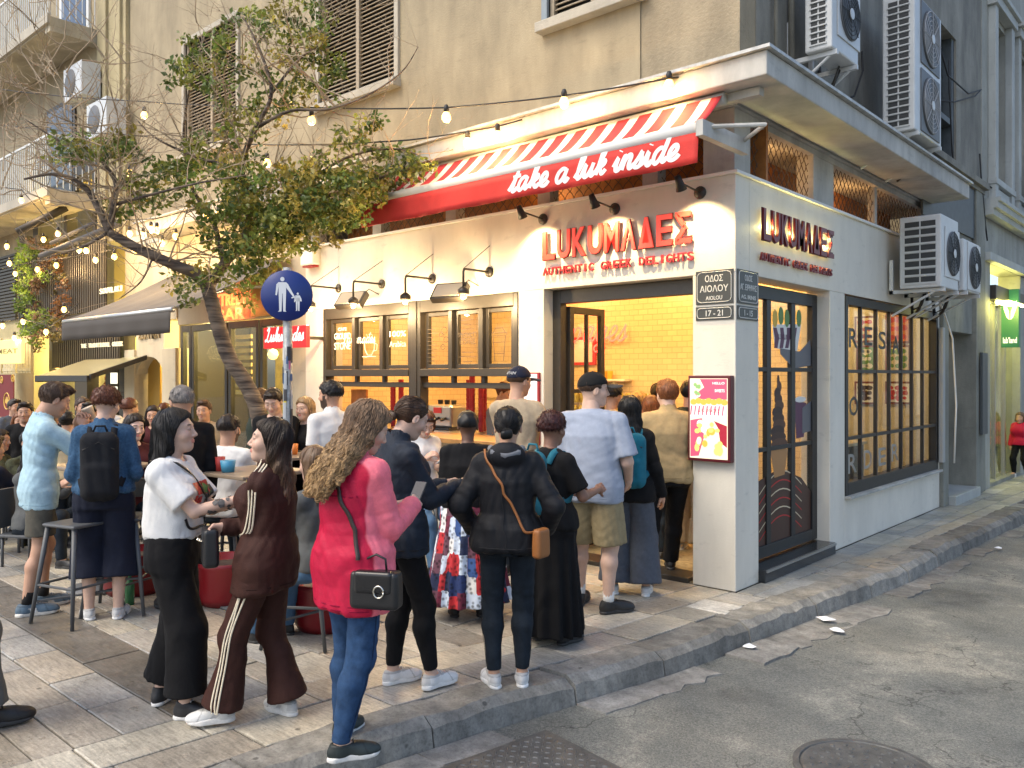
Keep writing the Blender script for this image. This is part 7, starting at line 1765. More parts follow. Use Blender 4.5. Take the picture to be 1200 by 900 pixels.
# leaves: dense lower crown, sparse top
rl = np.random.default_rng(21); cl = []
def blob(px, py, rx, ry, n, ds=0.0, dr=.45):
    for k in range(n):
        a_ = rl.uniform(0, 6.28); q = rl.uniform(0, 1) ** .5; p = tp(px + rx * q * math.cos(a_), py + ry * q * math.sin(a_), ds + rl.uniform(-dr, dr)); cl.append((tuple(p), (.11, .11, .08), int(rl.integers(16, 36))))
for a in ((330, 235, 70, 42, 85), (390, 215, 60, 35, 60), (440, 210, 55, 28, 40), (290, 265, 60, 35, 60), (350, 265, 55, 28, 45), (480, 190, 30, 20, 14), (255, 215, 55, 30, 34), (390, 250, 45, 22, 30), (225, 335, 24, 26, 12), (310, 340, 20, 22, 6), (300, 300, 35, 25, 22), (265, 330, 35, 15, 8),
          (310, 60, 70, 45, 26, 0, .3), (345, 25, 60, 25, 22, 0, .3), (250, 75, 50, 40, 18, 0, .3), (300, 120, 60, 30, 26, 0, .4), (220, 90, 30, 25, 8, 0, .3), (90, 175, 32, 16, 16, -.3, .3), (140, 175, 30, 22, 14, -.3, .3), (160, 235, 35, 25, 16, -.3, .3), (200, 210, 40, 25, 16), (370, 90, 40, 35, 14, 0, .3), (430, 160, 40, 25, 14), (265, 170, 50, 25, 20)): blob(*a)
foliage('leaves', tree, cl, .064, [(.17, .21, .04), (.11, .17, .035), (.24, .26, .05), (.30, .26, .06), (.09, .13, .03)], rl)['kind'] = 'stuff'

# ------------------------------------------------------------------ terrace furniture
M_gm = mat('grey powder coated metal', (.075, .08, .085), .5)
def stool(label, px, s__, rz=0, h=.725):
    p = pS(px, 440, s__); t_ = thing('bar_stool', label, 'stool', (p.x, p.y, 0), rz, 'grey metal bar stools on the terrace'); bx('seat', M_gm, t_, -.17, .17, -.17, .17, h - .025, h, bevel=.012)
    for sx in (-1, 1):
        for sy in (-1, 1): MB().tube([(sx * .14, sy * .14, h - .025), (sx * .22, sy * .22, .005)], [.019, .013], 8).build('leg', M_gm, t_, True)
    MB().tube([(-.19, -.19, .28), (.19, -.19, .28), (.19, .19, .28), (-.19, .19, .28), (-.19, -.19, .28)], .010, 6).tube([(-.2, -.2, .16), (.2, .2, .2)], .009, 6).build('foot_ring', M_gm, t_)
    MB().tube([(-.15, .15, h - .005), (-.16, .18, h + .255), (.16, .18, h + .255), (.15, .15, h - .005)], .012, 8).build('back_frame', M_gm, t_, True); bx('backrest', M_gm, t_, -.14, .14,   .172, .182, h + .115, h + .245, bevel=.004); return t_
stool('grey metal bar stool between the boy and the denim jacket woman', 92, 6.1, .3); stool('grey metal bar stool right of the denim jacket woman', 142, 6.35, .9); stool('grey metal bar stool behind the magenta jacket', 358, 5.6, .6, .50); stool('grey metal bar stool under the pale girl', 163, 7.45, .2, .59); stool('grey metal bar stool under the bearded man in white', 268, 7.3, .5, .56); stool('grey metal bar stool under the reading woman', 501, 7.83, .4, .64)
def table(label, px, s__, items):
    p = pS(px, 440, s__); t_ = thing('high_table', label, 'table', (p.x, p.y, 0), .1); bx('table_top', mat('table laminate', (.22, .17, .12), .35, var=.15), t_, -.32, .32, -.32, .32, 1.02, 1.05, bevel=.008)
    MB().tube([(0, 0, 0.03), (0, 0, 1.02)], .035, 12).build('column', M_gm, t_, True); MB().lathe([(.001, 0), (.26, 0), (.26, .015), (.04, .035), (.001, .035)], n=20).build('base', M_gm, t_, True)
    for nm_, lb, dx, dy, m_, r_, h_ in items: o = MB().lathe([(r_ * .8, 0), (r_, h_), (r_ * .95, h_), (.001, h_ * .9)], n=14).build(nm_, m_, None, True, loc=(p.x + dx, p.y + dy, 1.052)); tag(o, lb, nm_.replace('_', ' '))
    return t_
table('small high table with red and blue cups behind the two talking women', 296, 6.55, [('paper_cup', 'red paper cup on the high table', -.14, -.2, flatc('cup red', (.5, .05, .04)), .04, .11), ('ice_cream_tub', 'bright blue tub on the high table', -.02, -.2, flatc('tub blue', (.05, .25, .4)), .06, .09)])
table('small high table between the boy and the pale girl', 118, 7.0, [('drinking_glass', 'clear glass on the high table by the pale girl', .1, .0, P_gy, .03, .12)])
table('high table beside the sign post', 338, 7.9, [('drinks_glass', 'amber drink on the table beside the sign post', .1, .0, P_or, .035, .1)])
M_redp = mat('red glazed planter', (.20, .008, .012), .35)
for lb, px, s__ in (('round dark red planter at the foot of the queue, behind the jeans', 384, 5.95), ('round dark red planter behind the tracksuit woman', 268, 6.6), ('round dark red planter under the stool at the left', 158, 6.9)):
    p = pS(px, 440, s__); t_ = thing('planter', lb, 'planter', (p.x, p.y, 0)); MB().lathe([(.001, 0), (.21, 0), (.24, .06), (.26, .30), (.28, .34), (.25, .34), (.24, .30), (.001, .29)], n=28).build('pot', M_redp, t_, True); MB().lathe([(.001, 0), (.23, 0), (.001, .02)], n=20).build('soil', M_bark, t_, loc=(0, 0, .292))
p = pS(152, 440, 6.5); t_ = thing('glass_bottle', 'green glass bottle standing on the paving by the left stool', 'bottle', (p.x, p.y, 0)); MB().lathe([(.001, 0), (.035, 0), (.037, .15), (.014, .21), (.013, .27), (.001, .27)], n=12).build('bottle', mat('green glass', (.05, .2, .08), .15), t_, True)
# ------------------------------------------------------------------ bags, phones and the like
M_phone = mat('phone glass', (.02, .02, .022), .12); M_lblk = mat('black leather', (.012, .012, .013), .38, bump=.2, bscale=160); M_gold2 = mat('pale metal', (.7, .66, .58), .25, metal=1)
def tolocal(ctx, w): return Matrix.Rotation(-ctx['yaw'], 3, 'Z') @ (Vector(w) - ctx['loc'])
def nm(V, F, name, m, par, off=(0, 0, 0), smooth=True): return mk(name, np_mesh(name, np.asarray(V) - np.array(off), F, m, smooth), par)
def phone(ctx, p, label, tilt=50, rz=0, case=None):
    t_ = carried(ctx, 'phone', label, 'phone', p, rz); b = bx('body', case or M_phone, t_, -.036, .036, -.075, .075, -.005, .005, bevel=.003); b.rotation_euler = (rad(tilt), 0, 0)
    s_ = bx('screen', M_phone, b, -.033, .033, -.071, .071, .0051, .0056); return t_
def backpack(ctx, label, col, size=(.15, .10, .23), z=.30, badge=None, straps=True, dy=-.03):
    c = ctx['pel'] + np.array((0, -.13 - size[1] + dy, z)); t_ = carried(ctx, 'backpack', label, 'backpack', c); m = cloth('pack %s' % (col,), col, wr=.7, vscale=20)
    def f(P):
        q = rbox(P, (0, 0, 0), size, .07); q = smin(q, rbox(P, (0, -size[1] * .75, -size[2] * .35), (size[0] * .78, size[1] * .55, size[2] * .5), .05), .02); return q + folds(P, 3, .004, 30)
    V, F = grid_eval(f, (-size[0] - .03, -size[1] * 1.5, -size[2] - .03), (size[0] + .03, size[1] + .03, size[2] + .03), .010); nm(V, F, 'bag_body', m, t_)
    MB().tube([(-.05, size[1] * .6, size[2] - .01), (-.03, size[1] * .6, size[2] + .04), (.03, size[1] * .6, size[2] + .04), (.05, size[1] * .6, size[2] - .01)], .008, 6).build('grab_loop', m, t_, True)
    if badge:
        b = MB(); y = -size[1] * 1.28 - .012; b.add([(x, y, zz - .10) for x, zz in ((-.035, 0), (0, .06), (.035, 0), (.018, 0), (0, .03), (-.018, 0))], [(0, 1, 4, 5), (1, 2, 3, 4)]); b.build('emblem', badge, t_)
    zt = MB(); zt.tube([(-size[0] * .8, -size[1] * .86, size[2] * .5), (0, -size[1] * 1.0, size[2] * .72), (size[0] * .8, -size[1] * .86, size[2] * .5)], .004, 5).build('zip', M_black, t_)
    if straps:
        for sx in (-1, 1):
            n_ = ctx['neck']; x = sx * size[0] * .62
            V, F = ribbon(ctx['ft'], [c + np.array((x, size[1], size[2] * .7)), n_ + np.array((x, -.06, .0)), n_ + np.array((x, .03, -.04)), n_ + np.array((x * 1.1, .10, -.16)), n_ + np.array((x * 1.4, .08, -.33)), c + np.array((x * 1.5, size[1] + .02, -size[2] * .6))], .045, .008, 40, .006)
            nm(V, F, 'strap', m, t_, c, False)
    return t_
def crossbag(ctx, label, w, col_m, strap_pts, strap_m, kind='flap', rz=0, sw_=.022, size=(.13, .05, .095)):
    c = np.array(tolocal(ctx, w)); t_ = carried(ctx, 'handbag', label, 'handbag', c)
    R = rotz(rad(rz))
    def f(P): Q = P @ R; return smax(rbox(Q, (0, 0, 0), (size[0] * 1.0, size[1], size[2]), .022) + .12 * np.maximum(0, Q[:, 2] + .0) * .4, -9 + 0 * Q[:, 0], .01)
    V, F = grid_eval(f, (-.2, -.2, -.16), (.2, .2, .16), .007); nm(V, F, 'bag_body', col_m, t_)
    def fl(P): Q = P @ R; return rbox(Q, (0, -size[1] * .55, size[2] * .42), (size[0] * .80, size[1] * .58, size[2] * .60), .018)
    if kind == 'flap':
        V, F = grid_eval(fl, (-.2, -.2, -.1), (.2, .2, .16), .006); nm(V, F, 'flap', mat('smooth black leather', (.014, .014, .015), .26), t_)
        q = R @ np.array((size[0] * .28, -size[1] * 1.18, .0)); MB().tube([tuple(q + R @ np.array((.024 * math.cos(a_), 0, .027 * math.sin(a_)))) for a_ in np.linspace(0, 6.28, 20)], .0042, 6).build('ring', M_gold2, t_, True)
        MB().tube([tuple(R @ np.array(v)) for v in ((-.05, 0, size[2]), (-.045, 0, size[2] + .05), (0, 0, size[2] + .07), (.045, 0, size[2] + .05), (.05, 0, size[2]))], .006, 6).build('handle', col_m, t_, True)
    if kind == 'charm':
        for k in range(3): MB().lathe([(.001, -.008), (.008, 0), (.001, .008)], (-.03 + k * .03, -size[1] - .01, .02 + k * .01), 8).build('charm', M_gold2, t_)
        MB().tube([(-.06, -size[1] * .9, .05), (-.05, -size[1] * 1.1, -.02), (-.02, -size[1] * 1.1, -.05)], .004, 6).build('chain', M_gold2, t_)
    V, F = ribbon(ctx['ft'], [c + np.array(R @ np.array((size[0] * .9, 0, size[2] * .9)))] + strap_pts[1:-1] + [c + np.array(R @ np.array((-size[0] * .9, 0, size[2] * .9)))] if False else strap_pts, sw_, .007, 60, .004); nm(V, F, 'strap', strap_m, t_, c, False)
    return t_
def GP(px, s_): v = pS(px, 440, s_); return (v.x, v.y)
def G_(px, py): v = pG(px, py); return (v.x, v.y)
def headH(py, s_): return 1.8 - (py - 440) / FPX * s_
WH, BK = (.66, .66, .65), (.012, .012, .013)
c_white = cloth('white cotton', (.66, .66, .65), var=.04); c_black = cloth('black cotton', (.006, .006, .007), wr=.8); c_blackj = cloth('black shell jacket', (.008, .009, .012), .6, wr=.9)
c_lblue = cloth('pale blue pique', (.36, .52, .60)); c_denim = cloth('blue denim', (.035, .085, .16), vscale=60, var=.35); c_jean = cloth('mid blue jeans', (.022, .055, .125), var=.3, vscale=18)
c_djean = cloth('blue black jeans', (.012, .018, .026), var=.35, vscale=14); c_navy = cloth('navy twill', (.010, .013, .026)); c_olive = cloth('grey olive cotton', (.085, .08, .065)); c_brown = cloth('chocolate velour', (.040, .014, .010), .7, wr=.9)
c_mag = cloth('magenta shell jacket', (.44, .010, .045), .55, wr=.9); c_greyT = cloth('pale grey blue jersey', (.30, .34, .42), var=.06); c_khaki = cloth('khaki cotton', (.26, .21, .12)); c_tan = cloth('tan jacket cotton', (.34, .25, .13), wr=.9)
c_beige = cloth('beige jersey', (.36, .29, .20)); c_grey = cloth('slate trousers', (.075, .085, .105)); c_cream = cloth('cream shirt', (.52, .42, .26)); c_dgrn = cloth('dark green knit', (.03, .04, .03)); c_maroon = cloth('dark wine top', (.06, .012, .015)); c_camo = cloth('camouflage cotton', (.05, .055, .03), var=.7, vscale=14); c_cgrey = cloth('mid grey sweater', (.10, .105, .105))
WS = dict(up=(.70, .70, .69), sole=(.72, .72, .70)); BS = dict(up=BK, sole=(.03, .03, .03))
SK1, SK2, SK3 = (.46, .265, .175), (.55, .36, .27), (.11, .052, .03)
# A - boy eating
s_ = 6.27
A = person('teenage boy in light blue shirt and grey shorts eating from a cup', G_(45, 716), 78, 1.735, skin=SK1, hair=('short', 'brown', dict(n=260, h=.007)), head=(4, -22), lean=(0, .03), hands=((-.05, .29, 1.42), (.045, .30, 1.43)), hpose=('hold', 'hold'), poles=((-.4, .35, -1), (.4, .35, -1)),
    top=dict(mat=c_lblue, sl=.78, loose=.02, hem=.80, flare=.01, slflare=.025, pad=.016, collar=.03, fold=.005), bottom=dict(mat=c_olive, len=.72, pad=.026, flare=.02, name='shorts', seam=1), shoes=dict(up=(.10, .16, .22), sole=(.62, .60, .55), sock=BK, sockh=.24, stripe=(.6, .6, .58), style='runner', lace=(.5, .5, .5)), feet=((-.10, .05, 6), (.10, -.10, -10)), res=.010, hres=.004, w=.86, brow='brown')
t_ = carried(A, 'dessert_cup', 'pale paper dessert cup held to the boy\'s mouth', 'cup', (.0, .36, 1.50)); MB().lathe([(.03, -.05), (.045, .045), (.048, .05), (.04, .045), (.001, .0)], n=16).build('cup', mat('pale paper cup', (.6, .5, .38), .6), t_, True).rotation_euler = (rad(25), 0, 0)
nlogo = MB(); nlogo.add([(-.108, y, z) for y, z in ((-.03, 0), (-.03, .03), (-.022, .03), (-.008, .012), (-.008, .03), (.0, .03), (.0, 0), (-.008, 0), (-.022, .018), (-.022, 0))], [(0, 1, 2, 9), (2, 3, 7, 8), (3, 4, 5, 6, 7)]) if False else None
for sh_ in [c for c in A['o'].children if c.name.startswith('shoe')]:
    b = MB(); X = .0475; b.add([(X, y, z) for y, z in ((.022, .030), (.022, .062), (.032, .062), (.050, .042), (.050, .062), (.060, .062), (.060, .030), (.050, .030), (.032, .050), (.032, .030))], [(0, 1, 2, 8, 9), (2, 3, 7, 8), (3, 4, 5, 6, 7)]); b.build('shoe_letter', c_white, sh_)
# B - denim jacket
Bp = person('woman with short curly auburn hair in denim jacket and wide navy culottes, seen from behind', G_(122, 724), 8, 1.69, fem=True, skin=SK2, w=1.05, hair=('curlytop', 'auburn', dict(n=420, h=.007)), head=(25, -8), hands=((-.16, .22, 1.02), (.18, .20, 1.02)),
    top=dict(mat=c_denim, hem=.93, pad=.020, loose=.02, bulk=.012, collar=.03, fold=.006), bottom=dict(mat=c_navy, kind='culottes', len=1.42, pad=.03, flare=.055, knee=.035, straight=1, waist=.14), shoes=dict(style='low', **WS), feet=((-.10, .0, 20), (.10, -.03, -12)), res=.010)
backpack(Bp, 'slim black backpack on the denim jacket woman', (.012, .013, .016), (.13, .055, .25), .22)
# C - pale girl behind
person('pale young woman with long dark brown hair sitting and facing the camera', GP(160, 7.4), 168, 1.64, fem=True, skin=(.60, .42, .34), hair=('long', 'dark', dict(n=160, L=.34)), pelvis=(0, -.12, .69), seat=1, feet=((-.12, .28, 0), (.12, .28, 0)), hands=((-.1, .3, 1.0), (.1, .3, 1.0)), top=dict(mat=c_maroon), bottom=dict(mat=c_djean), shoes=BS, hres=.004, head=(-10, -4), group='people at the high tables')
# D - tattooed woman
D = person('woman with black hair and tattooed forearm in white printed t-shirt and wide black trousers', G_(203, 832), 108, 1.60, fem=True, skin=SK2, w=1.04, hair=('long', 'black', dict(n=420, h=.007, L=.34)), head=(0, 6), bust=.046, belly=.015, hands=((-.02, .37, 1.12), (.12, .38, 1.15)), hpose=('hold', 'hold'), poles=((-.2, -.1, -1), (.2, -.1, -1)),
    top=dict(mat=c_white, sl=.72, loose=.035, hem=.93, flare=.0, slflare=.03, pad=.018, fold=.005), bottom=dict(mat=c_black, len=1.84, pad=.022, flare=.032, knee=.025, straight=1, waist=.16), shoes=dict(style='high', up=(.02, .02, .022), sole=(.68, .67, .64), toe=(.66, .65, .62), lace=(.6, .6, .6)), feet=((-.10, -.10, 70), (.12, .10, -8)), res=.009, hres=.004, twist=-8)
phone(D, (.10, .46, 1.20), 'black phone held up by the tattooed woman', 60)
tt = np.random.default_rng(3)
def armink(ctx, i, n, m, name='tattoo'):
    e, q = ctx['elb'][i], ctx['wr'][i]; ax = (q - e) / np.linalg.norm(q - e); u = np.cross(ax, (0, 0, 1.)); u /= np.linalg.norm(u); v = np.cross(ax, u); mb = MB(); s__ = ctx['s']
    for k in range(n):
        t = tt.uniform(.08, .80); a0 = tt.uniform(0, 6.28); f_ = (.039 - .012 * t) * .92 * s__ * 1.10; ra = tt.uniform(.012, .024); c0 = e + (q - e) * t; pts = []
        for j in range(7): b_ = j * .898; a1 = a0 + ra * math.cos(b_) / f_ * tt.uniform(.5, 1); c1 = c0 + ax * ra * math.sin(b_) * tt.uniform(.5, 1); pts.append(c1 + (u * math.cos(a1) + v * math.sin(a1)) * (f_ + .0022))
        mb.add([tuple(p) for p in pts], [tuple(range(7))])
    mb.build(name, m, ctx['o'])
armink(D, 0, 26, mat('tattoo ink', (.07, .065, .065), .6)); armink(D, 1, 22, mat('tattoo ink', (.07, .065, .065), .6))
def patch(ctx, fn, c, w_, h_, m, name='print', off=.004, yawdir=0, n=10, shape=None):
    """flat print wrapped on a garment; c in person frame, seen from direction yawdir (deg, 0 = front)"""
    a = rad(yawdir); d = np.array((math.sin(a), math.cos(a), 0)); r_ = np.array((math.cos(a), -math.sin(a), 0)); us = np.linspace(-.5, .5, n); P_ = np.array([c + r_ * u * w_ + np.array((0, 0, v * h_)) + d * .04 for v in us for u in us])
    Q, _ = project(fn, P_, off, 5); F = [(j * n + i, j * n + i + 1, (j + 1) * n + i + 1, (j + 1) * n + i) for j in range(n - 1) for i in range(n - 1)]
    if shape: F = [f for f in F if shape(*(np.array([us[k % n] for k in f]).mean(), np.array([us[k // n] for k in f]).mean()))]
    return mk(name, np_mesh(name, Q, F, m), ctx['o'])
ch = D['chest'] + np.array((-.0, .15, .02))
for m_, dx, dz, w_, h_ in ((P_rd, .02, .03, .17, .10), (P_gr, -.04, .02, .08, .07), (mat('black print', (.01, .01, .01), .6), -.06, -.02, .06, .13), (P_rd, .06, -.06, .10, .05), (mat('black print', (.01, .01, .01), .6), .03, -.05, .10, .03)):
    patch(D, D['ft'], ch + np.array((dx, 0, dz)), w_, h_, m_, off=.003 + .001 * abs(dx * 10), yawdir=10)
crossbag(D, 'small shiny black bag with charms hanging at the tattooed woman\'s hip', pS(246, 640, 4.22), M_lblk, [D['neck'] + np.array((.12, -.05, -.04)), D['neck'] + np.array((.09, .05, -.05)), D['chest'] + np.array((0, .2, 0)), D['pel'] + np.array((-.10, .25, .10)), np.array(tolocal(D, pS(246, 622, 4.22)))], M_lblk, 'charm', 20, .014, (.085, .04, .10))
t_ = carried(D, 'carrier_bag', 'clear gift bag with golden wrapping and white box held between the two women', 'bag', (.12, .50, .84)); MB().prism([(-.08, .0), (.08, .0), (.10, .24), (.03, .30), (-.03, .30), (-.10, .24)], 'y', -.05, .05).build('wrapping', mat('gold cellophane', (.62, .48, .26), .22, var=.5, vscale=30, bump=.8, bscale=30), t_, True); bx('box', c_white, t_, -.07, .07, -.06, .06, -.10, .0, bevel=.004)
# E - tracksuit
E_ = person('woman with long brown hair in chocolate velour tracksuit with cream stripes', G_(313, 845), -64, 1.555, fem=True, skin=SK2, w=1.06, hair=('wavy', 'dark', dict(n=420, h=.007, L=.36, color2='lightbrown')), head=(-22, 10), hands=((.10, .17, .98), (-.10, .19, 1.02)), hpose=('hold', 'hold'), poles=((-.35, -.3, -.8), (.35, -.3, -.8)), lean=(0, -.02),
    top=dict(mat=c_brown, hem=.70, pad=.018, loose=.02, collar=.045, bulk=.008, flare=.008, fold=.005), bottom=dict(mat=c_brown, len=1.95, pad=.012, flare=.062, knee=.006, waist=.12), shoes=dict(up=(.60, .60, .58), sole=(.66, .65, .62), style='chunky', stripe=(.4, .4, .4)), feet=((-.08, .21, 22), (.10, -.07, -25)), res=.009, hres=.004)
c_stripe = cloth('cream stripe', (.62, .55, .42))
for k in (-1, 0, 1):
    o_ = np.array((0, .020 * k, 0)); a, kk, q = E_['hp'][0], E_['knee'][0], E_['ank'][0]; L_ = np.array((-.16, 0, 0))
    strap(E_, [a + L_ + o_ + (0, 0, .03), (a + kk) / 2 + L_ * .8 + o_, kk + L_ * .6 + o_, (kk + q) / 2 + L_ * .6 + o_, q + L_ * .7 + o_ + (0, 0, -.05)], .009, c_stripe, 'leg_stripe', .003, E_['fb'], n=36, thick=.002)
    sh_, el_, wr_ = E_['sh'][0], E_['elb'][0], E_['wr'][0]; U = np.array((-.04, 0, .05)); o2 = np.array((0, .018 * k, 0))
    strap(E_, [E_['neck'] + np.array((-.06, .018 * k, .03)), sh_ + U + o2, (sh_ + el_) / 2 + np.array((-.08, .0, .0)) + o2, el_ + np.array((-.06, .0, -.0)) + o2 * .8, (el_ + wr_) / 2 + np.array((-.05, 0, -.03)) + np.array((0, .0, .016 * k))], .009, c_stripe, 'sleeve_stripe', .003, n=40, thick=.002)
# F - pink jacket
def colF(c, ctx):
    n_ = ctx['neck']; d = np.maximum(np.minimum(c[:, 0] - n_[0] - .085 + .012 * np.sin(c[:, 2] * 9), c[:, 1] - n_[1] + .075), c[:, 2] - n_[2] + .012)
    t = np.clip(d / .008 + .5, 0, 1)[:, None]; return np.array((.44, .010, .045)) * (1 - t) + np.array((.80, .17, .22)) * t
F_ = person('woman with long curly blonde hair in magenta rain jacket and blue jeans', G_(414, 878), 42, 1.66, fem=True, skin=SK2, w=.99, hair=('curly', 'lightbrown', dict(n=620, h=.008, L=.40, color2='blond')), head=(28, -22), hands=((-.0, .30, 1.12), (.12, .30, 1.14)), hpose=('hold', 'hold'), poles=((-.2, -.4, -1), (.2, -.4, -1)),
    top=dict(mat=cloth('two tone pink shell', (.44, .01, .045), .55, wr=.9, attr='tint'), cols=colF, hem=.69, pad=.024, loose=.03, collar=.06, bulk=.014, flare=.012, fold=.005), bottom=dict(mat=c_jean, len=1.97, pad=.010, knee=.004), shoes=dict(up=(.02, .03, .03), sole=(.62, .61, .58), style='chunky', lace=(.02, .02, .02)), feet=((-.13, .06, 10), (.03, -.12, -38)), res=.007, hres=.004, brow='lightbrown')
phone(F_, (.06, .42, 1.18), 'dark phone held by the curly blonde woman', 55)
n_ = F_['neck']; bw = pS(441, 690, 3.80); bl = np.array(tolocal(F_, bw))
crossbag(F_, 'black handbag with a silver ring on its flap, slung behind the magenta jacket', bw, M_lblk, [np.array(tolocal(F_, pS(*q))) for q in ((384, 545, 3.85), (390, 585, 3.8), (404, 622, 3.75), (421, 655, 3.72))], mat('brown strap leather', (.03, .018, .015), .5), 'flap', 18, .020, (.118, .048, .088))
# G - dark jacket, bun
G2 = person('woman with brown hair in a bun, dark navy jacket and black leggings, holding a phone', G_(466, 808), 62, 1.675, fem=True, skin=SK2, hair=('bun', 'brown', dict(n=240, L=.1)), head=(5, -24), hands=((-.04, .34, 1.14), (.10, .36, 1.15)), hpose=('hold', 'hold'), poles=((-.2, -.4, -1), (.2, -.4, -1)),
    top=dict(mat=cloth('dark navy softshell', (.016, .022, .034), .65, wr=.8), hem=.80, pad=.022, collar=.05, loose=.015, bulk=.008, fold=.006), bottom=dict(mat=c_black, len=1.9, pad=.009), shoes=dict(style='runner', lace=(.7, .7, .7), **WS), feet=((-.10, .02, -4), (.11, .16, 6)), res=.010, hres=.004)
phone(G2, (.05, .46, 1.2), 'phone in a pale case held by the woman with the bun', 50, case=mat('pale phone case', (.4, .42, .44), .4))
# behind
person('man with cropped grey hair in black sweater, seen from behind', GP(214, 6.4), -18, 1.70, skin=SK1, hair=('fade', 'grey', dict(n=200)), top=dict(mat=c_black, collar=.02), bottom=dict(mat=c_djean), shoes=BS, group='people at the high tables')
person('bearded man in white t-shirt sitting at the high table, seen from behind', GP(268, 7.2), 35, 1.72, skin=SK1, beard=.9, w=1.08, hair=('fade', 'dark', dict(n=160)), pelvis=(0, -.1, .66), seat=1, lean=(0, .08), feet=((-.14, .3, 0), (.14, .3, 0)), hands=((-.1, .36, 1.02), (.12, .36, 1.02)), top=dict(mat=c_white, sl=.7, loose=.02), bottom=dict(mat=c_djean), shoes=BS, group='people at the high tables')
J = person('dark haired man in black suit and white shirt looking down, beside the sign post', GP(323, 8.3), 196, 1.66, skin=SK2, hair=('short', 'dark', dict(n=160)), head=(0, -24), hands=((-.1, .28, 1.05), (.1, .28, 1.05)), top=dict(mat=c_black, neckr=.085), bottom=dict(mat=c_black), shoes=BS, group='people at the high tables')
patch(J, J['ft'], J['chest'] + np.array((0, .12, .10)), .10, .26, c_white, 'shirt_front')
person('woman with tied light brown hair in profile behind the tree trunk', GP(303, 8.7), 75, 1.65, fem=True, skin=SK2, hair=('bun', 'lightbrown', dict(n=100)), top=dict(mat=c_dgrn), bottom=dict(mat=c_djean), shoes=BS, group='people at the high tables', res=.016)
person('blonde woman in black blouse facing the terrace', GP(359, 8.4), -142, 1.56, fem=True, skin=SK2, hair=('bob', 'blond', dict(n=180, L=.14)), hands=((-.08, .26, 1.02), (.08, .26, 1.02)), top=dict(mat=c_black), bottom=dict(mat=c_black), shoes=BS, group='people at the high tables', hres=.004)
person('dark haired bearded man in white polo shirt standing by the left serving window', GP(389, 7.7), -28, 1.72, skin=SK1, beard=.9, w=1.02, hair=('curlytop', 'black', dict(n=140)), head=(-35, 0), top=dict(mat=c_white, sl=.75, collar=.03, loose=.02), bottom=dict(mat=c_djean), shoes=WS)
person('seated person in grey sweater and blue jeans half hidden behind the tracksuit woman', GP(358, 5.5), -45, 1.62, fem=True, skin=SK2, hair=('long', 'lightbrown', dict(n=60)), pelvis=(0, -.1, .58), seat=1, feet=((-.12, .36, 0), (.12, .30, 0)), hands=((-.1, .3, .84), (.1, .3, .84)), top=dict(mat=c_cgrey), bottom=dict(mat=cloth('light blue jeans', (.07, .14, .24)), pad=.02), shoes=BS, group='people at the high tables')
M2 = person('woman with red brown hair in white t-shirt sitting by the serving window, reading', GP(501, 7.75), 150, 1.62, fem=True, skin=SK2, hair=('bob', 'auburn', dict(n=220, L=.13)), head=(12, -30), pelvis=(0, -.1, .74), seat=1, feet=((-.12, .3, 0), (.12, .3, 0)), hands=((-.02, .26, 1.0), (.14, .24, 1.06)), hpose=('hold', 'hold'), top=dict(mat=c_white, sl=.5, loose=.01), bottom=dict(mat=cloth('light blue jeans', (.07, .14, .24))), shoes=BS, hres=.004)
patch(M2, M2['ft'], M2['chest'] + np.array((.02, .15, -.01)), .09, .09, P_rd, shape=lambda u, v: abs(u) * 1.2 + abs(v) < .42 or abs(u) < .1 or abs(v) < .1)
MB().tube([tuple(M2['hc'] + M2['HR'] @ np.array(v)) for v in ((-.08, .02, .06), (-.06, .07, .095), (0, .085, .098), (.06, .07, .095), (.08, .02, .06))], .008, 6).build('sunglasses', M_phone, M2['o'], True)
phone(M2, (.05, .36, 1.04), 'small white booklet held by the seated woman in the window', 30, case=c_white)
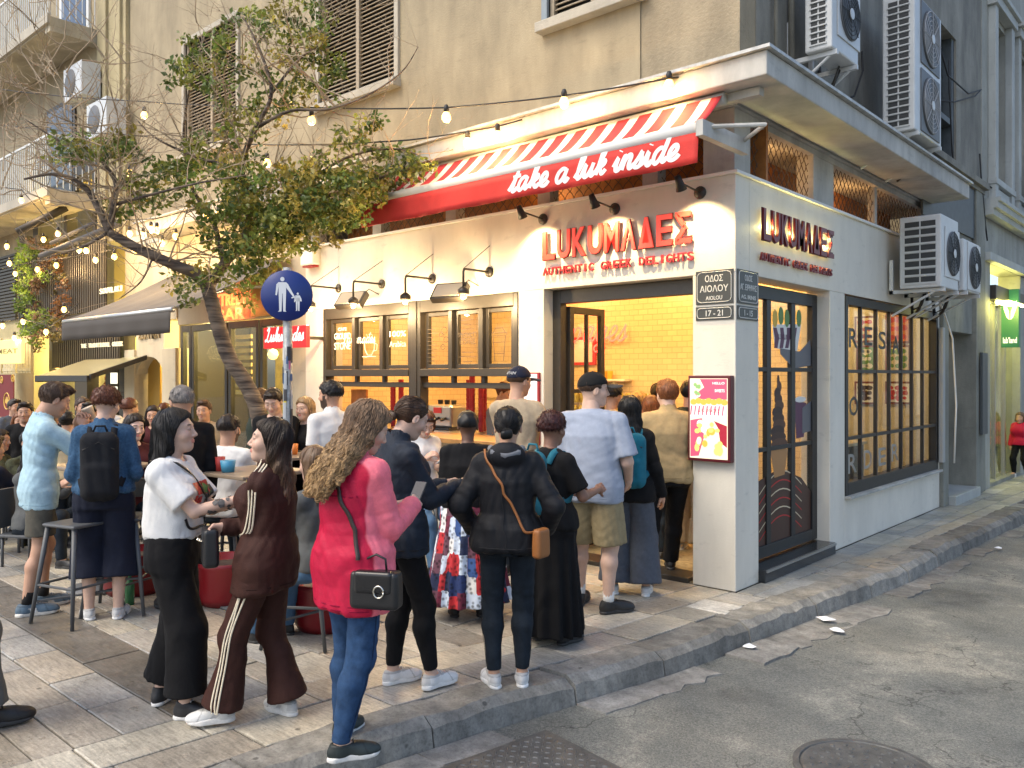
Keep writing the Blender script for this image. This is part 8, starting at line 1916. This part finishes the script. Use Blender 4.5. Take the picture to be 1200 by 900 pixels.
# N - patchwork skirt
N_ = person('short haired woman in black top and long patchwork skirt, seen from behind', G_(548, 722), 4, 1.515, fem=True, skin=SK3, w=1.22, hair=('fade', 'black', dict(n=0)), hands=((-.12, .20, .98), (.12, .2, .98)), top=dict(mat=c_black, sl=1.3, loose=.02, hem=.82, neckr=.075), bottom=dict(mat=c_white, kind='skirt', hem=.12, flare=.13, uv=1), shoes=BS, res=.011)
def patchwork():
    m = mat('patchwork cotton', (.5, .5, .5), .85); t = m.node_tree; Nn = t.nodes; L = t.links; b = Nn['Principled BSDF']
    uv = Nn.new('ShaderNodeUVMap'); mp = Nn.new('ShaderNodeMapping'); mp.inputs['Scale'].default_value = (26, 7.5, 1); L.new(uv.outputs[0], mp.inputs[0])
    br = Nn.new('ShaderNodeTexVoronoi'); br.distance = 'CHEBYCHEV'; br.inputs['Scale'].default_value = 1; br.inputs['Randomness'].default_value = .45; L.new(mp.outputs[0], br.inputs['Vector'])
    sp = Nn.new('ShaderNodeSeparateColor'); L.new(br.outputs['Color'], sp.inputs[0]); r_ = Nn.new('ShaderNodeValToRGB'); r_.color_ramp.interpolation = 'CONSTANT'; L.new(sp.outputs[0], r_.inputs[0]); e = r_.color_ramp.elements
    for k, (p_, c_) in enumerate(((0, (.012, .025, .09)), (.16, (.40, .46, .55)), (.34, (.10, .012, .03)), (.46, (.012, .018, .05)), (.58, (.5, .5, .5)), (.68, (.35, .02, .025)), (.78, (.03, .07, .2)), (.9, (.10, .04, .06)))):
        q = e[k] if k < 2 else e.new(p_); q.position = p_; q.color = (*c_, 1)
    tc = Nn.new('ShaderNodeTexCoord'); v2 = Nn.new('ShaderNodeTexVoronoi'); v2.inputs['Scale'].default_value = 32; L.new(tc.outputs['Object'], v2.inputs['Vector']); mr = Nn.new('ShaderNodeMapRange'); mr.inputs[1].default_value = .2; mr.inputs[2].default_value = .5; mr.inputs[3].default_value = .45; mr.inputs[4].default_value = 1.5; L.new(v2.outputs['Distance'], mr.inputs[0])
    sc = Nn.new('ShaderNodeVectorMath'); sc.operation = 'SCALE'; L.new(r_.outputs[0], sc.inputs[0]); L.new(mr.outputs[0], sc.inputs['Scale']); L.new(sc.outputs[0], b.inputs['Base Color']); return m
N_['bottom'].data.materials[0] = patchwork()
# O - hooded jacket
O_ = person('woman in black hooded jacket and dark jeans with white sneakers, seen from behind', G_(595, 805), 6, 1.60, fem=True, skin=SK1, w=1.02, hair=('bun', 'black', dict(n=220, L=.1)), hands=((-.22, .10, .90), (.22, .10, .90)), poles=((-.6, -.9, .1), (.6, -.9, .1)), top=dict(mat=c_blackj, hem=.80, pad=.026, loose=.02, hood=1, bulk=.012, flare=.014, fold=.0055), bottom=dict(mat=c_djean, len=1.93, pad=.008), shoes=dict(style='low', lace=(.7, .7, .7), **WS), feet=((-.08, .0, 25), (.08, .04, 5)), res=.009)
MB().tube([tuple(O_['neck'] + np.array(v)) for v in ((-.09, -.06, .02), (-.07, -.115, .0), (0, -.13, -.015), (.07, -.115, .0), (.09, -.06, .02))], .022, 8).build('hood_lining', cloth('grey hood lining', (.16, .17, .19)), O_['o'], True)
n_ = O_['neck']; bw = pS(634, 636, 4.62); bl = np.array(tolocal(O_, bw))
crossbag(O_, 'tan leather pouch hanging at the right hip of the hooded woman', bw, mat('tan leather', (.27, .10, .025), .5, bump=.2, bscale=100), [n_ + np.array((-.12, -.02, -.02)), n_ + np.array((-.07, -.15, -.10)), O_['chest'] + np.array((.04, -.25, -.08)), O_['pel'] + np.array((.14, -.22, .06)), bl + np.array((.0, -.01, .08))], mat('tan leather', (.27, .10, .025)), 'none', 60, .014, (.06, .03, .085))
# P - long black dress, teal backpack
P_ = person('woman with dark red curled hair in long black skirt carrying a teal backpack', G_(645, 752), 38, 1.53, fem=True, skin=(.22, .11, .07), w=1.12, hair=('curlytop', 'darkred', dict(n=320)), hands=((-.05, .3, 1.0), (.2, .28, 1.02)), top=dict(mat=c_black, sl=.75, slflare=.02), bottom=dict(mat=c_black, kind='skirt', hem=.07, flare=.05), shoes=dict(style='flat', **BS), res=.011)
backpack(P_, 'teal and grey backpack on the woman in the long black skirt', (.02, .13, .18), (.13, .07, .21), .26)
# Q - cap man at the window
Q_ = person('man in navy cap and beige t-shirt leaning at the serving window', GP(606, 7.45), 22, 1.86, skin=SK1, w=1.05, hair=('fade', 'brown', dict(n=60)), cap=dict(mat=cloth('navy cap cotton', (.015, .02, .04)), yaw=0), head=(28, -4), hands=((-.1, .35, 1.1), (.34, .20, 1.36)), hpose=('relax', 'point'), top=dict(mat=c_beige, sl=.75, loose=.03), bottom=dict(mat=c_djean), shoes=BS)
me = text_mesh('CAPTAIN', .03, .0005, .001)
for v in me.vertices: x, z = v.co.x * .9, v.co.y + .062; v.co = tuple(Q_['hc'] + Q_['HR'] @ (np.array((-x * -1, -.013 - .1135 * math.sqrt(max(.01, 1 - (x / .0925) ** 2 - ((z - .032) / .101) ** 2)), z)) * Q_['hs']))
me.materials.clear(); me.materials.append(c_white); mk('lettering', me, Q_['o'])
# R - pale blue t-shirt
R_ = person('big man in black cap, pale grey blue t-shirt and khaki shorts queueing at the door', G_(694, 716), 14, 1.80, skin=SK2, w=1.14, hair=('fade', 'brown', dict(n=60)), cap=dict(mat=cloth('black cap cotton', (.012, .012, .012)), brim=cloth('dark cap brim', (.05, .05, .05))), head=(62, 0), belly=.02, hands=((-.20, .28, 1.04), (.24, .20, 1.0)), poles=((-.35, -.8, -.4), (.35, -.8, -.4)),
    top=dict(mat=c_greyT, sl=.82, loose=.03, hem=.85, slflare=.03, pad=.02, fold=.0035), bottom=dict(mat=c_khaki, len=.93, pad=.03, flare=.035, name='shorts', seam=1), shoes=dict(up=BK, sole=(.02, .02, .02), sock=(.6, .6, .58), sockh=.2), feet=((-.13, .12, 0), (.13, -.02, -50)), res=.010)
w_ = pS(650, 628, 6.2); t_ = thing('sling_bag', 'olive drab bag hanging at the left hip of the big man in shorts', 'bag', w_, R_['yaw']); V, F = grid_eval(lambda P: rbox(P, (0, 0, 0), (.10, .06, .16), .05) + folds(P, 4, .005, 30), (-.14, -.1, -.2), (.14, .1, .2), .01); nm(V, F, 'bag_body', c_olive, t_)
# S - long black hair, teal backpack
S_ = person('woman with long straight black hair, teal backpack and wide grey trousers', G_(738, 697), 2, 1.61, fem=True, skin=SK1, hair=('long', 'black', dict(n=260, L=.30)), hands=((-.14, .2, 1.0), (.26, .06, .82)), top=dict(mat=c_black, pad=.02, hem=.78, loose=.03), bottom=dict(mat=c_grey, len=1.93, pad=.03, flare=.05, knee=.03, straight=1), shoes=dict(style='low', **WS), feet=((-.13, .03, 10), (.13, .0, -8)), res=.011)
backpack(S_, 'teal backpack with white triangle emblem on the long haired woman', (.012, .13, .19), (.135, .07, .22), .24, badge=c_white, dy=-.01)
t_ = thing('water_bottle', 'clear bottle with purple label tucked beside the teal backpack', 'bottle', pS(716, 556, 6.55)); MB().lathe([(.001, -.1), (.03, -.1), (.032, -.02), (.032, .05), (.012, .09), (.012, .11), (.001, .11)], n=12).build('bottle', mat('clear plastic', (.6, .6, .62), .2), t_, True); MB().lathe([(.0335, -.03), (.0335, .04)], n=12).build('label_band', P_pu, t_, True)
# T - tan jacket
T_ = person('man with short ginger hair in tan jacket and black trousers stepping into the doorway', G_(783, 681), -8, 1.74, skin=SK2, w=1.05, hair=('short', 'red', dict(n=240)), head=(-14, -4), hands=((-.18, .22, 1.0), (.16, .26, 1.0)), top=dict(mat=c_tan, hem=.88, pad=.028, collar=.05, bulk=.014, loose=.02, fold=.005, flare=.01), bottom=dict(mat=c_black, len=1.98, pad=.016, flare=.02), shoes=BS, feet=((-.20, -.12, 10), (.06, .30, -5)), res=.011)
# inside the shop
gi = 'people inside the shop beyond the doorway'
person('man with dark curly hair in cream shirt just inside the door leaf', GP(716, 8.6), 45, 1.69, skin=SK1, hair=('curlytop', 'black', dict(n=60)), top=dict(mat=c_cream), bottom=dict(mat=c_djean), shoes=BS, group=gi, res=.016)
person('person in pale beige cap inside the doorway', GP(748, 9.3), 10, 1.60, fem=True, skin=SK1, cap=dict(mat=cloth('straw cap', (.42, .30, .14))), hair=('short', 'blond', dict(n=40)), top=dict(mat=c_beige), bottom=dict(mat=c_djean), shoes=BS, group=gi, res=.016)
person('woman with red hair and dark top inside the doorway', GP(763, 8.1), 5, 1.58, fem=True, skin=SK2, hair=('bob', 'red', dict(n=120, L=.16)), top=dict(mat=c_maroon), bottom=dict(mat=c_djean), shoes=BS, group=gi, res=.016)
person('dark haired person deepest in the shop queue', GP(771, 10.0), 0, 1.68, skin=SK1, hair=('short', 'black', dict(n=40)), top=dict(mat=c_dgrn), bottom=dict(mat=c_djean), shoes=BS, group=gi, res=.018)
person('person in dark top and beige trousers beside the corner pillar inside', GP(808, 8.5), 20, 1.73, skin=SK1, hair=('short', 'black', dict(n=60)), top=dict(mat=c_dgrn), bottom=dict(mat=c_beige, pad=.03, flare=.02, straight=1), shoes=WS, group=gi, res=.016)
V_ = person('shop worker in grey shirt and red apron behind the serving window', GP(584, 9.4), 118, 1.72, fem=True, skin=SK1, hair=('bun', 'auburn', dict(n=80)), head=(0, -20), hands=((-.12, .3, 1.1), (.12, .32, 1.1)), top=dict(mat=c_cgrey), bottom=dict(mat=c_black), shoes=BS, group=gi)
patch(V_, V_['ft'], V_['chest'] + np.array((0, .14, -.16)), .24, .42, P_rd, 'apron', .008)
# left edge and terrace
Wp = person('person cut off at the left edge in black jacket, grey trousers and black shoes', GP(-57, 4.2), 84, 1.74, skin=SK1, w=1.1, hair=('short', 'dark', dict(n=60)), top=dict(mat=c_black, pad=.03, bulk=.02), bottom=dict(mat=c_cgrey, pad=.03, flare=.03, len=1.9), shoes=BS, feet=((-.1, -.05, 0), (.12, .14, 0)))
gf = 'crowd on the terrace at the far left'
for k, (px, s__, top_py, fc, hr, cm, seat_, lb) in enumerate(((30, 9.6, 474, 190, ('short', 'dark'), c_black, 0, 'man in dark clothes standing beside the red banner'), (40, 8.8, 502, 150, ('short', 'black'), c_camo, 1, 'seated man in camouflage jacket at the far left'), (8, 9.2, 500, 120, ('long', 'dark'), c_camo, 1, 'seated woman in dark patterned coat at the left edge'),
        (78, 8.6, 484, 20, ('bun', 'black'), c_cream, 0, 'woman in cream coat with black hair tied back'), (96, 9.8, 468, 160, ('fade', 'brown'), c_black, 0, 'man with light brown hair at the back of the terrace'), (106, 9.2, 474, 200, ('short', 'black'), c_dgrn, 0, 'dark haired man in dark green behind the denim jacket'), (70, 10.6, 474, 170, ('short', 'dark'), c_navy, 0, 'person in navy far back between the cream coat and the boy'),
        (150, 10.2, 470, 60, ('curlytop', 'auburn'), c_cream, 0, 'woman in pale top under the glass canopy'), (180, 9.5, 478, 190, ('bob', 'dark'), c_maroon, 0, 'woman in wine red top far behind the tattooed woman'), (16, 12, 470, 150, ('short', 'dark'), c_grey, 0, 'man in slate jacket furthest back at the left'), (58, 10.0, 480, 60, ('long', 'lightbrown'), c_beige, 0, 'woman with long light brown hair between the boy and the cream coat'), (124, 11, 466, 200, ('fade', 'grey'), c_white, 0, 'grey haired man in white far behind the denim jacket'),
        (138, 9.0, 508, 100, ('bob', 'blond'), c_cgrey, 1, 'seated blonde woman in grey behind the denim jacket'), (192, 10.8, 474, 30, ('bun', 'auburn'), c_lblue, 0, 'woman in pale blue beside the stone arch'), (22, 10.6, 486, 170, ('bob', 'red'), c_tan, 0, 'red haired woman in tan under the yellow box sign'), (240, 9.6, 472, 200, ('short', 'brown'), c_beige, 0, 'brown haired man in beige in front of the cafe glazing'), (0, 8.4, 508, 60, ('short', 'brown'), c_navy, 1, 'seated man in navy at the very left edge'), (48, 7.9, 514, 130, ('long', 'black'), c_cgrey, 1, 'seated woman in grey with black hair behind the boy'))):
    z = headH(top_py, s__)
    kw = dict(pelvis=(0, -.1, z - .80), seat=1, feet=((-.12, .32, 0), (.12, .32, 0)), hands=((-.1, .3, z - .42), (.1, .3, z - .42))) if seat_ else {}
    if seat_:
        f_ = rad(fc); x_, y_ = GP(px, s__); hz = z - .80 - .09; ch_ = thing('cafe_chair', 'grey cafe chair under the ' + lb.replace('man in', 'man dressed in'), 'chair', (x_, y_, 0), math.atan2(y_ - CAMP[1], x_ - CAMP[0]) - math.pi / 2 - f_, 'cafe chairs on the terrace')
        bx('seat', M_gm, ch_, -.2, .2, -.3, .12, hz - .03, hz, bevel=.01); bx('backrest', M_gm, ch_, -.19, .19, -.32, -.295, hz + .05, hz + .42, bevel=.008)
        for sx in (-.17, .17):
            for sy in (-.27, .09): MB().tube([(sx, sy, 0), (sx, sy, hz - .03)], .014, 6).build('leg', M_gm, ch_, True)
    person(lb, GP(px, s__), fc, 1.66 if seat_ else z, fem=hr[0] in ('long', 'bun', 'bob'), skin=SK1, hair=(hr[0], hr[1], dict(n=50, h=.010)), top=dict(mat=cm), bottom=dict(mat=c_djean), shoes=BS, group=gf, res=.018, hres=.006, **kw)
# child on the side street
person('child in bright pink jacket and black trousers far down the side street', GP(1196, 14.6), 200, 1.12, fem=True, skin=SK1, hair=('bob', 'lightbrown', dict(n=30, L=.1)), top=dict(mat=c_mag, pad=.03, bulk=.01), bottom=dict(mat=c_black), shoes=WS, res=.014, group='people in the side street')

# seams, hems and pockets on the nearest clothes
def ring(ctx, fn, z, m, w_=.006, name='hem'):
    c = ctx['pel']; pts = [(c[0] + .24 * math.cos(a), c[1] + .20 * math.sin(a), z) for a in np.linspace(0, 2 * math.pi, 25)]; V, F = ribbon(fn, pts, w_, .001, 90, .002); return nm(V, F, name, m, ctx['o'])
S_d = cloth('dark seam', (.02, .02, .022)); S_m = cloth('deep magenta hem', (.26, .004, .035)); S_w = cloth('shirt hem', (.50, .50, .49))
for c_, z_, m_ in ((A, .83, cloth('pale blue hem', (.28, .42, .50))), (Bp, .96, cloth('denim hem', (.025, .06, .12))), (D, .955, S_w), (E_, .735, cloth('brown rib hem', (.025, .009, .007))), (F_, .73, S_m), (F_, .71, S_m), (G2, .83, S_d), (O_, .83, S_d), (R_, .88, cloth('grey hem', (.25, .28, .35))), (T_, .92, cloth('tan hem', (.25, .18, .09)))): ring(c_, c_['ft'], z_, m_)
for c_, m_ in ((F_, cloth('jeans stitching', (.012, .03, .075))), (O_, cloth('dark jeans stitching', (.005, .008, .012))), (R_, cloth('khaki stitching', (.17, .14, .08)))):
    for sx in (-1, 1):
        i = 0 if sx < 0 else 1; a, k, q = c_['hp'][i], c_['knee'][i], c_['ank'][i]; L_ = np.array((sx * .16, 0, 0))
        if c_ is not R_: strap(c_, [a + L_, (a + k) / 2 + L_, k + L_ * .7, (k + q) / 2 + L_ * .7, q + L_ * .6 + (0, 0, .03)], .006, m_, 'side_seam', .001, c_['fb'], n=36, thick=.0015)
        patch(c_, c_['fb'], a + np.array((0, -.14, -.005)), .11, .11, m_, 'back_pocket', .0035, 180, n=9)
V, F = ribbon(O_['ft'], [O_['neck'] + np.array((0, -.22, -.12)), O_['chest'] + np.array((0, -.25, 0)), O_['pel'] + np.array((0, -.25, .0)), O_['pel'] + np.array((0, -.25, -.1))], .005, .001, 40, .0015); nm(V, F, 'back_seam', S_d, O_['o'])
V, F = ribbon(F_['ft'], [F_['neck'] + np.array((x, -.25, -.16)) for x in (-.17, -.08, 0, .08, .16)], .007, .001, 40, .0015); nm(V, F, 'yoke_seam', S_m, F_['o'])
V, F = ribbon(Bp['ft'], [Bp['neck'] + np.array((x, -.25, -.13)) for x in (-.17, -.08, 0, .08, .16)], .006, .001, 40, .0015); nm(V, F, 'yoke_seam', S_d, Bp['o'])
